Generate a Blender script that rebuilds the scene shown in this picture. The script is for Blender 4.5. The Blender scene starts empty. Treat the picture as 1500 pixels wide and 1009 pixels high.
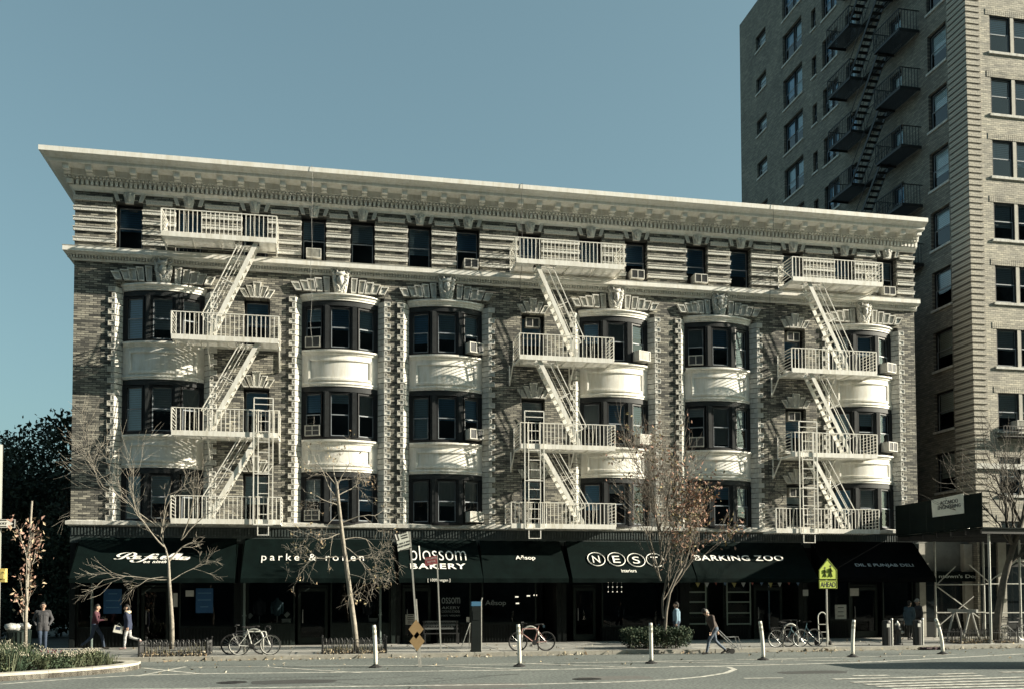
import bpy, bmesh, math, random
import numpy as np
from mathutils import Vector, Matrix, noise
random.seed(11)
R_ = math.radians
SC = bpy.context.scene
COL = SC.collection

# ------------------------------------------------------------------ camera
F_PX, YAW, PITCH, ROLL, PPY = 1375.0, 0.193634, 0.038433, -0.0031456, 818.1
CAM = Vector((10.6, -39.6, 2.024))
_fw = Vector((math.sin(YAW)*math.cos(PITCH), math.cos(YAW)*math.cos(PITCH), math.sin(PITCH)))
_rt = Vector((math.cos(YAW), -math.sin(YAW), 0))
_up = _rt.cross(_fw)
_r = _rt*math.cos(ROLL) + _up*math.sin(ROLL)
_u = _up*math.cos(ROLL) - _rt*math.sin(ROLL)
cd = bpy.data.cameras.new('camera')
cam = bpy.data.objects.new('camera', cd)
COL.objects.link(cam)
cam.matrix_world = Matrix(((_r.x, _u.x, -_fw.x, CAM.x), (_r.y, _u.y, -_fw.y, CAM.y), (_r.z, _u.z, -_fw.z, CAM.z), (0, 0, 0, 1)))
cd.sensor_fit = 'HORIZONTAL'
cd.sensor_width = 36
cd.lens = 36*F_PX/1500
cd.shift_y = (PPY-504.5)/1500
cd.clip_end = 2000
SC.camera = cam

# ------------------------------------------------------------------ sky and sun
SUN_TO = Vector((3.6, -1.0, 1.5)).normalized()      # towards the sun
EL = math.asin(SUN_TO.z)
AZ = math.atan2(SUN_TO.x, SUN_TO.y)
w = bpy.data.worlds.new('World')
SC.world = w
w.use_nodes = True
nt = w.node_tree
nt.nodes.clear()
sky = nt.nodes.new('ShaderNodeTexSky')
sky.sky_type = 'NISHITA'
sky.sun_disc = False
sky.sun_elevation = EL
sky.sun_rotation = AZ
sky.altitude = 0
sky.air_density = 1.0
sky.dust_density = 3.0
sky.ozone_density = 3.0
hs = nt.nodes.new('ShaderNodeHueSaturation')
hs.inputs['Saturation'].default_value = 0.84
tint = nt.nodes.new('ShaderNodeMix')
tint.data_type = 'RGBA'
tint.blend_type = 'MULTIPLY'
tint.inputs[0].default_value = 1.0
tint.inputs[7].default_value = (0.72, 1.03, 0.86, 1)
bg = nt.nodes.new('ShaderNodeBackground')
bg.inputs['Strength'].default_value = 0.1
out = nt.nodes.new('ShaderNodeOutputWorld')
nt.links.new(sky.outputs[0], hs.inputs['Color'])
nt.links.new(hs.outputs[0], tint.inputs[6])
gm = nt.nodes.new('ShaderNodeGamma')
gm.inputs['Gamma'].default_value = 0.72
nt.links.new(tint.outputs[2], gm.inputs['Color'])
nt.links.new(gm.outputs[0], bg.inputs['Color'])
nt.links.new(bg.outputs[0], out.inputs[0])
sl = bpy.data.lights.new('sun', 'SUN')
sl.energy = 5.0
sl.angle = R_(0.53)
sl.color = (1.0, 0.91, 0.74)
so = bpy.data.objects.new('sun', sl)
COL.objects.link(so)
so.location = (40, -40, 40)
so.rotation_euler = (-SUN_TO).to_track_quat('-Z', 'Y').to_euler()
SC.view_settings.view_transform = 'Standard'
SC.view_settings.look = 'None'
SC.view_settings.gamma = 1.0
SC.view_settings.exposure = 1.2
SC.view_settings.use_curve_mapping = False
SC.cycles.max_bounces = 6
SC.cycles.transparent_max_bounces = 12
SC.cycles.caustics_reflective = False
SC.cycles.caustics_refractive = False


def P(x, y, Y=0.0, Z=None, X=None):
    """photo pixel -> point on the plane y=Y (or z=Z, or x=X)"""
    d = _fw + _r*((x-750)/F_PX) + _u*((PPY-y)/F_PX)
    if Z is not None:
        t = (Z-CAM.z)/d.z
    elif X is not None:
        t = (X-CAM.x)/d.x
    else:
        t = (Y-CAM.y)/d.y
    return CAM + d*t


# ------------------------------------------------------------------ materials
MATS = {}


def mat(name, col, rough=0.7, var=0.15, scale=3.0, bump=0.0, bscale=40.0, metal=0.0, spec=0.5, col2=None, streak=None, grime=0.0):
    if name in MATS:
        return MATS[name]
    m = bpy.data.materials.new(name)
    m.use_nodes = True
    t = m.node_tree
    n, L = t.nodes, t.links
    b = n['Principled BSDF']
    b.inputs['Roughness'].default_value = rough
    b.inputs['Metallic'].default_value = metal
    b.inputs['Specular IOR Level'].default_value = spec
    tc = n.new('ShaderNodeTexCoord')
    vec = tc.outputs['Object']
    if streak:
        mp = n.new('ShaderNodeMapping')
        mp.inputs['Scale'].default_value = streak
        L.new(vec, mp.inputs['Vector'])
        vec = mp.outputs[0]
    nz = n.new('ShaderNodeTexNoise')
    nz.inputs['Scale'].default_value = scale
    nz.inputs['Detail'].default_value = 6
    nz.inputs['Roughness'].default_value = 0.65
    L.new(vec, nz.inputs['Vector'])
    rp = n.new('ShaderNodeValToRGB')
    c1 = [c*(1-var) for c in col]
    c2 = [min(1, c*(1+var)) for c in (col2 or col)]
    rp.color_ramp.elements[0].position = 0.3
    rp.color_ramp.elements[1].position = 0.7
    rp.color_ramp.elements[0].color = (*c1, 1)
    rp.color_ramp.elements[1].color = (*c2, 1)
    L.new(nz.outputs['Fac'], rp.inputs[0])
    colout = rp.outputs[0]
    if grime:
        # rain streaks and soot: vertically stretched stains
        mg = n.new('ShaderNodeMapping')
        mg.inputs['Scale'].default_value = (2.6, 2.6, 0.38)
        L.new(tc.outputs['Object'], mg.inputs['Vector'])
        ng = n.new('ShaderNodeTexNoise')
        ng.inputs['Scale'].default_value = 2.4
        ng.inputs['Detail'].default_value = 7
        ng.inputs['Roughness'].default_value = 0.7
        L.new(mg.outputs[0], ng.inputs['Vector'])
        rg = n.new('ShaderNodeValToRGB')
        rg.color_ramp.elements[0].position = 0.34
        rg.color_ramp.elements[1].position = 0.56
        g_ = 1-grime
        rg.color_ramp.elements[0].color = (g_, g_*0.97, g_*0.90, 1)
        rg.color_ramp.elements[1].color = (1, 1, 1, 1)
        L.new(ng.outputs['Fac'], rg.inputs[0])
        mm = n.new('ShaderNodeMix')
        mm.data_type = 'RGBA'
        mm.blend_type = 'MULTIPLY'
        mm.inputs[0].default_value = 1.0
        L.new(colout, mm.inputs[6])
        L.new(rg.outputs[0], mm.inputs[7])
        colout = mm.outputs[2]
    L.new(colout, b.inputs['Base Color'])
    if bump:
        nb = n.new('ShaderNodeTexNoise')
        nb.inputs['Scale'].default_value = bscale
        nb.inputs['Detail'].default_value = 4
        L.new(tc.outputs['Object'], nb.inputs['Vector'])
        bp = n.new('ShaderNodeBump')
        bp.inputs['Strength'].default_value = bump
        bp.inputs['Distance'].default_value = 0.02
        L.new(nb.outputs['Fac'], bp.inputs['Height'])
        L.new(bp.outputs[0], b.inputs['Normal'])
    MATS[name] = m
    return m


def brick_mat(name, c1, c2, mortar, bw=0.3, rh=0.085, axis='xz', dirt=0.35):
    if name in MATS:
        return MATS[name]
    m = bpy.data.materials.new(name)
    m.use_nodes = True
    t = m.node_tree
    n, L = t.nodes, t.links
    b = n['Principled BSDF']
    b.inputs['Roughness'].default_value = 0.85
    tc = n.new('ShaderNodeTexCoord')
    sp = n.new('ShaderNodeSeparateXYZ')
    L.new(tc.outputs['Object'], sp.inputs[0])
    cb = n.new('ShaderNodeCombineXYZ')
    L.new(sp.outputs[0 if axis == 'xz' else 1], cb.inputs[0])
    L.new(sp.outputs[2], cb.inputs[1])
    br = n.new('ShaderNodeTexBrick')
    br.inputs['Scale'].default_value = 1.0
    br.inputs['Brick Width'].default_value = bw
    br.inputs['Row Height'].default_value = rh
    br.inputs['Mortar Size'].default_value = 0.011
    br.inputs['Bias'].default_value = 0.1 if name == 'roman_brick' else 0.0
    br.inputs['Color1'].default_value = (*c1, 1)
    br.inputs['Color2'].default_value = (*c2, 1)
    br.inputs['Mortar'].default_value = (*mortar, 1)
    L.new(cb.outputs[0], br.inputs['Vector'])
    mp = n.new('ShaderNodeMapping')
    mp.inputs['Scale'].default_value = (1.3, 11.0, 1)
    L.new(cb.outputs[0], mp.inputs['Vector'])
    nz = n.new('ShaderNodeTexNoise')
    nz.inputs['Scale'].default_value = 1.0
    nz.inputs['Detail'].default_value = 5
    L.new(mp.outputs[0], nz.inputs['Vector'])
    rp = n.new('ShaderNodeValToRGB')
    rp.color_ramp.elements[0].position = 0.35
    rp.color_ramp.elements[1].position = 0.68
    lo = 1-dirt
    rp.color_ramp.elements[0].color = (lo, lo, lo, 1)
    rp.color_ramp.elements[1].color = (1.25, 1.22, 1.15, 1)
    L.new(nz.outputs['Fac'], rp.inputs[0])
    mx = n.new('ShaderNodeMix')
    mx.data_type = 'RGBA'
    mx.blend_type = 'MULTIPLY'
    mx.inputs[0].default_value = 1.0
    L.new(br.outputs['Color'], mx.inputs[6])
    L.new(rp.outputs[0], mx.inputs[7])
    nz2 = n.new('ShaderNodeTexNoise')
    nz2.inputs['Scale'].default_value = 0.5
    nz2.inputs['Detail'].default_value = 4
    L.new(cb.outputs[0], nz2.inputs['Vector'])
    rp2 = n.new('ShaderNodeValToRGB')
    rp2.color_ramp.elements[0].position = 0.3
    rp2.color_ramp.elements[1].position = 0.7
    rp2.color_ramp.elements[0].color = (0.78, 0.78, 0.8, 1)
    rp2.color_ramp.elements[1].color = (1.1, 1.1, 1.08, 1)
    L.new(nz2.outputs['Fac'], rp2.inputs[0])
    mx2 = n.new('ShaderNodeMix')
    mx2.data_type = 'RGBA'
    mx2.blend_type = 'MULTIPLY'
    mx2.inputs[0].default_value = 1.0
    L.new(mx.outputs[2], mx2.inputs[6])
    L.new(rp2.outputs[0], mx2.inputs[7])
    L.new(mx2.outputs[2], b.inputs['Base Color'])
    bp = n.new('ShaderNodeBump')
    bp.inputs['Strength'].default_value = 0.7
    bp.inputs['Distance'].default_value = 0.02
    ad = n.new('ShaderNodeMath')
    ad.operation = 'SUBTRACT'
    L.new(nz.outputs['Fac'], ad.inputs[0])
    L.new(br.outputs['Fac'], ad.inputs[1])
    L.new(ad.outputs[0], bp.inputs['Height'])
    L.new(bp.outputs[0], b.inputs['Normal'])
    MATS[name] = m
    return m


def glass_mat(name='window_glass', tint=(0.90, 0.96, 0.99), refl=1.0, base=0.02, ior=1.6):
    if name in MATS:
        return MATS[name]
    m = bpy.data.materials.new(name)
    m.use_nodes = True
    t = m.node_tree
    n, L = t.nodes, t.links
    n.remove(n['Principled BSDF'])
    o = n['Material Output']
    tr = n.new('ShaderNodeBsdfTransparent')
    tr.inputs[0].default_value = (*tint, 1)
    gl = n.new('ShaderNodeBsdfGlossy')
    gl.inputs['Roughness'].default_value = 0.02
    gl.inputs['Color'].default_value = (refl, refl, refl, 1)
    tc = n.new('ShaderNodeTexCoord')
    nz = n.new('ShaderNodeTexNoise')
    nz.inputs['Scale'].default_value = 1.6
    L.new(tc.outputs['Object'], nz.inputs['Vector'])
    bp = n.new('ShaderNodeBump')
    bp.inputs['Strength'].default_value = 0.03
    bp.inputs['Distance'].default_value = 0.1
    L.new(nz.outputs['Fac'], bp.inputs['Height'])
    L.new(bp.outputs[0], gl.inputs['Normal'])
    fr = n.new('ShaderNodeFresnel')
    fr.inputs['IOR'].default_value = ior
    ad = n.new('ShaderNodeMath')
    ad.operation = 'ADD'
    ad.inputs[1].default_value = base
    L.new(fr.outputs[0], ad.inputs[0])
    mx = n.new('ShaderNodeMixShader')
    L.new(ad.outputs[0], mx.inputs[0])
    L.new(tr.outputs[0], mx.inputs[1])
    L.new(gl.outputs[0], mx.inputs[2])
    L.new(mx.outputs[0], o.inputs[0])
    MATS[name] = m
    return m


def emit_mat(name, col, s):
    m = bpy.data.materials.new(name)
    m.use_nodes = True
    b = m.node_tree.nodes['Principled BSDF']
    b.inputs['Emission Color'].default_value = (*col, 1)
    b.inputs['Emission Strength'].default_value = s
    b.inputs['Base Color'].default_value = (*col, 1)
    return m


M_STONE = mat('painted_stone', (0.81, 0.80, 0.755), 0.6, 0.06, 2.2, 0.12, 30, grime=0.16)
M_STONE2 = mat('limestone', (0.60, 0.595, 0.56), 0.75, 0.15, 5, 0.3, 45, grime=0.3)
M_BAND = mat('ornament_band', (0.58, 0.57, 0.53), 0.75, 0.35, 26, 0.9, 22)
M_BRICK = brick_mat('roman_brick', (0.46, 0.445, 0.39), (0.085, 0.087, 0.083), (0.05, 0.051, 0.05))
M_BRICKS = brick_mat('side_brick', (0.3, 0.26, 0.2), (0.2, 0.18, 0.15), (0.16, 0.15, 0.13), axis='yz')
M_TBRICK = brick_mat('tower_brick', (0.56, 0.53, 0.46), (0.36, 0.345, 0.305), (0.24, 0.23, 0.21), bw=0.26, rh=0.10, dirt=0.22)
M_TBRICK_SHADED = brick_mat('tower_brick_shaded', (0.30, 0.287, 0.25), (0.19, 0.183, 0.16), (0.13, 0.126, 0.115), bw=0.26, rh=0.10, axis='yz', dirt=0.25)  # tower brick darkened: shade of the side wall put into its colour
M_FRAME = mat('dark_window_frame', (0.014, 0.015, 0.017), 0.5, 0.2, spec=0.3)
M_MULL = mat('bronze_mullion', (0.024, 0.027, 0.029), 0.6, 0.3, 4, spec=0.3)
M_SASH = mat('grey_sash', (0.26, 0.29, 0.32), 0.5, 0.1)
M_GLASS = glass_mat()
M_SHOPGLASS = glass_mat('shop_glass', (0.62, 0.68, 0.7), 1.0, 0.0, 1.35)
M_BLINDS = [mat('sky_tinted_blind_%d' % k, c, 0.8, 0.12, 9, streak=(0.3, 1, 6)) for k, c in enumerate(((0.32, 0.58, 0.84), (0.60, 0.80, 0.93), (0.21, 0.43, 0.66), (0.80, 0.89, 0.94)))]  # blue of the sky reflected in the panes is painted into the blinds
M_CURTAIN = mat('pale_curtain', (0.50, 0.53, 0.52), 0.9, 0.18, 6, streak=(6, 1, 0.3))
M_ROOM = mat('dark_room', (0.012, 0.018, 0.022), 0.9, 0.3, 1)
M_IRON = mat('cream_iron', (0.81, 0.80, 0.755), 0.5, 0.06, 5, 0.05, 60, grime=0.2)
M_BLACK = mat('black_iron', (0.018, 0.019, 0.02), 0.5, 0.3, 6)
M_AWN = mat('dark_green_canvas', (0.0028, 0.0072, 0.0068), 0.8, 0.3, 2.0, 0.15, 180, spec=0.06)
M_AWN2 = mat('black_canvas', (0.0035, 0.0042, 0.005), 0.9, 0.3, 2.0, 0.15, 180, spec=0.05)
M_LETTER = mat('white_lettering', (0.88, 0.86, 0.80), 0.7, 0.05)
M_SHOP = mat('black_shopfront', (0.007, 0.010, 0.010), 0.6, 0.4, 3, spec=0.2)
M_SHOPG = mat('green_shopfront', (0.014, 0.022, 0.02), 0.6, 0.3, 4, spec=0.25)
M_ALU = mat('aluminium', (0.42, 0.43, 0.43), 0.35, 0.1, 8, metal=0.6)
M_GALV = mat('galvanised_steel', (0.45, 0.45, 0.42), 0.45, 0.18, 9, metal=0.4)
M_ACW = mat('air_conditioner_shell', (0.52, 0.51, 0.47), 0.6, 0.15, 5, grime=0.3)
M_ACD = mat('air_conditioner_grille', (0.06, 0.065, 0.07), 0.6, 0.2, 8)
M_ASPH = None
M_WHITEP = mat('white_plastic', (0.80, 0.78, 0.70), 0.5, 0.08, 6)
M_RUBBER = mat('black_rubber', (0.015, 0.015, 0.015), 0.8, 0.2, 10)
M_BARK = mat('pale_bark', (0.27, 0.245, 0.205), 0.9, 0.35, 7, 0.5, 30)
M_BARKD = mat('dark_bark', (0.10, 0.09, 0.075), 0.9, 0.35, 7, 0.5, 30)
M_ROOF = mat('tar_roof', (0.08, 0.08, 0.08), 0.9, 0.2)
M_CONC = mat('concrete_slab', (0.30, 0.295, 0.27), 0.9, 0.22, 1.3, 0.25, 60)
M_KERB = mat('granite_kerb', (0.36, 0.345, 0.30), 0.85, 0.25, 4, 0.3, 50)
M_BLUEP = mat('blue_poster', (0.02, 0.10, 0.24), 0.5, 0.08, 2)
M_PAPER = mat('paper', (0.6, 0.6, 0.56), 0.7, 0.12, 8)

# ------------------------------------------------------------------ mesh helpers


class MB:
    def __init__(s):
        s.v, s.f, s.mi = [], [], []
        s.cur = 0

    def face(s, idx):
        s.f.append(idx)
        s.mi.append(s.cur)

    def quad(s, a, b, c, d):
        i = len(s.v)
        s.v += [tuple(a), tuple(b), tuple(c), tuple(d)]
        s.face((i, i+1, i+2, i+3))

    def box(s, x0, y0, z0, x1, y1, z1):
        i = len(s.v)
        s.v += [(x0, y0, z0), (x1, y0, z0), (x1, y1, z0), (x0, y1, z0), (x0, y0, z1), (x1, y0, z1), (x1, y1, z1), (x0, y1, z1)]
        for q in ((0, 3, 2, 1), (4, 5, 6, 7), (0, 1, 5, 4), (1, 2, 6, 5), (2, 3, 7, 6), (3, 0, 4, 7)):
            s.face(tuple(i+k for k in q))

    def bar(s, a, b, w, h=None, up=(0, 0, 1)):
        """square-section bar from a to b"""
        a, b = Vector(a), Vector(b)
        h = h or w
        d = (b-a).normalized()
        upv = Vector(up)
        if abs(d.dot(upv)) > 0.98:
            upv = Vector((1, 0, 0))
        sx = d.cross(upv).normalized()*w/2
        sy = sx.cross(d).normalized()*h/2
        i = len(s.v)
        for p in (a, b):
            s.v += [tuple(p-sx-sy), tuple(p+sx-sy), tuple(p+sx+sy), tuple(p-sx+sy)]
        for q in ((3, 2, 1, 0), (4, 5, 6, 7), (0, 1, 5, 4), (1, 2, 6, 5), (2, 3, 7, 6), (3, 0, 4, 7)):
            s.face(tuple(i+k for k in q))

    def tube(s, pts, rad, n=8, cap=True):
        pts = [Vector(p) for p in pts]
        if not isinstance(rad, (list, tuple)):
            rad = [rad]*len(pts)
        base = len(s.v)
        prev = None
        for k, p in enumerate(pts):
            d = (pts[min(k+1, len(pts)-1)]-pts[max(k-1, 0)])
            if d.length < 1e-7:
                d = Vector((0, 0, 1))
            d.normalize()
            if prev is None:
                q = Vector((0, 0, 1)) if abs(d.z) < 0.9 else Vector((1, 0, 0))
            else:
                q = prev
            sx = (q - d*q.dot(d))
            if sx.length < 1e-5:
                sx = d.orthogonal()
            sx.normalize()
            prev = sx
            sy = d.cross(sx)
            for j in range(n):
                a = 2*math.pi*j/n
                s.v.append(tuple(p+(sx*math.cos(a)+sy*math.sin(a))*rad[k]))
        for k in range(len(pts)-1):
            for j in range(n):
                a, b = base+k*n+j, base+k*n+(j+1) % n
                s.face((a, b, b+n, a+n))
        if cap:
            s.face(tuple(base+j for j in range(n))[::-1])
            s.face(tuple(base+(len(pts)-1)*n+j for j in range(n)))

    def lathe(s, prof, c=(0, 0, 0), n=16):
        base = len(s.v)
        for r, z in prof:
            for j in range(n):
                a = 2*math.pi*j/n
                s.v.append((c[0]+r*math.cos(a), c[1]+r*math.sin(a), c[2]+z))
        for k in range(len(prof)-1):
            for j in range(n):
                a, b = base+k*n+j, base+k*n+(j+1) % n
                s.face((a, b, b+n, a+n))
        s.face(tuple(base+j for j in range(n))[::-1])
        s.face(tuple(base+(len(prof)-1)*n+j for j in range(n)))

    def prism(s, poly, z0, z1):
        """plan polygon (x,y) between z0 and z1"""
        n = len(poly)
        i = len(s.v)
        s.v += [(x, y, z0) for x, y in poly]+[(x, y, z1) for x, y in poly]
        s.face(tuple(i+k for k in range(n))[::-1])
        s.face(tuple(i+n+k for k in range(n)))
        for k in range(n):
            s.face((i+k, i+(k+1) % n, i+n+(k+1) % n, i+n+k))

    def panel(s, poly, y0, y1, inset=0.0, deep=0.0):
        """elevation polygon (x,z) from back y0 to front y1 (y1<y0); optional sunk panel"""
        n = len(poly)
        i = len(s.v)
        s.v += [(x, y0, z) for x, z in poly]+[(x, y1, z) for x, z in poly]
        s.face(tuple(i+k for k in range(n))[::-1])
        for k in range(n):
            s.face((i+k, i+(k+1) % n, i+n+(k+1) % n, i+n+k))
        if not inset:
            s.face(tuple(i+n+k for k in range(n)))
            return
        cx = sum(p[0] for p in poly)/n
        cz = sum(p[1] for p in poly)/n
        wx = max(p[0] for p in poly)-min(p[0] for p in poly)
        wz = max(p[1] for p in poly)-min(p[1] for p in poly)
        fx, fz = max(0.1, 1-2*inset/wx), max(0.1, 1-2*inset/wz)
        j = len(s.v)
        ins = [(cx+(x-cx)*fx, cz+(z-cz)*fz) for x, z in poly]
        s.v += [(x, y1, z) for x, z in ins]+[(x, y1+deep, z) for x, z in ins]
        for k in range(n):
            k2 = (k+1) % n
            s.face((i+n+k, i+n+k2, j+k2, j+k))
            s.face((j+k, j+k2, j+n+k2, j+n+k))
        s.face(tuple(j+n+k for k in range(n)))

    def ball(s, c, r, seg=10, rings=7, nz=0.0, seed=0):
        if not isinstance(r, (tuple, list)):
            r = (r, r, r)
        base = len(s.v)
        for k in range(1, rings):
            th = math.pi*k/rings
            for j in range(seg):
                ph = 2*math.pi*j/seg
                d = Vector((math.sin(th)*math.cos(ph), math.sin(th)*math.sin(ph), math.cos(th)))
                m = 1+nz*noise.noise(d*3.1+Vector((seed, seed*1.7, 0)))
                s.v.append((c[0]+d.x*r[0]*m, c[1]+d.y*r[1]*m, c[2]+d.z*r[2]*m))
        t = len(s.v)
        s.v += [(c[0], c[1], c[2]+r[2]), (c[0], c[1], c[2]-r[2])]
        for k in range(rings-2):
            for j in range(seg):
                a, b = base+k*seg+j, base+k*seg+(j+1) % seg
                s.face((a, a+seg, b+seg, b))
        for j in range(seg):
            s.face((t, base+j, base+(j+1) % seg))
            l = base+(rings-2)*seg
            s.face((t+1, l+(j+1) % seg, l+j))

    def mesh(s, name, mats, smooth=False):
        me = bpy.data.meshes.new(name)
        me.from_pydata(s.v, [], s.f)
        if not isinstance(mats, (list, tuple)):
            mats = [mats]
        for m in mats:
            me.materials.append(m)
        if len(mats) > 1:
            me.polygons.foreach_set('material_index', s.mi)
        if smooth:
            me.polygons.foreach_set('use_smooth', [True]*len(me.polygons))
        me.update()
        return me

    def build(s, name, mats, parent=None, loc=None, smooth=False, **kw):
        return obj(name, s.mesh(name, mats, smooth), parent, loc, **kw)


INV = {}


def obj(name, me, parent=None, loc=None, rz=0.0, world=True, **kw):
    o = bpy.data.objects.new(name, me)
    COL.objects.link(o)
    if loc is not None:
        o.location = loc
    if rz:
        o.rotation_euler = (0, 0, rz)
    if parent is not None:
        o.parent = parent
        if world and parent.name in INV:
            o.matrix_parent_inverse = INV[parent.name]
    for k, v in kw.items():
        o[k] = v
    return o


def thing(name, label, cat, loc=(0, 0, 0), rz=0.0, group=None):
    """an Empty at a thing's base; parts built in world coordinates attach with world=True"""
    o = bpy.data.objects.new(name, None)
    COL.objects.link(o)
    o.empty_display_size = 0.2
    o.location = loc
    o.rotation_euler = (0, 0, rz)
    o['label'] = label
    o['category'] = cat
    if group:
        o['group'] = group
    INV[o.name] = (Matrix.Translation(Vector(loc)) @ Matrix.Rotation(rz, 4, 'Z')).inverted()
    return o


def local(o, parent):
    """attach as a part modelled in the parent's own coordinates"""
    o.parent = parent
    o.matrix_parent_inverse = Matrix.Identity(4)
    return o


def lpart(mb, name, mats, parent, loc=None, smooth=False, **kw):
    return mb.build(name, mats, parent, loc, smooth, world=False, **kw)


def copy_tree(o, parent=None):
    c = o.copy()
    COL.objects.link(c)
    c.parent = parent
    for ch in o.children:
        copy_tree(ch, c)
    return c


def text_mesh(name, s, width=None, height=None, shear=0.0, bold=0.0, extrude=0.004, spacing=1.0, mat_=None):
    cu = bpy.data.curves.new('lettering', 'FONT')
    cu.body = s
    cu.size = 1.0
    cu.shear = shear
    cu.offset = bold
    cu.extrude = extrude
    cu.space_character = spacing
    cu.align_x = 'CENTER'
    cu.align_y = 'CENTER'
    cu.resolution_u = 4
    to = bpy.data.objects.new('lettering', cu)
    COL.objects.link(to)
    dg = bpy.context.evaluated_depsgraph_get()
    me = bpy.data.meshes.new_from_object(to.evaluated_get(dg))
    bpy.data.objects.remove(to)
    bpy.data.curves.remove(cu)
    vs = np.array([v.co[:] for v in me.vertices])
    lo, hi = vs.min(0), vs.max(0)
    c = (lo+hi)/2
    sx = (width/(hi[0]-lo[0])) if width else None
    sy = (height/(hi[1]-lo[1])) if height else None
    sx = sx or sy
    sy = sy or sx
    vs = (vs-c)*np.array([sx, sy, 1.0])
    me.vertices.foreach_set('co', vs.ravel())
    me.materials.clear()
    me.materials.append(mat_ or M_LETTER)
    me.name = name
    me.update()
    return me


def put_text(parent, s, at, rot, width=None, height=None, name='lettering', **kw):
    me = text_mesh(name, s, width, height, **kw)
    o = obj(name, me, parent)
    o.location = at
    o.rotation_euler = rot
    return o

# ------------------------------------------------------------------ ground
def asphalt():
    m = bpy.data.materials.new('asphalt')
    m.use_nodes = True
    t = m.node_tree
    n, L = t.nodes, t.links
    b = n['Principled BSDF']
    b.inputs['Roughness'].default_value = 0.85
    tc = n.new('ShaderNodeTexCoord')
    a = n.new('ShaderNodeTexNoise')
    a.inputs['Scale'].default_value = 0.35
    a.inputs['Detail'].default_value = 8
    c = n.new('ShaderNodeTexNoise')
    c.inputs['Scale'].default_value = 13
    c.inputs['Detail'].default_value = 5
    L.new(tc.outputs['Object'], a.inputs['Vector'])
    L.new(tc.outputs['Object'], c.inputs['Vector'])
    r1 = n.new('ShaderNodeValToRGB')
    r1.color_ramp.elements[0].position = 0.3
    r1.color_ramp.elements[0].color = (0.112, 0.128, 0.124, 1)
    r1.color_ramp.elements[1].position = 0.72
    r1.color_ramp.elements[1].color = (0.168, 0.184, 0.174, 1)
    r2 = n.new('ShaderNodeValToRGB')
    r2.color_ramp.elements[0].position = 0.35
    r2.color_ramp.elements[0].color = (0.5, 0.5, 0.5, 1)
    r2.color_ramp.elements[1].position = 0.7
    r2.color_ramp.elements[1].color = (1.5, 1.5, 1.45, 1)
    L.new(a.outputs['Fac'], r1.inputs[0])
    L.new(c.outputs['Fac'], r2.inputs[0])
    mx = n.new('ShaderNodeMix')
    mx.data_type = 'RGBA'
    mx.blend_type = 'MULTIPLY'
    mx.inputs[0].default_value = 1
    L.new(r1.outputs[0], mx.inputs[6])
    L.new(r2.outputs[0], mx.inputs[7])
    L.new(mx.outputs[2], b.inputs['Base Color'])
    bp = n.new('ShaderNodeBump')
    bp.inputs['Strength'].default_value = 0.5
    bp.inputs['Distance'].default_value = 0.01
    L.new(c.outputs['Fac'], bp.inputs['Height'])
    L.new(bp.outputs[0], b.inputs['Normal'])
    return m


M_ASPH = asphalt()
ROAD_Z = -0.15
mb = MB()
mb.quad((-300, -300, ROAD_Z), (300, -300, ROAD_Z), (300, 300, ROAD_Z), (-300, 300, ROAD_Z))
road = mb.build('road', M_ASPH, kind='structure')

KERB_Y = -6.6
mb = MB()
mb.box(-1.2, KERB_Y+0.18, -0.35, 62, 0.6, -0.03)
pave = mb.build('pavement', M_CONC, kind='structure')
unit = MB()
unit.box(0.012, 0.012, -0.06, 1.488, 1.488, 0.0)
slab_me = unit.mesh('slab', M_CONC)
mats_s = [M_CONC, mat('concrete_slab_light', (0.36, 0.35, 0.32), 0.9, 0.2, 1.3, 0.25, 60), mat('concrete_slab_dark', (0.245, 0.245, 0.23), 0.9, 0.25, 1.3, 0.25, 60)]
slab_mes = []
for m_ in mats_s:
    c_ = slab_me.copy()
    c_.materials[0] = m_
    slab_mes.append(c_)
for i in range(29):
    for j in range(5):
        o = obj('slab', random.choice(slab_mes), pave, (-1.2+i*1.5, KERB_Y+0.18+j*1.28, 0.0))
        o.scale = (1, 1.28/1.5, 1)
        o.location.z = random.uniform(-0.004, 0.004)
kb = MB()
kb.box(0, 0, -0.2, 1.99, 0.17, 0.145)
kerb_me = kb.mesh('kerb_stone', M_KERB)
for i in range(24):
    o = obj('kerb_stone', kerb_me, pave, (-1.2+i*2.0, KERB_Y+random.uniform(-0.008, 0.008), ROAD_Z+random.uniform(-0.006, 0.004)))

# road paint
M_PAINT = mat('road_paint', (0.30, 0.29, 0.255), 0.8, 0.35, 5.5, 0.2, 40, col2=(0.66, 0.64, 0.57))


def stripe(pts, wd, name='lane_line'):
    m = MB()
    pts = [Vector((p[0], p[1], 0)) for p in pts]
    L_, R2 = [], []
    for k, p in enumerate(pts):
        d = (pts[min(k+1, len(pts)-1)]-pts[max(k-1, 0)]).normalized()
        nn = Vector((-d.y, d.x, 0))*wd/2
        L_.append(p+nn)
        R2.append(p-nn)
    i = len(m.v)
    for a, b_ in zip(L_, R2):
        m.v += [(a.x, a.y, ROAD_Z+stripe.z), (b_.x, b_.y, ROAD_Z+stripe.z)]
    for k in range(len(pts)-1):
        m.face((i+2*k, i+2*k+1, i+2*k+3, i+2*k+2))
    stripe.z += 0.0006
    return m.build(name, M_PAINT, road)


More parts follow.
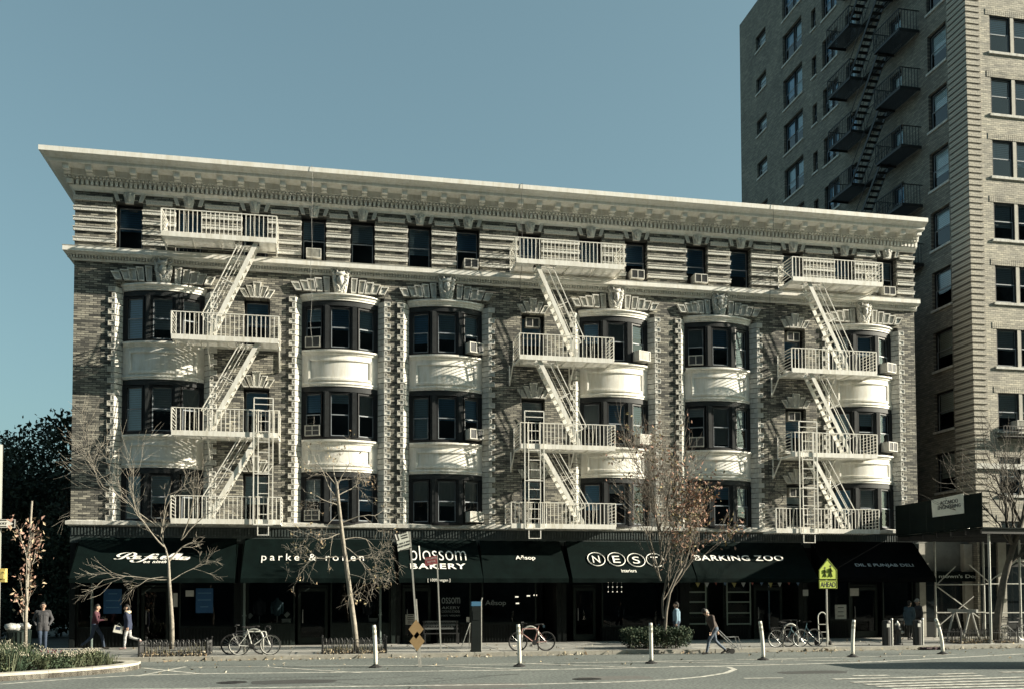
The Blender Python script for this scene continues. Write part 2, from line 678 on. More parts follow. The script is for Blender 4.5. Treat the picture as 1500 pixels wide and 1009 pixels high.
stripe.z = 0.004
GP = lambda x, y: P(x, y, Z=ROAD_Z)
stripe([GP(0, 1001.5), GP(100, 994), GP(200, 988.5), GP(300, 986), GP(500, 984), GP(780, 980.5), GP(950, 977), GP(1140, 973), GP(1260, 969.5), GP(1390, 963), GP(1500, 957)], 0.17)
stripe([GP(230, 1008.5), GP(500, 1005), GP(780, 1001.5), GP(900, 998.5), GP(980, 995), GP(1030, 990.5), GP(1064, 985), GP(1076, 980), GP(1068, 976.5), GP(1040, 975.5), GP(980, 975.5)], 0.16)
stripe([GP(-10, 1011), GP(230, 1008.5)], 0.16)
stripe([GP(280, 976.5), GP(480, 975), GP(640, 973.8), GP(800, 971), GP(960, 968), GP(1120, 965), GP(1400, 958)], 0.12)
for a, b_ in (((200, 990), (272, 976)), ((209, 978), (300, 987)), ((385, 976), (530, 985)), ((610, 973.5), (780, 981)), ((770, 971.5), (960, 978)), ((960, 969), (1150, 973)), ((1120, 965.5), (1300, 969))):
    stripe([GP(*a), GP(*b_)], 0.13, 'hatch_line')
stripe([GP(1090, 993.3), GP(1147, 992.6)], 0.16, 'dash_line')
for k, (xa, ya, xb, yb) in enumerate(((1249, 989.5, 1302, 988.8), (1221, 994.5, 1440, 989.4), (1248, 999.3, 1500, 991.5), (1268, 1002.5, 1520, 995.5), (1285, 1005.5, 1540, 999.5), (1308, 1008.8, 1560, 1003.0), (1376, 987.5, 1428, 985.9), (1466, 984.5, 1520, 984.0), (1330, 1012.5, 1580, 1007))):
    stripe([GP(xa, ya), GP(xb, yb)], 0.22, 'crossing_bar')
# tar seams and a drain patch in the asphalt
M_TAR = mat('tar_seam', (0.03, 0.03, 0.03), 0.6, 0.3)
m = MB()
for (xa, ya, xb, yb) in ((620, 992, 650, 993.5), (355, 993, 500, 990), (700, 990, 760, 987)):
    a, b_ = GP(xa, ya), GP(xb, yb)
    m.quad((a.x, a.y, ROAD_Z+0.003), (b_.x, b_.y, ROAD_Z+0.003), (b_.x, b_.y+0.08, ROAD_Z+0.003), (a.x, a.y+0.05, ROAD_Z+0.003))
m.build('tar_seam', M_TAR, road)
rr = random.Random(77)
for k, (xa, ya) in enumerate(((430, 998), (905, 992), (1190, 984), (700, 1004))):
    a = GP(xa, ya)
    m = MB()
    w_, h_ = rr.uniform(1.2, 2.6), rr.uniform(0.8, 1.6)
    n = 10
    i = 0
    m.v += [(a.x+w_/2*math.copysign(abs(math.cos(q*6.283/n))**0.5, math.cos(q*6.283/n))*rr.uniform(0.9, 1.1), a.y+h_/2*math.copysign(abs(math.sin(q*6.283/n))**0.5, math.sin(q*6.283/n))*rr.uniform(0.9, 1.1), ROAD_Z+0.0022+0.0002*k) for q in range(n)]
    m.face(tuple(range(n)))
    m.build('asphalt_patch', mat('asphalt_patch_%d' % (k % 2), ((0.05, 0.052, 0.05), (0.13, 0.128, 0.118))[k % 2], 0.9, 0.25, 8, 0.3, 60), road)
m = MB()
for k in range(9):
    x, y = rr.uniform(4, 24), rr.uniform(-20, -13)
    p = Vector((x, y, 0))
    d = rr.uniform(-0.4, 0.4)
    for q in range(14):
        d += rr.gauss(0, 0.35)
        q2 = p+Vector((math.cos(d), math.sin(d)*0.8, 0))*0.35
        nn = Vector((-(q2-p).y, (q2-p).x, 0)).normalized()*0.014
        m.quad((p.x-nn.x, p.y-nn.y, ROAD_Z+0.0032), (q2.x-nn.x, q2.y-nn.y, ROAD_Z+0.0032), (q2.x+nn.x, q2.y+nn.y, ROAD_Z+0.0032), (p.x+nn.x, p.y+nn.y, ROAD_Z+0.0032))
        p = q2
o = m.build('tar_crack', M_TAR, road)
o['kind'] = 'stuff'
for (xa, ya) in ((860, 994), (340, 999)):
    a = GP(xa, ya)
    m = MB()
    m.lathe([(0.38, 0), (0.38, 0.006), (0.33, 0.007), (0.33, 0.004), (0.30, 0.004), (0.30, 0.007)], (a.x, a.y, ROAD_Z), 24)
    m.build('manhole_cover', M_BLACK, road)

# ------------------------------------------------------------------ main apartment building
XL, XR = 0.62, 37.86
ZT = 18.25
BAYS = [4.02, 11.06, 15.53, 23.06, 27.96, 35.15]
HB = 1.57                       # half width of the bow window between its jambs
SING = [7.68, 19.33, 31.70]
TOPW = [2.67, 4.96, 7.57, 9.96, 11.98, 14.39, 16.47, 19.2, 21.96, 24.08, 26.96, 29.07, 31.66, 34.27, 36.48]
Z2, Z3, Z4 = 5.08, 8.60, 12.30   # window sills
bld = thing('apartment_building', 'five storey tan brick apartment block with white bow windows, quoins and deep cornice', 'building', (19.24, 6, 0))
BLDINV = INV[bld.name]


def wall_holes(mb, x0, x1, z0, z1, holes, y=0.0, depth=0.45):
    xs = sorted(set([x0, x1]+[v for h in holes for v in h[:2]]))
    zs = sorted(set([z0, z1]+[v for h in holes for v in h[2:]]))
    for i in range(len(xs)-1):
        for j in range(len(zs)-1):
            cx, cz = (xs[i]+xs[i+1])/2, (zs[j]+zs[j+1])/2
            if any(h[0] < cx < h[1] and h[2] < cz < h[3] for h in holes):
                continue
            mb.quad((xs[i], y, zs[j]), (xs[i+1], y, zs[j]), (xs[i+1], y, zs[j+1]), (xs[i], y, zs[j+1]))
    for a, b_, c, d in holes:
        y2 = y+depth
        mb.quad((a, y, c), (a, y, d), (a, y2, d), (a, y2, c))
        mb.quad((b_, y, c), (b_, y2, c), (b_, y2, d), (b_, y, d))
        mb.quad((a, y, d), (b_, y, d), (b_, y2, d), (a, y2, d))
        mb.quad((a, y, c), (a, y2, c), (b_, y2, c), (b_, y, c))


holes = []
for c in BAYS:
    holes.append((c-HB-0.26, c+HB+0.26, 5.03, 14.56))
SW = 0.52
for c in SING:
    for z in (Z2+0.02, Z3-0.02, Z4-0.02):
        holes.append((c-SW, c+SW, z, z+1.97))
for c in TOPW:
    holes.append((c-0.52, c+0.52, 15.99, 17.86))
mb = MB()
wall_holes(mb, XL, XR, 4.4, 18.6, holes)
mb.build('front_wall', M_BRICK, bld)
mb = MB()
mb.quad((XL, 0, 0), (XL, 0, 18.6), (XL, 22, 18.6), (XL, 22, 0))
mb.quad((XR, 0, 4.4), (XR, 22, 4.4), (XR, 22, 18.6), (XR, 0, 18.6))
mb.quad((XL, 22, 0), (XL, 22, 18.6), (XR, 22, 18.6), (XR, 22, 0))
mb.build('side_wall', M_BRICKS, bld)
mb = MB()
mb.quad((XL, 0.02, 18.9), (XR, 0.02, 18.9), (XR, 22, 18.9), (XL, 22, 18.9))
mb.build('roof', M_ROOF, bld)
mb = MB()                       # rooms behind the windows
mb.box(XL+0.05, 1.25, 4.5, XR-0.05, 1.35, 18.5)
for z in (4.45, 8.2, 11.9, 15.75):
    mb.box(XL+0.05, 0.5, z, XR-0.05, 1.3, z+0.1)
for c in (2.0, 6.3, 8.9, 13.3, 18.2, 20.6, 25.4, 30.6, 32.9):
    mb.box(c-0.05, 0.46, 4.5, c+0.05, 1.3, 18.5)
mb.build('room_partition', M_ROOM, bld)


def ybow(c, x, ye, ym):
    u = (x-c)/HB
    return ye+(ym-ye)*(1-u*u)


def bow_strip(mb, c, prof, n=30, half=HB):
    """sweep (offset outwards, z) profile along the bow"""
    i = len(mb.v)
    m = len(prof)
    for k in range(n+1):
        x = c-half+2*half*k/n
        y = ybow(c, x, 0.24, -0.22)
        for o, z in prof:
            mb.v.append((x, y-o, z))
    for k in range(n):
        for j in range(m-1):
            a = i+k*m+j
            mb.face((a, a+m, a+m+1, a+1))
    return i


# shared window meshes -------------------------------------------------
WCACHE = {}


def window_meshes(w_, h, split, kind):
    key = (round(w_, 2), round(h, 2), round(split, 2), kind)
    if key in WCACHE:
        return WCACHE[key]
    fr = MB()
    t = 0.05
    for x0, x1, z0, z1 in ((-w_/2, -w_/2+t, 0, h), (w_/2-t, w_/2, 0, h), (-w_/2+t, w_/2-t, h-0.07, h), (-w_/2+t, w_/2-t, 0, 0.05)):
        fr.box(x0, -0.02, z0, x1, 0.12, z1)
    sa = MB()
    zm = h*split
    s_ = 0.032
    a, b_ = -w_/2+t, w_/2-t
    for x0, x1, z0, z1, y in ((a, a+s_, 0.05, zm, 0.02), (b_-s_, b_, 0.05, zm, 0.02), (a+s_, b_-s_, 0.05, 0.09, 0.02), (a, b_, zm-0.02, zm+0.025, 0.015)):
        sa.box(x0, y, z0, x1, y+0.04, z1)
    for x0, x1, z0, z1, y in ((a, a+s_*0.7, zm+0.025, h-0.07, 0.055), (b_-s_*0.7, b_, zm+0.025, h-0.07, 0.055), (a, b_, h-0.10, h-0.07, 0.055)):
        sa.box(x0, y, z0, x1, y+0.035, z1)
    lo, up = MB(), MB()
    lo.quad((a, 0.04, 0.05), (b_, 0.04, 0.05), (b_, 0.04, zm), (a, 0.04, zm))
    up.quad((a, 0.075, zm), (b_, 0.075, zm), (b_, 0.075, h-0.07), (a, 0.075, h-0.07))
    WCACHE[key] = (fr.mesh('window', M_FRAME), sa.mesh('sash', M_SASH), lo.mesh('pane', M_GLASS), up.mesh('pane', M_GLASS))
    return WCACHE[key]


BCACHE = {}


def window(parent, x, y, z, w_, h, rz=0.0, split=0.5, blind=0.0, kind='a', curtain=False, inv=True, tone=None):
    fr, sa, lo, up = window_meshes(w_, h, split, kind)
    o = obj('window', fr, parent, (x, y, z), rz, world=inv)
    for n_, me in (('sash', sa), ('pane', lo), ('pane', up)):
        local(obj(n_, me), o)
    if blind > 0.02:
        bq = round(blind, 1) or 0.1
        if tone is None:
            tone = random.choice([0, 0, 1, 1, 2, 3])
        key = (round(w_, 2), round(h, 2), bq, curtain, tone)
        if key not in BCACHE:
            b_ = MB()
            a = w_/2-0.05
            if curtain:
                n = 24
                for k in range(n):
                    x0, x1 = -a+2*a*k/n, -a+2*a*(k+1)/n
                    y0, y1 = 0.16+0.025*(k % 2), 0.16+0.025*((k+1) % 2)
                    b_.quad((x0, y0, h*(1-bq)), (x1, y1, h*(1-bq)), (x1, y1, h-0.06), (x0, y0, h-0.06))
            else:
                n = max(2, int(h*bq/0.09))
                for k in range(n):
                    z0 = h-0.07-(h*bq)*(k+1)/n
                    z1 = h-0.07-(h*bq)*k/n
                    b_.quad((-a, 0.15, z0+0.004), (a, 0.15, z0+0.004), (a, 0.16, z1), (-a, 0.16, z1))
            BCACHE[key] = b_.mesh('blind' if not curtain else 'curtain', M_CURTAIN if curtain else M_BLINDS[tone])
        local(obj('curtain' if curtain else 'blind', BCACHE[key]), o)
    return o


# bow window bays ------------------------------------------------------
AIRCON = []
WN = ['left', 'middle', 'right']
rb = random.Random(5)
for bi, c in enumerate(BAYS):
    # top entablature over the fourth storey
    m = MB()
    bow_strip(m, c, [(-0.15, 14.30), (0.06, 14.30), (0.06, 14.36), (0.10, 14.38), (0.12, 14.46), (0.2, 14.50), (0.2, 14.56), (-0.25, 14.60)], half=HB+0.1)
    m.build('entablature', M_STONE, bld)
    for zi, (zb, zt) in enumerate(((10.72, 12.24), (7.16, 8.50))):
        m = MB()
        pz0, pz1 = zb+0.30, zt-0.42
        prof = [(-0.15, zb), (0.05, zb), (0.05, zb+0.07), (0.09, zb+0.09), (0.09, zb+0.13), (0.03, zb+0.17), (0.03, pz0), (0.03, pz0+0.01), (0.03, pz1), (0.03, zt-0.22), (0.08, zt-0.18), (0.10, zt-0.12), (0.18, zt-0.09), (0.18, zt-0.02), (-0.2, zt)]
        bow_strip(m, c, prof)
        sp = m.build('spandrel', M_STONE, bld)
        # raised frame of the sunk panel
        n = 16
        pw = HB*0.80
        for z0, z1 in ((pz0-0.05, pz0+0.03), (pz1-0.03, pz1+0.05)):
            f = MB()
            i = 0
            for k in range(n+1):
                x = c-pw+2*pw*k/n
                y = ybow(c, x, 0.24, -0.22)-0.03
                f.v += [(x, y, z0-0.02), (x, y-0.06, z0), (x, y-0.06, z1), (x, y, z1+0.02)]
            for k in range(n):
                for j in range(3):
                    a = k*4+j
                    f.face((a, a+4, a+5, a+1))
            local(f.build('panel_moulding', M_STONE), sp).matrix_parent_inverse = Matrix.Identity(4)
        for sgn in (-1, 1):
            f = MB()
            x = c+sgn*pw
            y = ybow(c, x, 0.24, -0.22)-0.03
            f.box(x-0.045, y-0.06, pz0-0.05, x+0.045, y+0.1, pz1+0.05)
            local(f.build('panel_moulding', M_STONE), sp)
    for fi, zs in enumerate((Z2, Z3, Z4)):
        zt = (7.16, 10.72, 14.30)[fi]
        hgt = zt-0.24-zs
        # dark lintel and sill board
        m = MB()
        bow_strip(m, c, [(-0.12, zt-0.22), (0.015, zt-0.22), (0.015, zt-0.02), (-0.12, zt-0.02)])
        m.build('lintel', M_MULL, bld)
        m = MB()
        bow_strip(m, c, [(-0.2, zs-0.10), (0.02, zs-0.10), (0.02, zs), (-0.2, zs)])
        m.build('sill', M_FRAME, bld)
        # mullion posts
        for ux in (-0.36, 0.36):
            x = c+ux*HB
            y = ybow(c, x, 0.24, -0.22)
            m = MB()
            m.box(x-0.13, y-0.03, zs, x+0.13, y+0.2, zt-0.22)
            m.box(x-0.06, y-0.07, zs, x+0.06, y-0.03, zt-0.22)
            m.build('mullion', M_MULL, bld)
        for sgn in (-1, 1):
            x = c+sgn*(HB-0.07)
            y = ybow(c, x, 0.24, -0.22)
            m = MB()
            m.box(x-0.08, y-0.02, zs, x+0.07, y+0.25, zt-0.22)
            m.build('frame_post', M_FRAME, bld)
        for wi, (ux, ww) in enumerate(((-0.695, 0.76), (0, 0.84), (0.695, 0.76))):
            x = c+ux*HB
            y = ybow(c, x, 0.24, -0.22)+0.06
            sl_ = math.atan2(2*0.46*ux/HB, 1)
            bl = rb.choice([0.3, 0.4, 0.5, 0.5, 0.5, 0.6, 0.7, 0.9, 0.9, 0.2])
            window(bld, x, y, zs, ww, hgt, sl_, 0.5, bl, curtain=(bi == 2 and fi == 0) or rb.random() < 0.12)

# single windows next to the fire escapes
for si, c in enumerate(SING):
    for fi, z in enumerate((Z2+0.02, Z3-0.02, Z4-0.02)):
        window(bld, c, 0.30, z, 2*SW-0.06, 1.94, 0, 0.5, rb.choice([0.4, 0.5, 0.6]), kind='s')
        m = MB()
        m.box(c-SW-0.08, -0.10, z-0.13, c+SW+0.08, 0.3, z)
        m.build('window_sill', M_STONE2, bld)
        # flat arch of five stones
        zb = z+1.99
        for k, (bx0, bx1, tx0, tx1, top) in enumerate(((-0.46, -0.27, -0.72, -0.50, 0.36), (-0.23, -0.08, -0.45, -0.22, 0.50), (-0.045, 0.045, -0.17, 0.17, 0.66), (0.08, 0.23, 0.22, 0.45, 0.50), (0.27, 0.46, 0.50, 0.72, 0.36))):
            m = MB()
            bx0, bx1 = bx0*1.1, bx1*1.1
            if k == 2:
                bx0, bx1 = -0.10, 0.10
            m.panel([(c+bx0, zb), (c+bx1, zb), (c+tx1, zb+top), (c+tx0, zb+top)], 0.02, -0.10, 0.045, 0.05)
            m.build('voussoir', M_STONE2, bld)

# top storey windows
for i, c in enumerate(TOPW):
    window(bld, c, 0.30, 15.99, 0.98, 1.84, 0, 0.5, rb.choice([0.4, 0.5, 0.5, 0.6]), kind='t')

# stone bands on the top-storey piers
edges = [XL]+[v for c in TOPW for v in (c-0.52, c+0.52)]+[XR]
for i in range(0, len(edges), 2):
    x0, x1 = edges[i], edges[i+1]
    for k, zc in enumerate((17.915, 17.50, 17.085, 16.675, 16.255)):
        e0 = 0.05 if i > 0 else 0.06
        if k == 0:
            xa, xb = x0+(0.12 if i > 0 else -0.05), x1-(0.12 if i < len(edges)-2 else -0.04)
        else:
            xa, xb = x0-0.012, x1+0.012
            if i == 0:
                xa -= 0.04
        m = MB()
        m.box(xa, -0.07, zc-0.075, xb, 0.05, zc+0.055)
        m.box(xa-0.015, -0.10, zc+0.055, xb+0.015, 0.05, zc+0.085)
        m.build('stone_band', M_BAND, bld)

# carved masks and splayed brackets over the top windows
m = MB()
m.panel([(-0.15, -0.02), (0.15, -0.02), (0.21, 0.28), (0.21, 0.42), (-0.21, 0.42), (-0.21, 0.28)], 0.05, -0.10)
m.ball((0, -0.13, 0.20), (0.12, 0.07, 0.15), 10, 8, 0.3, 2)
m.ball((-0.15, -0.10, 0.30), (0.07, 0.06, 0.08), 8, 6)
m.ball((0.15, -0.10, 0.30), (0.07, 0.06, 0.08), 8, 6)
m.ball((0, -0.12, 0.36), (0.10, 0.07, 0.05), 8, 6)
m.ball((0, -0.19, 0.19), (0.025, 0.03, 0.04), 6, 5)
mask_me = m.mesh('mask_keystone', M_STONE2)
bl_, br_ = MB(), MB()
bl_.panel([(-0.50, 0.06), (-0.36, 0.06), (-0.47, 0.42), (-0.63, 0.42)], 0.03, -0.09, 0.03, 0.03)
br_.panel([(0.36, 0.06), (0.50, 0.06), (0.63, 0.42), (0.47, 0.42)], 0.03, -0.09, 0.03, 0.03)
bl_me, br_me = bl_.mesh('splayed_bracket', M_STONE2), br_.mesh('splayed_bracket', M_STONE2)
for c in TOPW:
    obj('mask_keystone', mask_me, bld, (c, 0, 17.84))
    obj('splayed_bracket', bl_me, bld, (c, 0, 17.84))
    obj('splayed_bracket', br_me, bld, (c, 0, 17.84))

# arch stones and carved keystone over each bow
VS = [(-1.97, -1.60, 0.34, 0.13), (-1.63, -1.27, 0.43, 0.11), (-1.36, -1.00, 0.50, 0.09), (-1.05, -0.71, 0.57, 0.06), (-0.72, -0.40, 0.63, 0.02)]
vm = []
for x0, x1, h, sh in VS:
    for s in (-1, 1):
        m = MB()
        pts = [(x0+sh*0.6+0.06, 0), (x1+sh*0.6-0.05, 0), (x1-sh*0.5-0.035, h), (x0-sh*0.5+0.015, h)]
        if s > 0:
            pts = [(-x, z) for x, z in pts][::-1]
        m.panel(pts, 0.03, -0.13, 0.05, 0.06)
        vm.append(m.mesh('voussoir', M_STONE2))
rk = random.Random(3)
m = MB()
m.panel([(-0.26, 0), (0.26, 0), (0.36, 0.55), (0.38, 1.0), (-0.38, 1.0), (-0.36, 0.55)], 0.05, -0.22)
m.ball((0, -0.30, 0.55), (0.15, 0.15, 0.24), 12, 9, 0.25, 1)
m.ball((0, -0.46, 0.55), (0.035, 0.06, 0.07), 6, 5)
m.ball((0, -0.34, 0.80), (0.20, 0.14, 0.10), 10, 7, 0.5, 4)
for s in (-1, 1):
    pts = []
    for k in range(26):
        a = k*0.55
        r = 0.17-0.006*k
        pts.append((s*(0.27+r*math.cos(a)*0.9), -0.26-0.05*math.sin(k*0.3), 0.90+r*math.sin(a)))
    m.tube(pts, [0.055-0.0012*k for k in range(26)], 6)
    for k in range(7):
        z = 0.70-0.10*k
        m.ball((s*(0.26-0.02*k+rk.uniform(-0.03, 0.03)), -0.25, z), (0.10, 0.09, 0.075), 8, 6, 0.7, k+5)
    pts = [(s*(0.30-0.05*k+0.05*math.sin(k*1.3)), -0.30+0.02*math.cos(k), 0.62-0.11*k) for k in range(6)]
    m.tube(pts, [0.05, 0.06, 0.05, 0.06, 0.045, 0.03], 6)
for k in range(6):
    m.ball((rk.uniform(-0.12, 0.12), -0.28, 0.04+0.05*k), (0.09, 0.08, 0.06), 8, 6, 0.6, k+20)
key_me = m.mesh('carved_keystone', M_STONE2, True)
for c in BAYS:
    for me in vm:
        obj('voussoir', me, bld, (c, 0, 14.68))
    obj('carved_keystone', key_me, bld, (c, 0, 14.62)).scale = (0.92, 0.8, 0.98)

# quoins: long stones one by one, the short ones between them as one mesh
pl = 0.235


def quoin_poly(s, Lw, pr):
    pts = [(-Lw, -pr), (0, -pr), (0.255, 0.20), (0.255, 0.40), (-Lw, 0.40)]
    return [(s*x, y) for x, y in pts] if s > 0 else [(-x, y) for x, y in pts][::-1]


def quoin_mesh(side, Lw, pr, hh):
    m = MB()
    m.prism(quoin_poly(side, Lw, pr), 0, hh)
    # raised border on the face
    x0, x1 = (-Lw, 0) if side > 0 else (0, Lw)
    b_ = 0.035
    for a, c_, d, e in ((x0, x1, 0, b_), (x0, x1, hh-b_, hh), (x0, x0+b_, b_, hh-b_), (x1-b_, x1, b_, hh-b_)):
        m.box(a, -pr-0.028, d, c_, -pr+0.002, e)
    return m


for side in (1, -1):
    lm = quoin_mesh(side, 0.27, 0.055, 0.205).mesh('quoin', M_STONE2)
    for c in BAYS:
        x = c-side*(HB+0.255)
        for k in range(21):
            obj('quoin', lm, bld, (x, 0, 5.04+k*2*pl*0.974))
m = MB()
for side in (1, -1):
    for c in BAYS:
        x = c-side*(HB+0.255)
        for k in range(20):
            z = 5.04+(2*k+1)*pl*0.974
            q = quoin_mesh(side, 0.135, 0.045, 0.195)
            i = len(m.v)
            m.v += [(x+a, b_, z+d) for a, b_, d in q.v]
            m.f += [tuple(i+t_ for t_ in f) for f in q.f]
            m.mi += q.mi
m.build('short_quoin_course', M_STONE2, bld, kind='stuff')
# splayed jamb behind the quoins
for side in (1, -1):
    for c in BAYS:
        x = c-side*(HB+0.255)
        m = MB()
        poly = [(-0.05, 0.02), (0.0, 0.02), (0.235, 0.22), (0.235, 0.44), (-0.05, 0.44)]
        poly = [(x+side*a, b_) for a, b_ in poly]
        if side < 0:
            poly = poly[::-1]
        m.prism(poly, 5.03, 14.56)
        m.build('jamb', M_BRICK, bld)

# ------------------------------------------------------------------ cornices


def sweep(prof, mb, right=XR+0.08, back=6.0):
    """profile (out, z) along the front with a return at the left corner"""
    m = len(prof)
    i = len(mb.v)
    for o, z in prof:
        mb.v.append((right, -o, z))
    for o, z in prof:
        mb.v.append((XL-o, -o, z))
    for o, z in prof:
        mb.v.append((XL-o, back, z))
    for s in range(2):
        for j in range(m-1):
            a = i+s*m+j
            mb.face((a, a+1, a+m+1, a+m))
    mb.face(tuple(i+j for j in range(m)))
    mb.face(tuple(i+2*m+j for j in range(m))[::-1])


M_CORN = mat('cornice_paint', (0.81, 0.80, 0.755), 0.6, 0.06, 1.5, 0.1, 30, grime=0.15)
m = MB()
sweep([(-0.1, 18.20), (0.07, 18.20), (0.10, 18.27), (0.14, 18.30), (0.20, 18.36), (0.20, 18.385), (0.08, 18.39), (0.08, 18.58), (0.24, 18.60), (0.22, 18.61), (0.22, 18.705), (0.36, 18.72), (0.36, 18.96), (0.80, 19.0), (0.82, 19.02), (0.82, 19.13), (0.88, 19.15), (0.93, 19.20), (1.06, 19.26), (1.09, 19.28), (1.09, 19.47), (0.0, 19.52), (-0.1, 19.52)], m)
m.build('cornice', M_CORN, bld)
m = MB()
m.box(-0.115, -0.70, 18.80, 0.115, -0.3, 18.985)
m.box(-0.115, -0.50, 18.74, 0.115, -0.3, 18.80)
m.box(-0.13, -0.73, 18.955, 0.13, -0.3, 18.992)
mod_me = m.mesh('modillion', M_CORN)
nmod = 46
for k in range(nmod):
    obj('modillion', mod_me, bld, (XL-0.20+k*(XR+0.0-XL+0.08)/(nmod-1), 0, 0.0))
m = MB()
nd = 206
for k in range(nd):
    x = XL-0.24+k*(XR-XL+0.26)/(nd-1)
    m.box(x-0.05, -0.25, 18.40, x+0.05, -0.06, 18.592)
for k in range(260):
    x = XL-0.3+k*(XR-XL+0.34)/259
    m.box(x-0.045, -0.33, 18.625, x+0.045, -0.20, 18.70)
for k in range(24):
    y = -0.24+k*0.18
    m.box(XL-0.25, y-0.05, 18.40, XL-0.06, y+0.05, 18.592)
m.build('dentil_course', M_CORN, bld, kind='stuff')
m = MB()
sweep([(-0.02, 15.38), (0.06, 15.38), (0.10, 15.46), (0.03, 15.47), (0.03, 15.585), (0.20, 15.60), (0.24, 15.62), (0.26, 15.66), (0.36, 15.67), (0.36, 15.84), (0.38, 15.88), (0.0, 15.98), (-0.02, 15.98)], m, XR+0.10)
m.build('ledge', M_CORN, bld)
m = MB()
nd = 330
for k in range(nd):
    x = XL-0.20+k*(XR-XL+0.22)/(nd-1)
    m.box(x-0.030, -0.16, 15.475, x+0.030, -0.02, 15.595)
m.build('dentil_course', M_CORN, bld, kind='stuff')
m = MB()
sweep([(0.0, 4.80), (0.08, 4.82), (0.16, 4.86), (0.16, 5.0), (0.0, 5.05)], m, XR+0.05)
m.build('base_ledge', M_STONE2, bld)
# ribbed iron frieze under the base ledge
m = MB()
m.box(XL, -0.03, 4.15, XR, 0.05, 4.80)
k = 0
x = XL+0.06
while x < XR-0.05:
    m.box(x, -0.075, 4.45, x+0.05, -0.02, 4.78)
    x += 0.12
m.build('ribbed_frieze', mat('iron_frieze', (0.05, 0.065, 0.065), 0.55, 0.3, 3), bld)

# ------------------------------------------------------------------ fire escapes on the main front
FD = 1.35                        # platform depth


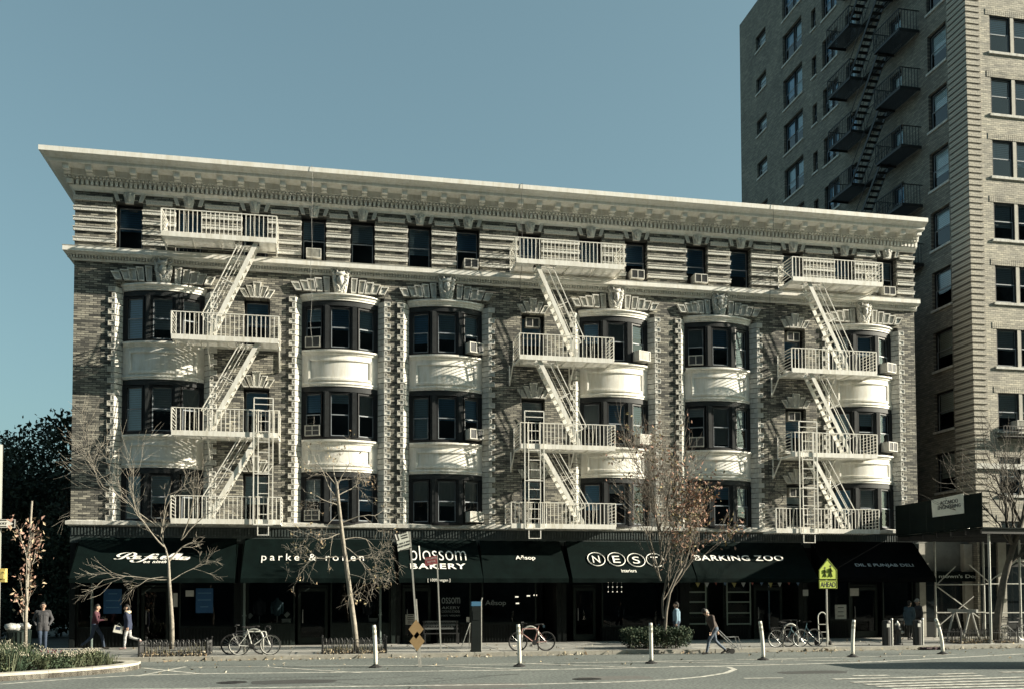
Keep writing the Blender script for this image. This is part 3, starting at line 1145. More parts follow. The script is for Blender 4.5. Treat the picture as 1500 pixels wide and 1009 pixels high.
def fire_escape(label, xs, zplat, stairs, ladder_x, wallx):
    """xs: list of (x0,x1) per platform from the second to the fifth storey; stairs: (xtop, xbottom) per flight"""
    t = thing('fire_escape', label, 'fire escape', ((xs[0][0]+xs[0][1])/2, -0.05, zplat[0]))
    for k, ((x0, x1), z) in enumerate(zip(xs, zplat)):
        y0 = -FD
        yb = -0.03
        m = MB()
        m.box(x0, y0-0.03, z-0.11, x1, y0+0.02, z+0.09)
        m.box(x0, yb-0.04, z-0.08, x1, yb, z)
        # stair hole in the floor (flight leaves from this platform downward)
        hx0, hx1 = (0, 0)
        if k > 0:
            xt, xb = stairs[k-1]
            s = 1 if xb > xt else -1
            hx0, hx1 = sorted((xt-0.05*s, xt+0.9*s))
        y = y0+0.06
        while y < yb-0.05:
            if hx1 > hx0 and y < y0+0.72:
                if hx0 > x0+0.05:
                    m.box(x0+0.03, y, z-0.015, hx0, y+0.064, z+0.0)
                if hx1 < x1-0.05:
                    m.box(hx1, y, z-0.015, x1-0.03, y+0.064, z+0.0)
            else:
                m.box(x0+0.03, y, z-0.015, x1-0.03, y+0.064, z)
            y += 0.082
        n = max(2, int((x1-x0)/0.95))
        for q in range(n+1):
            x = x0+(x1-x0)*q/n
            if hx1 > hx0 and hx0+0.05 < x < hx1-0.05 and 0 < q < n:
                continue
            m.box(x-0.025 if q else x, y0, z-0.085, (x+0.025 if q < n else x), yb, z-0.017) if 0 < q < n else m.box(min(x, x+0.05*(1 if q == 0 else -1)), y0+0.021, z-0.09, max(x, x+0.05*(1 if q == 0 else -1)), yb, z-0.017)
        m.build('platform', M_IRON, t)
        # railing
        m = MB()
        zt = z+0.98
        m.bar((x0, y0, zt), (x1, y0, zt), 0.045, 0.03)
        for xx in (x0, x1):
            m.bar((xx, y0, zt), (xx, yb, zt), 0.045, 0.03)
            m.bar((xx, y0, z), (xx, y0, zt), 0.045)
            nb = 7
            for q in range(1, nb):
                zz = z+(zt-z)*q/nb
                m.bar((xx, y0, zz), (xx, yb, zz), 0.03, 0.022)
            m.bar((xx, yb, z-0.05), (xx, yb, zt), 0.04)
        nb = int((x1-x0)/0.165)
        for q in range(1, nb):
            x = x0+(x1-x0)*q/nb
            m.bar((x, y0, z), (x, y0, zt), 0.026)
        for xx in (x0+0.9, x1-0.9):
            m.bar((xx, y0+0.02, zt-0.02), (xx, y0+0.35, z), 0.022)
        m.build('railing', M_IRON, t)
        # brackets
        if k == 0:
            pass
        elif k < 3:
            for xx in wallx[k]:
                m = MB()
                m.bar((xx, -0.04, z-0.95), (xx, -0.04, z-0.08), 0.05)
                m.bar((xx, -0.06, z-0.92), (xx, y0+0.45, z-0.10), 0.045)
                m.build('bracket', M_IRON, t)
        else:
            for xx in (x0+0.04, x1-0.04):
                m = MB()
                m.bar((xx, -0.02, z+0.95), (xx, y0+0.05, z+0.0), 0.03)
                m.bar((xx, y0+0.3, z-0.1), (xx, -0.34, 15.93), 0.04)
                m.build('bracket', M_IRON, t)
    for k, (xt, xb) in enumerate(stairs):
        zt, zb = zplat[k+1], zplat[k]
        ya, yc = -FD+0.10, -FD+0.66
        m = MB()
        for y in (ya, yc):
            m.bar((xt, y, zt-0.05), (xb, y, zb+0.05), 0.025, 0.17)
        st = m.build('stair', M_IRON, t)
        n = 13
        tm = MB()
        tm.box(-0.10, ya+0.013, -0.015, 0.10, yc-0.013, 0.012)
        tmm = tm.mesh('tread', M_IRON)
        for q in range(n):
            f = (q+0.7)/(n+0.4)
            local(obj('tread', tmm, None, (xt+(xb-xt)*f, 0, zt+(zb-zt)*f)), st)
        m = MB()
        for y in (ya, yc):
            d = Vector((xb-xt, 0, zb-zt)).normalized()
            nn = Vector((-d.z, 0, d.x))
            if nn.z < 0:
                nn = -nn
            a = Vector((xt, y, zt-0.1))+nn*0.62+d*0.2
            b_ = Vector((xb, y, zb))+nn*0.62-d*0.7
            m.bar(a, b_, 0.03)
            m.bar(b_, b_-nn*0.55, 0.025)
            mid = (a+b_)/2
            m.bar(mid, mid-nn*0.55, 0.025)
            m.bar(a-nn*0.25, b_-nn*0.25, 0.018)
        m.build('handrail', M_IRON, t)
    # drop ladder with its guide frame
    m = MB()
    x0, x1 = ladder_x
    y = -FD-0.10
    zt = zplat[1]+1.45
    zb = zplat[0]-0.12
    for xx in (x0, x1):
        m.bar((xx, y, zb), (xx, y, zt), 0.04)
    m.bar((x0, y, zt), (x1, y, zt), 0.04)
    m.bar((x0, y, zt-0.25), (x1, y, zt-0.25), 0.03)
    m.bar((x0, y, zb+2.0), (x1, y, zb+2.0), 0.03)
    m.bar((x0, y, zb), (x1, y, zb), 0.05)
    m.build('ladder_guide', M_IRON, t)
    m = MB()
    a, b_ = x0+0.17, x1-0.15
    zb2 = zplat[0]-0.55
    zl = zplat[1]+1.0
    for xx in (a, b_):
        m.bar((xx, y+0.03, zb2), (xx, y+0.03, zl), 0.035)
    z = zb2+0.02
    while z < zl:
        m.bar((a, y+0.03, z), (b_, y+0.03, z), 0.028)
        z += 0.41
    m.build('ladder', M_IRON, t)
    return t


def fx(x, y):
    return P(x, y, -FD).x


def fz(x, y):
    return P(x, y, -FD).z


ZP = [fz(330, 765)+0.06, fz(330, 637)+0.06, fz(330, 498)+0.06, fz(330, 350)+0.06]
fire_escape('cream iron fire escape over the script-lettered awning, its stairs slanting towards the street corner',
            [(fx(250, 760), fx(411, 765)), (fx(251, 630), fx(408, 640)), (fx(251, 490), fx(408, 500)), (fx(236, 340), fx(405, 350))],
            ZP, [(fx(377, 650), fx(303, 760)), (fx(378, 512), fx(303, 630)), (fx(376, 362), fx(305, 492))],
            (fx(372, 650), fx(400, 650)), [(fx(305, 760), fx(408, 760)), (fx(302, 640), fx(407, 640)), (fx(302, 500), fx(407, 500))])
ZP2 = [fz(825, 772)+0.06, fz(825, 656)+0.06, fz(825, 527)+0.06, fz(825, 388)+0.06]
fire_escape('cream iron fire escape above the gap between the bakery awning and the circled-letter awning',
            [(fx(749, 775), fx(902, 775)), (fx(762, 655), fx(901, 655)), (fx(761, 525), fx(899, 529)), (fx(756, 380), fx(914, 390))],
            ZP2, [(fx(793, 660), fx(857, 770)), (fx(790, 530), fx(852, 650)), (fx(787, 388), fx(848, 520))],
            (fx(768, 650), fx(796, 650)), [(fx(752, 760), fx(846, 760)), (fx(757, 655), fx(845, 655)), (fx(755, 525), fx(845, 525))])
ZP3 = [fz(1220, 779)+0.06, fz(1220, 668)+0.06, fz(1220, 546)+0.06, fz(1220, 414)+0.06]
fire_escape('cream iron fire escape nearest the plywood-topped sidewalk shed',
            [(fx(1137, 779), fx(1288, 779)), (fx(1160, 668), fx(1285, 668)), (fx(1160, 546), fx(1284, 546)), (fx(1161, 411), fx(1293, 420))],
            ZP3, [(fx(1192, 672), fx(1249, 775)), (fx(1189, 550), fx(1248, 660)), (fx(1186, 420), fx(1246, 540))],
            (fx(1169, 650), fx(1195, 650)), [(fx(1140, 770), fx(1235, 770)), (fx(1152, 660), fx(1232, 660)), (fx(1150, 540), fx(1232, 540))])

# ------------------------------------------------------------------ cables hanging down the front
M_CABLE = mat('cable_grey', (0.16, 0.16, 0.15), 0.6, 0.2)
M_CABLED = mat('cable_black', (0.02, 0.02, 0.02), 0.6, 0.2)
for lab, (px, pyt), mt in (('thin pale cable hanging from the roof down past the first bow window keystones', (457, 246), M_CABLE), ('dark looping cable hanging from the roof beside the middle fire escape', (765, 270), M_CABLED), ('dark cable hanging from the roof beside the last fire escape', (1132, 300), M_CABLED)):
    x = P(px, pyt, -1.1).x
    m = MB()
    rr = random.Random(px)
    pts = [(x-0.05, -0.9, 19.53), (x, -1.12, 19.50), (x, -1.13, 19.3)]
    z = 19.0
    while z > (12.0 if mt is M_CABLE else 5.4):
        pts.append((x+rr.uniform(-0.04, 0.04), -1.13+min(1, (19.0-z)/6.0)*(0.0 if mt is M_CABLE else 1.0)*0.7, z))
        z -= 0.6
    m.tube(pts, 0.009, 5)
    if mt is M_CABLED:
        lp = [(x+0.45+0.35*math.cos(a*0.5), -0.12, 6.4+0.3*math.sin(a*0.5)) for a in range(20)]
        m.tube(lp, 0.015, 5)
        lp = [(x+0.3+0.5*math.sin(a*0.7)*0.4, -0.12, 9.8-a*0.22) for a in range(16)]
        m.tube(lp, 0.015, 5)
    o = m.build('cable', mt)
    o['label'] = lab
    o['category'] = 'cable'
    rs = MB()
    rs.tube([(x-0.3, -0.3, 19.52), (x-0.3, -0.3, 20.0)], 0.02, 6)

# ------------------------------------------------------------------ air conditioners
AC_P = {}


def aircon(x, y, z, label, w_=0.62, h=0.40, d=0.42, style=0, rz=0.0):
    t = thing('air_conditioner', label, 'air conditioner', (x, y, z), rz, 'window air conditioners')
    key = (round(w_, 2), round(h, 2), round(d, 2), style)
    if key not in AC_P:
        m = MB()
        m.box(-w_/2, -d, 0, w_/2, 0.1, h)
        fr = MB()
        b_ = 0.04
        for x0, x1, z0, z1 in ((-w_/2, w_/2, 0, b_), (-w_/2, w_/2, h-b_, h), (-w_/2, -w_/2+b_, b_, h-b_), (w_/2-b_, w_/2, b_, h-b_)):
            fr.box(x0, -d-0.025, z0, x1, -d+0.001, z1)
        if style in (1, 2):
            fr.box(-0.02, -d-0.024, b_, 0.02, -d+0.001, h-b_)
        if style == 2:
            fr.box(-w_/2+b_, -d-0.023, h/2-0.015, w_/2-b_, -d+0.001, h/2+0.015)
        g = MB()
        g.quad((-w_/2+b_, -d-0.004, b_), (w_/2-b_, -d-0.004, b_), (w_/2-b_, -d-0.004, h-b_), (-w_/2+b_, -d-0.004, h-b_))
        n = 9
        for k in range(1, n):
            zz = b_+(h-2*b_)*k/n
            g.box(-w_/2+b_, -d-0.016, zz-0.004, w_/2-b_, -d-0.005, zz+0.004)
        AC_P[key] = (m.mesh('shell', M_ACW), fr.mesh('front_frame', M_ACW), g.mesh('grille', M_ACD if style else M_ACW))
    for n_, me in zip(('shell', 'front_frame', 'grille'), AC_P[key]):
        local(obj(n_, me), t)
    return t


def bayac(bi, side, fi, style, extra=''):
    ux = side*0.695
    c = BAYS[bi]
    x = c+ux*HB
    y = ybow(c, x, 0.24, -0.22)+0.05
    zs = (Z2, Z3, Z4)[fi]+0.05
    rz = math.atan2(2*0.46*ux/HB, 1)
    order = ('first', 'second', 'third', 'fourth', 'fifth', 'last')[bi]
    fl = ('second', 'third', 'fourth')[fi]
    look = {0: 'slatted', 1: 'two-panel framed', 2: 'four-panel framed'}[style]
    aircon(x, y, zs, '%s air conditioner in the %s-floor window of the %s bow bay from the corner' % (look, fl, order), 0.66, 0.44, 0.10 if side < 0 and bi in (1, 4) else 0.42, style, rz)


for a in ((1, -1, 2, 1), (1, -1, 1, 2), (1, -1, 0, 2), (2, 1, 2, 1), (2, 1, 1, 1), (2, 1, 0, 0), (3, 1, 2, 0), (3, 1, 1, 0), (4, -1, 2, 1), (4, -1, 1, 1), (5, 1, 2, 1), (5, 1, 1, 1)):
    bayac(*a)
for i, st in ((3, 0), (6, 1), (9, 1), (10, 1), (14, 1)):
    o_ = {3: 'fourth', 6: 'seventh', 9: 'tenth', 10: 'eleventh', 14: 'last'}[i]
    aircon(TOPW[i]+(0.12 if i in (6, 10) else 0.0), 0.22, 16.05, 'small air conditioner on the sill of the %s top-floor window from the corner' % o_, 0.62, 0.40, 0.40, st)
for si, fi in ((1, 2), (2, 2), (2, 1), (2, 0)):
    z = (Z2, Z3, Z4)[fi]
    aircon(SING[si]+0.02, 0.28, z+1.42, 'air conditioner in the upper sash of the %s-floor single window by the %s fire escape' % (('second', 'third', 'fourth')[fi], ('', 'middle', 'last')[si]), 0.62, 0.42, 0.12, 1)

# ------------------------------------------------------------------ shops
SHOPS = [0.62, 7.12, 13.4, 20.55, 26.2, 31.9, 37.86]
SHOPL = ['corner cafe', 'clothes shop', 'bakery', 'furnishing shop', 'pet shop', 'deli']
ZAW, YAW_, ZAB = 4.36, -1.5, 2.72


def storefront(i, label, door, panes, bulk=0.55, fm=None, glass=True):
    """door: (x0,x1); panes: list of (x0,x1)"""
    x0, x1 = SHOPS[i], SHOPS[i+1]
    t = thing('storefront', label, 'storefront', ((x0+x1)/2, 0.3, 0.0))
    fm = fm or M_SHOP
    for xx in (x0, x1):
        m = MB()
        a, b_ = (xx, xx+0.22) if xx == x0 else (xx-0.22, xx)
        a += 0.004
        b_ -= 0.004
        m.box(a, -0.02, 0.0, b_, 0.6, 4.15)
        m.box(a+0.03, -0.06, 0.0, b_-0.03, -0.02, 0.35)
        m.build('pier', fm, t)
    m = MB()
    m.box(x0+0.22, 0.05, 3.0, x1-0.22, 0.3, 4.15)
    m.build('transom', fm, t)
    for a, b_ in panes:
        m = MB()
        m.box(a, 0.10, 0.0, b_, 0.5, bulk)
        n = int((b_-a)/0.13)
        for k in range(n):
            xx = a+0.05+(b_-a-0.1)*k/max(1, n)
            m.box(xx, 0.075, 0.06, xx+0.05, 0.101, bulk-0.06)
        m.box(a, 0.05, bulk-0.04, b_, 0.099, bulk+0.02)
        m.build('bulkhead', fm, t)
        m = MB()
        for u0, u1, v0, v1 in ((a, a+0.06, bulk+0.02, 3.0), (b_-0.06, b_, bulk+0.02, 3.0), (a+0.06, b_-0.06, 2.93, 3.0), (a+0.06, b_-0.06, bulk+0.021, bulk+0.07)):
            m.box(u0, 0.12, v0, u1, 0.20, v1)
        wf = m.build('shop_window', M_SHOPG, t)
        m = MB()
        m.quad((a+0.06, 0.16, bulk+0.07), (b_-0.06, 0.16, bulk+0.07), (b_-0.06, 0.16, 2.93), (a+0.06, 0.16, 2.93))
        local(m.build('pane', M_SHOPGLASS), wf)
    if door:
        a, b_ = door
        m = MB()
        for u0, u1, v0, v1 in ((a, a+0.12, 0.02, 2.35), (b_-0.12, b_, 0.02, 2.35), (a+0.12, b_-0.12, 2.2, 2.35), (a+0.12, b_-0.12, 0.02, 0.3), (a, b_, 2.4, 2.46)):
            m.box(u0, 0.35, v0, u1, 0.42, v1)
        d = m.build('door', M_SHOPG, t)
        m = MB()
        m.quad((a+0.12, 0.39, 0.3), (b_-0.12, 0.39, 0.3), (b_-0.12, 0.39, 2.2), (a+0.12, 0.39, 2.2))
        local(m.build('pane', M_SHOPGLASS), d)
        m = MB()
        m.tube([(a+0.2, 0.30, 0.9), (a+0.2, 0.28, 1.0), (a+0.2, 0.28, 1.35), (a+0.2, 0.30, 1.45)], 0.018, 6)
        local(m.build('handle', M_ALU), d)
    m = MB()
    m.box(x0+0.1, 3.2, 0.0, x1-0.1, 3.3, 4.2)
    m.box(x0+0.05, 0.35, 4.16, x1-0.05, 3.3, 4.25)
    m.quad((x0+0.1, 0.3, 0.02), (x1-0.1, 0.3, 0.02), (x1-0.1, 3.2, 0.02), (x0+0.1, 3.2, 0.02))
    m.box(x0+0.02, 0.6, 0, x0+0.1, 3.3, 4.2)
    m.build('shop_interior', M_ROOM, t)
    return t


PX = lambda px, y=900, Y=0.1: P(px, y, Y).x
st1 = storefront(0, 'dark corner cafe front with two blue posters and a centre door', (PX(205), PX(246)), [(0.86, PX(203)), (PX(262), 6.9)], 0.75)
st2 = storefront(1, 'clothes shop front with ribbed bulkheads and a display of garments', (PX(436), PX(480)), [(7.36, PX(432)), (PX(484), 13.17)], 0.85, M_SHOPG)
st3 = storefront(2, 'bakery front with glass door lettering beside a soap shop window', (PX(590), PX(632)), [(PX(640), PX(690)), (PX(706), PX(786))], 0.8)
st4 = storefront(3, 'unlit furnishing shop front with a small chandelier inside', (PX(800+42), PX(875)), [(PX(882), 25.95)], 0.6)
st5 = storefront(4, 'pet shop front with pale green window frames and bunting', (PX(1108), PX(1150)), [(26.45, PX(1038)), (PX(1060), PX(1100))], 0.95)
st6 = storefront(5, 'dim deli front with a poster in the window', (PX(1250), PX(1290)), [(PX(1215), PX(1246)), (PX(1294), 37.6)], 0.8)


def awning(x0, x1, label, zt=ZAW, yb=YAW_, zb=ZAB, val=0.18, material=None, name='awning', inset=0.06):
    t = thing(name, label, 'awning', ((x0+x1)/2, -0.1, zb))
    m = MB()
    ribs = max(2, round((x1-x0)/1.05))
    n = ribs*6
    rows = 8
    sd = x0*1.37
    for k in range(n+1):
        x = x0+(x1-x0)*k/n
        u = (k % 6)/6
        for r in range(rows+1):
            f = r/rows
            sag = -0.045*math.sin(math.pi*f)*math.sin(math.pi*u)**0.8+0.018*noise.noise(Vector((x*1.9+sd, f*3.0, sd)))*math.sin(math.pi*f)
            m.v.append((x+(inset*(1-f) if k == 0 else 0)-(inset*(1-f) if k == n else 0), -0.09+(yb+0.09)*f+sag*0.6, zt+(zb-zt)*f+sag))
    for k in range(n):
        for r in range(rows):
            a = k*(rows+1)+r
            m.face((a, a+1, a+rows+2, a+rows+1))
    m.build('canopy', material or M_AWN, t, smooth=True)
    m = MB()
    nv = max(4, int((x1-x0)/0.25))
    for k in range(nv):
        xa, xb = x0+(x1-x0)*k/nv, x0+(x1-x0)*(k+1)/nv
        wa, wb = 0.012*math.sin(k*1.7+sd), 0.012*math.sin((k+1)*1.7+sd)
        m.quad((xa, yb+wa, zb-val+0.4*wa), (xb, yb+wb, zb-val+0.4*wb), (xb, yb-0.002, zb), (xa, yb-0.002, zb))
    m.build('valance', material or M_AWN, t, smooth=True)
    for x in (x0+0.002, x1-0.002):
        m = MB()
        i = len(m.v)
        m.v += [(x, -0.09, zt), (x, yb, zb), (x, yb, zb-val), (x, -0.09, zb-val)]
        m.face((0, 1, 2, 3))
        m.build('side_panel', material or M_AWN, t)
    m = MB()
    for x in (x0+0.05, (x0+x1)/2, x1-0.05):
        m.bar((x, -0.02, zb-0.05), (x, yb+0.03, zb-0.05), 0.03)
    m.build('frame', M_BLACK, t)
    return t


def on_awning(f, zt=ZAW, yb=YAW_, zb=ZAB):
    """point and tilt at fraction f down the canopy"""
    y, z = -0.09+(yb+0.09)*f, zt+(zb-zt)*f
    th = math.atan2(zt-zb, -0.09-yb)
    nrm = Vector((0, -math.sin(th), math.cos(th)))
    return y, z, th, nrm


def awn_text(t, s, px0, px1, py, hpx, zt=ZAW, yb=YAW_, zb=ZAB, **kw):
    # find where the row of pixels meets the canopy
    best = None
    for k in range(101):
        f = k/100
        y, z, th, nrm = on_awning(f, zt, yb, zb)
        q = P((px0+px1)/2, py, y)
        e = abs(q.z-z)
        if best is None or e < best[0]:
            best = (e, f)
    f = best[1]
    y, z, th, nrm = on_awning(f, zt, yb, zb)
    a, b_ = P(px0, py, y).x, P(px1, py, y).x
    dz = P((px0+px1)/2, py-hpx/2, y).z-P((px0+px1)/2, py+hpx/2, y).z
    hgt = dz/(math.sin(th)+math.cos(th)*0.12)
    at = Vector(((a+b_)/2, y, z))+nrm*0.022
    if s is None:
        return at, th, b_-a, hgt
    return put_text(t, s, at, (th, 0, 0), b_-a, hgt, **kw)


aw1 = awning(0.98, 7.02, 'dark green canvas awning with white script lettering over the corner cafe')
aw2 = awning(7.24, 13.28, 'dark green canvas awning with widely spaced thin white lettering over the clothes shop')
awn_text(aw2, 'parke & ronen', 383, 533, 817.5, 15, spacing=1.45)
aw3 = awning(13.42, 16.86, 'dark green awning with tall thin letters above bold capitals over the bakery')
awn_text(aw3, 'blossom', 601, 682, 810, 24, bold=-0.012)
awn_text(aw3, 'BAKERY', 601, 682, 829, 9, bold=0.022, spacing=1.15)
put_text(aw3, '[ 100% vegan ]', Vector((P(643, 845, YAW_).x, YAW_-0.018, ZAB-0.09)), (R_(90), 0, 0), None, 0.15, bold=0.01)
aw4 = awning(16.88, 20.5, 'dark green awning carrying one short accented white name beside the bakery awning')
awn_text(aw4, 'A\u0113sop', 755, 784, 817, 8.5, bold=0.014)
aw5 = awning(20.66, 26.16, 'dark green awning with four letters in white rings over the furnishing shop')
for s_, pc in (('N', 873), ('E', 902.5), ('S', 931.5), ('T', 959)):
    at, th, wd, hg = awn_text(aw5, None, pc-12.5, pc+12.5, 819 if pc < 920 else 820, 22)
    m = MB()
    r = wd/2
    pts = [(r*math.cos(a*math.pi/16), r*math.sin(a*math.pi/16)*hg/wd, 0) for a in range(33)]
    m.tube(pts, 0.022, 5)
    o = m.build('letter_ring', M_LETTER, aw5)
    o.location = at
    o.rotation_euler = (th, 0, 0)
    put_text(aw5, s_, at, (th, 0, 0), wd*0.42, hg*0.52, bold=0.0, name='letter')
awn_text(aw5, 'interiors', 910, 932, 836, 5, bold=0.012)
aw6 = awning(26.2, 31.86, 'dark green awning with bold capitals over the pet shop')
awn_text(aw6, 'BARKING ZOO', 1017, 1147, 817, 9, bold=0.014, spacing=1.1)
aw7 = awning(32.3, 37.5, 'black awning with small serif capitals over the deli', 4.45, -1.75, 2.75, 0.2, M_AWN2)
awn_text(aw7, 'DIL E PUNJAB DELI', 1253, 1338, 828, 6, 4.45, -1.75, 2.75, bold=0.008, mat_=mat('pale_lettering', (0.5, 0.58, 0.62), 0.7, 0.1))

# script lettering drawn as brush strokes
STROKES = [
    [(95, 298), (120, 310), (190, 300), (250, 258), (300, 222), (335, 203)],
    [(245, 262), (195, 272), (150, 265), (138, 243), (180, 214), (260, 196), (350, 193), (402, 215), (388, 248), (330, 264), (290, 264)],
    [(290, 264), (300, 292), (325, 309), (356, 300)],
    [(476, 262), (448, 250), (412, 266), (392, 296), (410, 308), (446, 290), (480, 255), (455, 292), (462, 308), (500, 294)],
    [(752, 238), (735, 216), (690, 218), (630, 255), (560, 312), (480, 352), (405, 362), (356, 342), (385, 322)],
    [(548, 268), (600, 262), (668, 262)],
    [(730, 262), (702, 250), (666, 266), (646, 296), (664, 308), (700, 290), (734, 255), (709, 292), (716, 308), (760, 294)],
    [(820, 292), (868, 278), (888, 258), (866, 250), (828, 274), (820, 302), (850, 312), (900, 294)],
    [(905, 290), (960, 250), (1000, 215), (1040, 205), (1000, 262), (975, 300), (990, 314), (1020, 304)],
    [(1000, 300), (1050, 255), (1090, 215), (1126, 207), (1085, 268), (1060, 304), (1075, 318), (1105, 308)],
    [(1200, 272), (1172, 262), (1138, 278), (1118, 306), (1136, 320), (1172, 302), (1206, 266), (1180, 304), (1190, 322), (1225, 306), (1255, 268)],
]


def smooth(pts, n=6):
    out = []
    p = [Vector((a, b, 0)) for a, b in pts]
    for i in range(len(p)-1):
        p0, p1, p2, p3 = p[max(0, i-1)], p[i], p[i+1], p[min(len(p)-1, i+2)]
        for k in range(n):
            t = k/n
            out.append(0.5*((2*p1)+(p2-p0)*t+(2*p0-5*p1+4*p2-p3)*t*t+(3*p1-p0-3*p2+p3)*t*t*t))
    out.append(p[-1])
    return out


at, th, wd, hg = awn_text(aw1, None, 168, 278, 816.5, 16)
for grp in ((0, 1, 2), (3,), (4, 5), (6,), (7,), (8,), (9,), (10,)):
    m = MB()
    for si in grp:
        pts = smooth([((x-675)/1170*wd, -(y-280)/165*hg) for x, y in STROKES[si]])
        i = len(m.v)
        for k, p in enumerate(pts):
            e = min(1, 0.35+min(k, len(pts)-1-k)/5)
            h_ = 0.066*e
            d = Vector((0.55, 0.83, 0))*h_*0.55 + Vector((0.83, -0.45, 0))*h_
            m.v += [(p.x+d.x*0.8, p.y+d.y*0.8, si*0.0012), (p.x-d.x*0.8, p.y-d.y*0.8, si*0.0012)]
        for k in range(len(pts)-1):
            m.face((i+2*k, i+2*k+1, i+2*k+3, i+2*k+2))
    o = m.build('script_letter', M_LETTER, aw1)
    o.location = at
    o.rotation_euler = (th, 0, 0)
awn_text(aw1, 'on ninth', 210, 244, 822.8, 4.5, bold=0.02, shear=0.4, spacing=1.2)

# posters, window lettering and goods behind the shop glass
M_WLET = mat('window_lettering', (0.22, 0.26, 0.27), 0.7, 0.1)


def sheet(px0, py0, px1, py1, name, label, mt, Y=0.145, cat='poster', th=0.006):
    a, b_ = P(px0, py0, Y), P(px1, py1, Y)
    m = MB()
    m.box(a.x, Y-th, b_.z, b_.x, Y, a.z)
    o = m.build(name, mt)
    o['label'] = label
    o['category'] = cat
    return o


def lines_on(o, px0, py0, px1, py1, n, Y, mt, seed=0):
    rr = random.Random(seed)
    a, b_ = P(px0, py0, Y), P(px1, py1, Y)
    m = MB()
    for k in range(n):
        z = a.z+(b_.z-a.z)*(k+0.7)/(n+0.6)
        w_ = (b_.x-a.x)*rr.uniform(0.45, 0.8)
        c = (a.x+b_.x)/2
        m.box(c-w_/2, Y-0.010, z-0.018, c+w_/2, Y-0.0065, z+0.018)
    local(m.build('print_line', mt), o)


o = sheet(152, 862, 178, 898, 'poster', 'plain blue poster on the cafe pane next to the street corner', M_BLUEP)
lines_on(o, 152, 862, 178, 898, 3, 0.145, mat('light_blue_print', (0.10, 0.25, 0.42), 0.6, 0.1), 1)
o = sheet(287, 861, 312, 897, 'poster', 'plain blue poster on the cafe pane beyond the door', M_BLUEP)
lines_on(o, 287, 861, 312, 897, 3, 0.145, mat('light_blue_print', (0.10, 0.25, 0.42), 0.6, 0.1), 2)
o = sheet(272, 864, 284, 873, 'notice', 'small white notice beside the farther blue poster', M_PAPER, cat='notice')
o = sheet(254, 868, 260, 888, 'notice', 'narrow notice beside the cafe door', M_PAPER, 0.07, cat='notice')
o = sheet(594, 899, 609, 914, 'notice', 'square white notice on the bakery door', M_PAPER, 0.34, cat='notice')
lines_on(o, 594, 899, 609, 914, 5, 0.34, mat('dark_print', (0.03, 0.03, 0.03), 0.6, 0.1), 3)
o = sheet(683, 903, 690, 916, 'notice', 'small grey notice with a round mark on the bakery window', M_PAPER, cat='notice')
o = sheet(1223, 885, 1240, 913, 'poster', 'pale poster with a dark square in the deli window', M_PAPER)
lines_on(o, 1223, 885, 1240, 913, 4, 0.145, mat('dark_print', (0.03, 0.03, 0.03), 0.6, 0.1), 4)
o = sheet(1176, 863, 1184, 872, 'notice', 'small square notice on the wall between pet shop and deli', M_PAPER, -0.025, cat='notice')
o = sheet(1243, 861, 1258, 872, 'notice', 'white notice above the deli door', M_PAPER, 0.28, cat='notice')
for s_, a, b_, y, h in (('ossom', 647, 674, 879, 9), ('AKERY', 647, 674, 889.5, 4), ('COOKING SCHOOL', 647, 674, 895, 3.5), ('100% VEGAN', 647, 674, 901, 2.5)):
    p0, p1 = P(a, y, 0.13), P(b_, y, 0.13)
    put_text(st3, s_, Vector(((p0.x+p1.x)/2, 0.13, p0.z)), (R_(90), 0, 0), p1.x-p0.x, h/35.0, name='window_lettering', mat_=M_WLET)
p0, p1 = P(711, 883, 0.13), P(741, 883, 0.13)
put_text(st3, 'A\u0113sop', Vector(((p0.x+p1.x)/2, 0.13, p0.z)), (R_(90), 0, 0), p1.x-p0.x, 0.28, name='window_lettering', mat_=M_WLET)

# ------------------------------------------------------------------ brick tower beyond the gap
TX = 40.98
tw = thing('apartment_tower', 'tall buff brick apartment tower with banded corner and a shaded side wall', 'building', (50, 12, 0))
TH = 3.105                       # storey
Z0T = 28.50                      # a known front sill
levels = [Z0T+TH*k for k in range(-8, 5)]
fr_holes = []
FW = []
for z in levels:
    for x0 in (42.28, 47.6):
        fr_holes.append((x0, x0+2.5, z, z+1.83))
        FW.append((x0, z))
mb = MB()
wall_holes(mb, TX, 58, 0, 45, [h for h in fr_holes if h[3] < 44.5 and h[2] > 0.5], 0.0, 0.3)
mb.build('front_wall', M_TBRICK, tw)


def side_holes_wall(mb, y0, y1, z0, z1, hs, x, depth):
    t = MB()
    wall_holes(t, y0, y1, z0, z1, hs, 0.0, depth)
    i = len(mb.v)
    mb.v += [(x+b_, a, c) for a, b_, c in t.v]
    mb.f += [tuple(i+k for k in f)[::-1] for f in t.f]
    mb.mi += t.mi


TD = 25.2
COLS = [  # (y0, y1, sill offset from level, height)
    (1.50, 2.98, 0.38, 1.95, 'near'), (5.2, 6.3, 0.15, 1.8, 'door'), (9.6, 10.7, 0.15, 1.8, 'door'), (11.6, 13.35, 0.20, 1.75, 'mid'), (14.10, 14.66, 0.35, 1.3, 'slit'), (15.9, 18.5, 0.20, 2.05, 'double'), (21.0, 22.55, 0.35, 1.12, 'small')]
SH = []
for z in levels:
    for (a, b_, dz, h, k) in COLS:
        if z+dz+h < 44.5 and z > 1.0 and not (z < 18 and a > 5):
            SH.append((a, b_, z+dz, z+dz+h, k))
mb = MB()
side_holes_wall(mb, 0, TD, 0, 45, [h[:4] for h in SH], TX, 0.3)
mb.build('side_wall', M_TBRICK_SHADED, tw)
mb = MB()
mb.quad((TX, TD, 0), (TX, TD, 45), (58, TD, 45), (58, TD, 0))
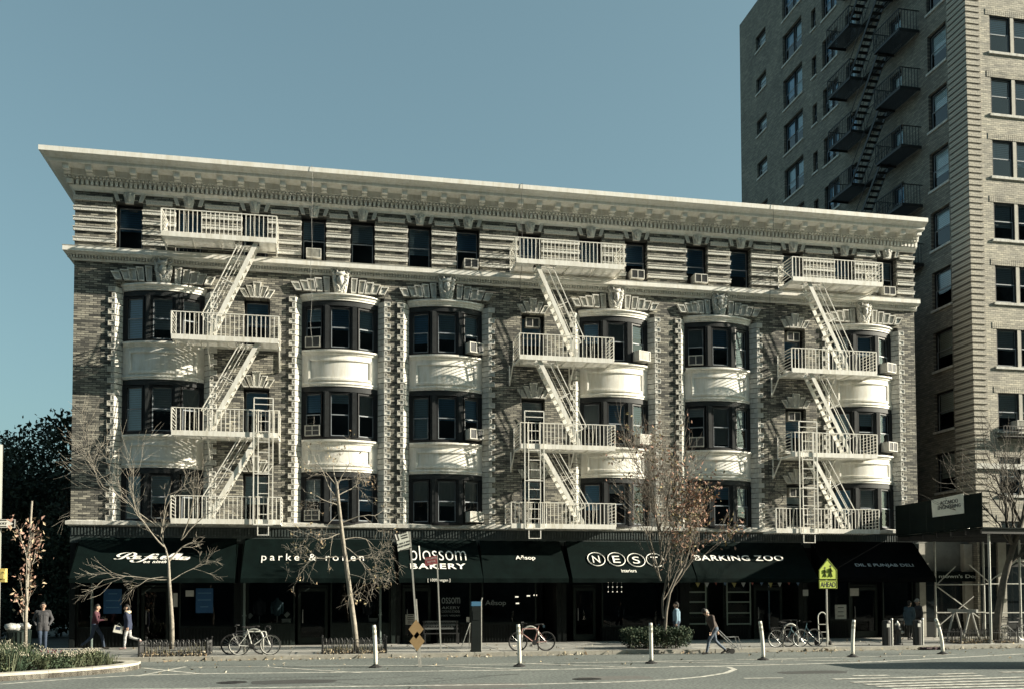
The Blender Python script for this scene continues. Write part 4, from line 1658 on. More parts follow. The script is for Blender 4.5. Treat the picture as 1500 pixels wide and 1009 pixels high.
mb.quad((58, 0, 0), (58, TD, 0), (58, TD, 45), (58, 0, 45))
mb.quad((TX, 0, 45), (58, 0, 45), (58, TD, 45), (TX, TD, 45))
mb.build('rear_wall', M_TBRICK_SHADED, tw)
mb = MB()
mb.box(TX+1.6, 1.6, 0.5, 57.5, TD-0.5, 44.8)
for z in levels:
    mb.box(TX+0.31, 0.31, z-0.7, TX+1.62, TD-0.4, z-0.55)
    mb.box(TX+1.6, 0.31, z-0.7, 57.6, 1.62, z-0.55)
mb.build('room_partition', M_ROOM, tw)
rt = random.Random(9)
for x0, z in FW:
    if z+1.83 > 44.5 or z < 0.5:
        continue
    m = MB()
    m.box(x0+1.16, 0.0, z, x0+1.34, 0.28, z+1.83)
    m.build('mullion', mat('stone_mullion', (0.42, 0.40, 0.35), 0.7, 0.15), tw)
    for xc in (x0+0.58, x0+1.92):
        window(tw, xc, 0.05, z, 1.14, 1.83, 0, 0.5, rt.choice([0.4, 0.5, 0.5, 0.6]), kind='f', tone=rt.choice([1, 3, 3]))
    m = MB()
    m.box(x0-0.1, -0.08, z-0.12, x0+2.6, 0.2, z)
    m.build('window_sill', M_STONE2, tw)
    m = MB()
    for k in range(26):
        xx = x0-0.22+k*0.113
        m.box(xx, -0.02, z+1.83, xx+0.10, 0.02, z+2.13)
    m.build('soldier_course', M_TBRICK, tw)
for (a, b_, z0, z1, k) in SH:
    y = (a+b_)/2
    if k in ('double', 'mid'):
        hw = (b_-a)/2
        for yc in (a+hw/2, b_-hw/2):
            window(tw, TX+0.18, yc, z0, hw-0.04, z1-z0, -math.pi/2, 0.5, rt.choice([0.4, 0.5, 0.6, 0.9]), kind='d')
    else:
        window(tw, TX+0.16, y, z0, b_-a-0.03, z1-z0, -math.pi/2, 0.5, 0.0 if k == 'slit' else rt.choice([0.4, 0.5, 0.5, 0.6]), kind=k, tone=3 if k in ('near', 'small') else None)
    m = MB()
    m.box(TX-0.07, a-0.08, z0-0.11, TX+0.2, b_+0.08, z0)
    m.build('window_sill', M_STONE2, tw)
# banded corner: blocks with deep joints, wrapped round the arris
m = MB()
m.prism([(-0.05, -0.05), (0.72, -0.05), (0.72, 0.06), (0.06, 0.06), (0.06, 1.35), (-0.05, 1.35)], 0, 0.225)
cq = m.mesh('corner_block', [M_TBRICK])
z = 5.2
while z < 36:
    obj('corner_block', cq, tw, (TX, 0, z))
    z += 0.296
m = MB()
m.box(TX-0.08, -0.22, 4.7, 58, 0.0, 5.15)
m.box(TX-0.05, -0.15, 8.0, 58, 0.0, 8.25)
m.build('string_course', M_STONE2, tw)
# window cage and air conditioner on the front
m = MB()
zc = levels[2]-0.1
z9 = [z for z in levels if abs(z-9.87) < 1.6][0]
for k in range(18):
    m.bar((42.2+k*0.16, -0.45, z9-0.35), (42.2+k*0.16, -0.45, z9+0.15), 0.02)
for zz in (z9-0.35, z9-0.1, z9+0.15):
    m.bar((42.2, -0.45, zz), (44.9, -0.45, zz), 0.025)
    m.bar((42.2, -0.45, zz), (42.2, 0.0, zz), 0.025)
m.box(42.2, -0.44, z9-0.36, 44.9, 0.0, z9-0.33)
m.build('window_cage', M_BLACK, tw)
aircon(43.35, 0.1, z9+0.05, 'pale air conditioner above the iron window cage of the tower', 0.62, 0.42, 0.42, 0)

# black fire escape on the shaded side wall
te = thing('fire_escape', 'black iron fire escape zigzagging up the shaded tower wall', 'fire escape', (TX-0.7, 8.5, levels[3]))
PXO = 1.2
for i, z in enumerate(levels):
    if z < 18.0 or z > 41:
        continue
    zp = z-0.05
    for (a, b_) in ((3.6, 5.9), (8.3, 10.7)):
        m = MB()
        x0 = TX-PXO
        m.box(x0, a, zp-0.1, x0+0.05, b_, zp+0.06)
        for yy in (a, b_-0.05):
            m.box(x0+0.05, yy, zp-0.1, TX, yy+0.05, zp+0.05)
        xx = x0+0.09
        while xx < TX-0.05:
            m.box(xx, a+0.05, zp-0.02, xx+0.06, b_-0.05, zp)
            xx += 0.085
        m.build('platform', M_BLACK, te)
        m = MB()
        zt = zp+1.05
        m.bar((x0, a, zt), (x0, b_, zt), 0.045)
        for yy in (a, b_):
            m.bar((x0, yy, zt), (TX, yy, zt), 0.04)
            m.bar((x0, yy, zp), (x0, yy, zt), 0.045)
            for q in range(1, 7):
                m.bar((x0+PXO*q/7, yy, zp), (x0+PXO*q/7, yy, zt), 0.024)
        n = int((b_-a)/0.16)
        for q in range(1, n):
            m.bar((x0, a+(b_-a)*q/n, zp), (x0, a+(b_-a)*q/n, zt), 0.024)
        m.build('railing', M_BLACK, te)
    # flight from the near balcony of this storey down to the far balcony of the storey below
    if z-TH >= 17.5:
        pa, pb = Vector((0, 5.7, zp)), Vector((0, 8.7, zp-TH))
        m = MB()
        for xx in (TX-1.05, TX-0.5):
            m.bar((xx, pa.y, pa.z), (xx, pb.y, pb.z), 0.03, 0.17)
            m.bar((xx, pa.y, pa.z+0.9), (xx, pb.y, pb.z+0.9), 0.03)
        st = m.build('stair', M_BLACK, te)
        tm = MB()
        tm.box(TX-1.03, -0.12, -0.015, TX-0.52, 0.12, 0.015)
        tme = tm.mesh('tread', M_BLACK)
        for q in range(13):
            f = (q+0.5)/13
            local(obj('tread', tme, None, (0, pa.y+(pb.y-pa.y)*f, pa.z+(pb.z-pa.z)*f)), st)
        # catwalk that links both balconies of a storey
        m = MB()
        for xx in (TX-0.42, TX-0.28, TX-0.14):
            m.box(xx, 5.9, zp-0.06, xx+0.09, 8.3, zp-0.02)
        m.bar((TX-0.44, 5.9, zp+1.0), (TX-0.44, 8.3, zp+1.0), 0.03)
        m.build('catwalk', M_BLACK, te)

# low shop filling the gap
gp = thing('gap_shop', 'one storey shop squeezed between the apartment block and the tower', 'building', (39.4, 3, 0))
m = MB()
m.box(37.9, 0.6, 0.0, TX-0.02, 10, 4.6)
m.build('wall', mat('dim_render', (0.16, 0.16, 0.145), 0.8, 0.25, 2), gp)
m = MB()
m.box(38.0, 0.3, 0, 38.4, 0.62, 4.4)
m.box(40.5, 0.3, 0, TX-0.04, 0.62, 4.4)
m.build('pier', mat('pale_pier', (0.36, 0.35, 0.31), 0.8, 0.2, 2), gp)
m = MB()
m.box(38.4, 0.45, 0.0, 40.5, 0.59, 0.7)
m.build('bulkhead', M_SHOP, gp)
m = MB()
m.box(38.4, 0.50, 0.75, 40.5, 0.58, 3.1)
m.build('shop_window', mat('dark_glass', (0.01, 0.014, 0.016), 0.08, 0.2), gp)
sg = thing('shop_sign', 'dark sign board with curved white lettering under the sidewalk shed', 'sign', (39.5, 0.2, 3.2))
a, b_ = P(1367, 837, 0.2), P(1434, 851, 0.2)
m = MB()
m.box(a.x, 0.17, b_.z, b_.x, 0.28, a.z)
m.build('board', M_AWN, sg)
put_text(sg, "ntown's Dog", Vector(((a.x+b_.x)/2+0.1, 0.16, (a.z+b_.z)/2)), (R_(90), 0, 0), (b_.x-a.x)*0.86, 0.22, mat_=mat('grey_lettering', (0.5, 0.54, 0.52), 0.7, 0.1), bold=0.012)
# tower ground floor front
m = MB()
for x in (42.0, 44.2, 46.4):
    m.box(x, -0.10, 0.0, x+0.45, 0.0, 4.7)
m.build('shop_pier', mat('pale_pier', (0.36, 0.35, 0.31), 0.8, 0.2, 2), tw)
m = MB()
for x in (41.1, 42.5, 44.7):
    m.box(x, -0.05, 0.0, x+(0.85 if x < 42 else 1.65), -0.004, 0.6)
    m.box(x, -0.04, 3.3, x+(0.85 if x < 42 else 1.65), -0.004, 4.6)
m.box(46.9, -0.05, 0.0, 57.9, -0.004, 4.6)
m.build('shop_panel', M_SHOP, tw)
m = MB()
for x in (41.1, 42.5, 44.7):
    m.box(x, -0.03, 0.61, x+(0.85 if x < 42 else 1.65), -0.004, 3.29)
m.build('shop_window', mat('dark_glass', (0.01, 0.014, 0.016), 0.08, 0.2), tw)

# ------------------------------------------------------------------ sidewalk shed
M_HOARD = mat('hoarding_green', (0.006, 0.011, 0.010), 0.8, 0.25, 1.5, spec=0.1)
SX = 36.55
SYF = -6.1
sh = thing('sidewalk_shed', 'sidewalk shed with dark green plywood parapet on galvanised pipe legs', 'scaffold', (41, -3, 0))
ZD = 4.72
for k in range(5):
    y0 = SYF+k*1.2
    m = MB()
    m.box(SX, y0+0.004, ZD, SX+0.03, min(y0+1.196, -0.2), 6.12)
    m.build('plywood_panel', M_HOARD, sh)
m = MB()
m.box(SX+0.03, SYF+0.02, ZD-0.06, 46, -0.25, ZD-0.01)
m.build('deck', M_HOARD, sh)
m = MB()
for k in range(7):
    y = SYF+0.1+k*0.95
    m.box(SX+0.05, y, ZD-0.26, 46, y+0.09, ZD-0.065)
m.build('joist', M_BLACK, sh)
for (x, y) in ((38.30, -0.55), (40.85, -0.55), (43.2, -0.55), (41.35, -2.3), (37.1, -5.75), (39.6, -5.75), (42.2, -5.75), (44.6, -5.75)):
    m = MB()
    m.tube([(x, y, 0.02), (x, y, ZD-0.26)], 0.05, 8)
    m.box(x-0.1, y-0.1, 0.0, x+0.1, y+0.1, 0.025)
    m.build('leg', M_GALV, sh)
for (p, q) in (((38.30, -0.60, 1.15), (40.85, -0.60, 1.15)), ((40.85, -0.60, 1.12), (46.0, -0.60, 1.12)), ((38.30, -0.60, 2.45), (40.85, -0.60, 2.45)), ((40.85, -0.60, 2.48), (46, -0.60, 2.48)), ((38.35, -0.64, 2.35), (40.5, -0.64, 0.9)), ((38.35, -0.68, 0.55), (40.2, -0.68, 1.9)), ((38.35, -0.66, 2.5), (39.3, -0.66, 3.3)), ((40.0, -0.66, 3.4), (41.0, -0.66, 2.6)), ((41.0, -0.66, 2.55), (42.6, -0.66, 3.6)), ((42.6, -0.7, 3.5), (44.5, -0.7, 2.5)), ((43.2, -0.7, 1.1), (44.8, -0.7, 0.4))):
    m = MB()
    m.tube([p, q], 0.028, 6)
    m.build('brace', M_GALV, sh)
# board on the shed's end
sgn = thing('construction_sign', 'white tilted company board fixed to the green shed parapet', 'sign', (SX-0.03, -3.0, 5.4))
pa, pb, pc, pd = (P(1364, 732, X=SX-0.03), P(1411, 722, X=SX-0.03), P(1412, 751, X=SX-0.03), P(1366, 757, X=SX-0.03))
m = MB()
i = 0
m.v += [tuple(v) for v in (pa, pb, pc, pd)]+[(v.x+0.02, v.y, v.z) for v in (pa, pb, pc, pd)]
m.face((0, 3, 2, 1))
m.face((4, 5, 6, 7))
for k in range(4):
    m.face((k, (k+1) % 4, 4+(k+1) % 4, 4+k))
m.build('board', mat('sign_white', (0.62, 0.64, 0.58), 0.6, 0.08), sgn)
cc = (pa+pb+pc+pd)/4
M_DPR = mat('dark_print', (0.03, 0.03, 0.03), 0.6, 0.1)
wdt = (pa-pb).length
for s_, dz, ww, hh in (('ACCARDO', 0.17, 0.55, 0.17), ('ENGINEERING', -0.03, 0.7, 0.16)):
    me = text_mesh('lettering', s_, wdt*ww, hh, bold=0.006, mat_=M_DPR)
    o = obj('lettering', me, sgn)
    o.location = cc+Vector((-0.012, -0.12, dz))
    o.rotation_euler = (R_(90), 0, R_(-90))
# bulb under the shed
lp = thing('shed_lamp', 'small caged work bulb glowing under the sidewalk shed', 'lamp', (40.3, -3.2, ZD-0.5))
q = P(1420, 775, -3.2)
m = MB()
m.ball((q.x, -3.2, q.z), 0.055, 10, 8)
m.build('bulb', emit_mat('bulb_glow', (1.0, 0.9, 0.7), 6.0), lp)
m = MB()
m.tube([(q.x, -3.2, q.z+0.05), (q.x, -3.2, ZD-0.25)], 0.03, 8)
m.build('holder', M_BLACK, lp)

# ------------------------------------------------------------------ street furniture


def delineator(px, py, tilt, label):
    p = P(px, py, Z=ROAD_Z)
    t = thing('delineator_post', label, 'post', (p.x, p.y, ROAD_Z), 0, 'flexible lane posts')
    m = MB()
    m.lathe([(0.20, 0), (0.19, 0.03), (0.09, 0.07), (0.06, 0.10)], n=12)
    m.build('base', M_RUBBER, t, world=False)
    m = MB()
    hh = 1.22
    tx, ty = tilt
    pts = [(tx*k/8*0.1*k/8, ty*k/8*0.1*k/8, 0.06+hh*k/8) for k in range(9)]
    m.tube(pts, [0.06]*8+[0.055], 10)
    m.build('tube', M_WHITEP, t, world=False, smooth=True)
    for k in (6, 7):
        m = MB()
        a, b_ = Vector(pts[k]), Vector(pts[k])+Vector((tx*0.01, 0, 0.085))
        m.tube([a, b_], 0.063, 10)
        m.build('reflector_band', mat('reflector_grey', (0.38, 0.38, 0.33), 0.3, 0.1), t, world=False)
    return t


delineator(550, 977, (-0.5, 0), 'flexible white lane post in front of the iron tree guard with fallen leaves')
delineator(761, 975.5, (-0.4, 0), 'flexible white lane post in front of the pink bicycle')
delineator(954, 971, (-0.1, 0), 'flexible white lane post in front of the clipped hedge')
delineator(1118, 966, (-1.0, 0), 'flexible white lane post beside the man with a handcart')
delineator(1249, 961.5, (0.7, 0), 'flexible white lane post beside the school crossing sign')
delineator(1381, 957.5, (-2.6, 0), 'flexible white lane post leaning over near the sawhorse')


def pole_lean(m, base, top, r, n=8):
    m.tube([base, top], r, n)


# parking sign on a leaning channel post with two orange diamonds at its foot
b0 = P(614, 976, Z=ROAD_Z)
tp = P(600, 778, b0.y)
t = thing('parking_sign', 'white parking rules sign on a leaning post with two orange diamond markers', 'sign', (b0.x, b0.y, ROAD_Z))
m = MB()
m.bar((b0.x, b0.y, ROAD_Z), (tp.x, b0.y, tp.z), 0.085, 0.05)
m.bar((b0.x+0.06, b0.y+0.03, ROAD_Z), (b0.x+0.06+(tp.x-b0.x)*0.5, b0.y+0.03, ROAD_Z+(tp.z-ROAD_Z)*0.5), 0.05, 0.04)
m.build('post', M_GALV, t)
m = MB()
c4 = [P(580, 783, b0.y-0.06), P(598, 777.5, b0.y-0.06), P(601, 803, b0.y-0.06), P(583, 807, b0.y-0.06)]
m.v += [tuple(v) for v in c4]+[(v.x, v.y+0.012, v.z) for v in c4]
m.face((0, 3, 2, 1))
m.face((4, 5, 6, 7))
for k in range(4):
    m.face((k, (k+1) % 4, 4+(k+1) % 4, 4+k))
pl_ = m.build('sign_plate', mat('sign_white', (0.62, 0.64, 0.58), 0.6, 0.08), t)
cx = sum((v for v in c4), Vector())/4
tilt = math.atan2(c4[1].z-c4[0].z, c4[1].x-c4[0].x)


def flat_text(parent, s, at, rz_, w_=None, h=None, mt=M_DPR, **kw):
    me = text_mesh('lettering', s, w_, h, mat_=mt, extrude=0.002, **kw)
    o = obj('lettering', me, parent)
    o.matrix_basis = Matrix.Translation(at) @ Matrix.Rotation(-rz_, 4, 'Y') @ Matrix.Rotation(R_(90), 4, 'X')
    return o


m = MB()
e1 = Vector((math.cos(tilt), 0, math.sin(tilt)))
e2 = Vector((-math.sin(tilt), 0, math.cos(tilt)))
q = cx-e1*0.16+e2*0.19
for sx, sy in (((-0.07, 0.07)), ):
    m.v += [tuple(q+e1*a+e2*b_+Vector((0, -0.004, 0))) for a, b_ in ((-0.07, -0.12), (0.07, -0.12), (0.07, 0.12), (-0.07, 0.12))]
    m.face((0, 1, 2, 3))
m.build('number_block', M_DPR, t)
flat_text(t, '1', q+Vector((0, -0.008, 0)), tilt, None, 0.19, M_LETTER, bold=0.02)
for k, s_ in enumerate(('HOUR', 'METERED', 'PARKING')):
    flat_text(t, s_, cx+e1*0.09+e2*(0.25-0.075*k)+Vector((0, -0.004, 0)), tilt, 0.2, 0.045)
for k, s_ in enumerate(('8 AM-7 PM', 'EXCEPT SUNDAY')):
    flat_text(t, s_, cx+e2*(-0.04-0.085*k)+Vector((0, -0.004, 0)), tilt, 0.4, 0.055)
m = MB()
q = cx-e2*0.24+Vector((0, -0.004, 0))
m.bar(q-e1*0.15, q+e1*0.15, 0.012, 0.022)
for s in (-1, 1):
    i = len(m.v)
    m.v += [tuple(q+e1*0.2*s), tuple(q+e1*0.13*s+e2*0.03), tuple(q+e1*0.13*s-e2*0.03)]
    m.face((i, i+1, i+2))
m.build('arrow', M_DPR, t)
M_DIA = mat('faded_orange', (0.28, 0.19, 0.09), 0.6, 0.12)
for px, py in ((609.5, 921), (611, 938.5)):
    q = P(px, py, b0.y-0.06)
    m = MB()
    m.panel([(q.x, q.z-0.30), (q.x+0.23, q.z), (q.x, q.z+0.30), (q.x-0.23, q.z)], b0.y-0.05, b0.y-0.06)
    m.build('diamond_marker', M_DIA, t)

# no-standing sign
b0 = Vector((P(646, 955.5, Z=0).x, -6.3, 0))
b0.x = P(646, 955, -6.3).x
tp = P(640, 812, -6.3)
t = thing('no_standing_sign', 'small dark red sign on a thin grey post at the kerb', 'sign', (b0.x, b0.y, 0))
m = MB()
m.bar((b0.x, -6.3, 0), (tp.x, -6.3, tp.z), 0.07, 0.045)
m.build('post', M_GALV, t)
c4 = [P(622, 816, -6.35), P(640, 813, -6.35), P(641, 825, -6.35), P(623, 828.5, -6.35)]
m = MB()
m.v += [tuple(v) for v in c4]+[(v.x, v.y+0.012, v.z) for v in c4]
m.face((0, 3, 2, 1))
m.face((4, 5, 6, 7))
for k in range(4):
    m.face((k, (k+1) % 4, 4+(k+1) % 4, 4+k))
m.build('sign_plate', mat('sign_maroon', (0.20, 0.045, 0.05), 0.5, 0.1), t)
cx = sum((v for v in c4), Vector())/4
tilt = math.atan2(c4[1].z-c4[0].z, c4[1].x-c4[0].x)
e2 = Vector((-math.sin(tilt), 0, math.cos(tilt)))
M_PINK = mat('sign_pale_print', (0.55, 0.45, 0.43), 0.6, 0.05)
for k, (s_, ww) in enumerate((('NO STOPPING', 0.42), ('ANYTIME', 0.3))):
    flat_text(t, s_, cx+e2*(0.08-0.11*k)+Vector((0, -0.006, 0)), tilt, ww, 0.06, M_PINK)
flat_text(t, '<-->', cx-e2*0.12+Vector((0, -0.006, 0)), tilt, 0.22, 0.045, M_PINK)

# parking meter kiosk
kx = P(697, 955, -6.2).x
t = thing('parking_kiosk', 'dark parking meter kiosk with a blue top band', 'kiosk', (kx, -6.2, 0))
hk = P(697, 882, -6.35).z
m = MB()
m.prism([(-0.16, -0.13), (0.16, -0.13), (0.16, 0.13), (-0.16, 0.13)], 0, hk-0.12)
m.box(-0.18, -0.15, 0, 0.18, 0.15, 0.06)
m.box(-0.13, -0.145, hk-0.62, 0.13, -0.13, hk-0.3)
m.build('cabinet', mat('kiosk_grey', (0.010, 0.014, 0.014), 0.6, 0.2, spec=0.15), t, world=False)
m = MB()
m.box(-0.17, -0.14, hk-0.12, 0.17, 0.14, hk)
m.box(-0.16, -0.12, hk, 0.16, 0.12, hk+0.04)
m.build('top_band', mat('kiosk_blue', (0.06, 0.16, 0.27), 0.4, 0.1), t, world=False)
m = MB()
m.tube([(0.20, 0, 0), (0.20, 0, hk+0.05), (0.24, 0, hk+0.18)], 0.022, 6)
m.build('conduit', M_GALV, t, world=False)

# school crossing sign
q = P(1212, 945.5, Z=0.0)
sx = P(1212, 946, -6.2).x
t = thing('school_sign', 'yellow-green pentagon school crossing sign with a plate reading AHEAD', 'sign', (sx, -6.2, 0))
M_YG = mat('fluorescent_yellow_green', (0.50, 0.62, 0.10), 0.5, 0.06)
pz = lambda px, py: P(px, py, -6.25)
top, l1, r1, bl1, br1 = pz(1213, 817.5), pz(1199.5, 834), pz(1226, 834), pz(1199.5, 848), pz(1225.5, 848)
m = MB()
m.bar((sx, -6.2, 0), (sx, -6.2, top.z-0.1), 0.07, 0.05)
m.build('post', M_GALV, t)
m = MB()
x0, x1 = l1.x, r1.x
xc = (x0+x1)/2
zb_, zs_, zt_ = bl1.z, l1.z, top.z
m.panel([(x0, zb_), (x1, zb_), (x1, zs_), (xc, zt_), (x0, zs_)], -6.235, -6.25)
m.build('pentagon_plate', M_YG, t)
z2a, z2b = pz(1213, 849.5).z, pz(1213, 861.5).z
m = MB()
m.panel([(x0, z2b), (x1, z2b), (x1, z2a), (x0, z2a)], -6.235, -6.25)
m.build('lower_plate', M_YG, t)
m = MB()
for a, b_ in (((x0+0.02, zb_+0.02), (x1-0.02, zb_+0.02)), ((x1-0.02, zb_+0.02), (x1-0.02, zs_)), ((x1-0.02, zs_), (xc, zt_-0.03)), ((xc, zt_-0.03), (x0+0.02, zs_)), ((x0+0.02, zs_), (x0+0.02, zb_+0.02)), ((x0+0.02, z2b+0.02), (x1-0.02, z2b+0.02)), ((x0+0.02, z2a-0.02), (x1-0.02, z2a-0.02)), ((x0+0.02, z2b+0.02), (x0+0.02, z2a-0.02)), ((x1-0.02, z2b+0.02), (x1-0.02, z2a-0.02))):
    m.bar((a[0], -6.253, a[1]), (b_[0], -6.253, b_[1]), 0.006, 0.016, up=(0, 1, 0.01))
m.build('border', M_DPR, t)
put_text(t, 'AHEAD', Vector((xc, -6.254, (z2a+z2b)/2)), (R_(90), 0, 0), (x1-x0)*0.82, 0.20, mat_=M_DPR, bold=0.012, extrude=0.002)
m = MB()
yy = -6.255
for cx_, s in ((xc-0.13, 0.62), (xc+0.11, 0.74)):
    zb3 = zb_+0.10
    i = len(m.v)
    n = 12
    m.v += [(cx_+0.055*s*math.cos(2*math.pi*k/n), yy, zb3+0.56*s+0.055*s*math.sin(2*math.pi*k/n)) for k in range(n)]
    m.face(tuple(range(i, i+n)))
    for a, b_, w_ in (((0, 0.48), (0.01, 0.26), 0.12), ((0.01, 0.28), (-0.09, 0.0), 0.06), ((0.01, 0.28), (0.10, 0.0), 0.06), ((0.0, 0.44), (-0.12, 0.27), 0.045), ((0.0, 0.44), (0.12, 0.28), 0.045)):
        m.bar((cx_+a[0]*s, yy, zb3+a[1]*s), (cx_+b_[0]*s, yy, zb3+b_[1]*s), 0.004, w_*s, up=(0, 1, 0.01))
m.build('walking_figures', M_DPR, t)

# sack truck by the school sign
hx = P(1208, 946, -6.0).x
t = thing('hand_truck', 'upright steel hand truck leaning on the school sign post', 'hand truck', (hx, -6.0, 0))
m = MB()
w2 = 0.2
for s in (-1, 1):
    m.tube([(s*w2, 0.05, 0.12), (s*w2, 0.12, 1.1)], 0.022, 7)
m.tube([(-w2+w2*(1-math.cos(a*math.pi/8)), 0.12+0.01*a, 1.1+w2*1.1*math.sin(a*math.pi/8)) for a in range(9)], 0.022, 7)
for z in (0.3, 0.55, 0.85):
    m.bar((-w2, 0.08, z), (w2, 0.08, z), 0.03)
m.build('frame', M_GALV, t, world=False)
m = MB()
m.box(-0.25, -0.25, 0.02, 0.25, 0.05, 0.035)
m.build('toe_plate', M_GALV, t, world=False)
for s in (-1, 1):
    m = MB()
    m.tube([(s*0.24, 0.13, 0.13), (s*0.30, 0.13, 0.13)], 0.13, 14)
    m.build('wheel', M_RUBBER, t, world=False)


def bollard(px, py, label):
    x = P(px, py, -6.1).x
    t = thing('bollard', label, 'bollard', (x, -6.1, 0))
    m = MB()
    m.lathe([(0.17, 0), (0.17, 0.9), (0.15, 0.98), (0.05, 1.0)], n=14)
    m.build('barrel', M_BLACK, t, world=False)
    m = MB()
    m.tube([(0.22, -0.02, 0), (0.22, -0.02, 1.0)], 0.045, 8)
    m.ball((0.22, -0.02, 1.02), 0.055, 8, 6)
    m.build('pipe', M_GALV, t, world=False)
    m = MB()
    m.box(-0.09, -0.18, 0.72, 0.03, -0.165, 0.86)
    m.build('plate', M_PAPER, t, world=False)


bollard(1299, 946, 'black bin-like bollard with a pipe beside the dark hydrant')
bollard(1344, 944, 'black bin-like bollard with a pipe next to the shed leg')
hx = P(1315, 945, -5.9).x
t = thing('fire_hydrant', 'dark fire hydrant with a pale cap between the two black bollards', 'hydrant', (hx, -5.9, 0))
m = MB()
m.lathe([(0.20, 0), (0.20, 0.06), (0.14, 0.08), (0.13, 0.55), (0.18, 0.58), (0.18, 0.64), (0.14, 0.70), (0.09, 0.80), (0.03, 0.86)], n=16)
m.build('barrel', M_BLACK, t, world=False, smooth=True)
m = MB()
m.lathe([(0.10, 0.76), (0.10, 0.84), (0.04, 0.90), (0.02, 0.96)], n=12)
m.build('cap', M_GALV, t, world=False)
for s in (-1, 1):
    m = MB()
    m.tube([(s*0.1, 0, 0.5), (s*0.24, 0, 0.5)], [0.07, 0.06], 10)
    m.build('nozzle', M_GALV if s > 0 else M_BLACK, t, world=False)

# sawhorse
qx = P(1411, 941, -4.6).x
t = thing('sawhorse', 'grey A-frame sawhorse under the sidewalk shed', 'sawhorse', (qx, -4.6, 0))
for y in (-0.5, 0.5):
    for s in (-1, 1):
        m = MB()
        m.bar((s*0.42, y, 0), (s*0.03, y, 1.3), 0.09, 0.04)
        m.build('leg', M_GALV, t, world=False)
m = MB()
m.box(-0.05, -0.9, 1.24, 0.05, 0.9, 1.38)
m.build('beam', M_GALV, t, world=False)

# one-way sign and pedestrian signal on the pole at the corner
cxp = P(-4.5, 850, -9.0)
t = thing('signal_pole', 'pale street pole at the corner carrying a one way arrow and yellow pedestrian signal', 'street sign', (cxp.x, -9.0, 0.0))
M_POLE = mat('pole_paint', (0.22, 0.225, 0.21), 0.5, 0.1)
m = MB()
m.tube([(cxp.x, -9.0, 0.0), (cxp.x, -9.0, 6.6)], 0.10, 12)
m.lathe([(0.2, 0), (0.2, 0.3), (0.11, 0.5)], (cxp.x, -9.0, 0.0), 12)
m.build('pole', M_POLE, t)
a, b_ = P(-22, 759, -9.1), P(23, 773, -9.1)
m = MB()
m.box(a.x, -9.11, b_.z, b_.x, -9.09, a.z)
m.build('one_way_plate', M_BLACK, t)
m = MB()
zc = (a.z+b_.z)/2
h = a.z-b_.z
for z0, z1 in ((b_.z+0.015, b_.z+0.03), (a.z-0.03, a.z-0.015)):
    m.box(a.x+0.01, -9.118, z0, b_.x-0.01, -9.112, z1)
m.box(b_.x-0.03, -9.118, b_.z+0.03, b_.x-0.015, -9.112, a.z-0.03)
m.box(a.x+0.1, -9.118, zc-h*0.27, b_.x-0.25, -9.112, zc+h*0.27)
i = len(m.v)
m.v += [(b_.x-0.25, -9.116, zc+h*0.40), (b_.x-0.25, -9.116, zc-h*0.40), (b_.x-0.06, -9.116, zc)]
m.face((i, i+1, i+2))
m.build('arrow', M_LETTER, t)
put_text(t, 'ONE WAY', Vector(((a.x+b_.x)/2-0.08, -9.121, zc)), (R_(90), 0, 0), (b_.x-a.x)*0.66, h*0.30, mat_=M_DPR, bold=0.012, extrude=0.001)
a, b_ = P(-2, 832, -9.2), P(9, 852, -9.2)
m = MB()
m.box(a.x-0.1, -9.3, b_.z, b_.x, -9.1, a.z)
m.box(b_.x-0.14, -9.36, b_.z+0.1, b_.x-0.02, -9.3, a.z-0.08)
m.build('signal_head', mat('signal_yellow', (0.55, 0.44, 0.15), 0.5, 0.1), t)

# newspaper / bin boxes behind the flower bed
px = P(28, 945, -5.5).x
t = thing('litter_bin', 'green wire litter bin heaped with white bags behind the flower bed', 'bin', (px, -5.5, 0))
m = MB()
for k in range(18):
    a = 2*math.pi*k/18
    m.bar((0.30*math.cos(a), 0.30*math.sin(a), 0), (0.36*math.cos(a), 0.36*math.sin(a), 0.9), 0.03, 0.012)
for z, r in ((0.05, 0.30), (0.45, 0.33), (0.88, 0.36)):
    m.tube([(r*math.cos(2*math.pi*k/18), r*math.sin(2*math.pi*k/18), z) for k in range(19)], 0.02, 5, False)
m.lathe([(0.28, 0.02), (0.33, 0.85)], n=16)
m.build('basket', mat('bin_green', (0.012, 0.022, 0.019), 0.5, 0.2), t, world=False)
m = MB()
for k in range(5):
    m.ball((random.uniform(-0.25, 0.3), random.uniform(-0.2, 0.2), 0.95+random.uniform(0, 0.08)), (0.2, 0.18, 0.12), 10, 7, 0.5, k)
m.build('rubbish_bag', mat('bag_grey', (0.42, 0.42, 0.40), 0.6, 0.2, 12), t, world=False, smooth=True)

# ------------------------------------------------------------------ trees


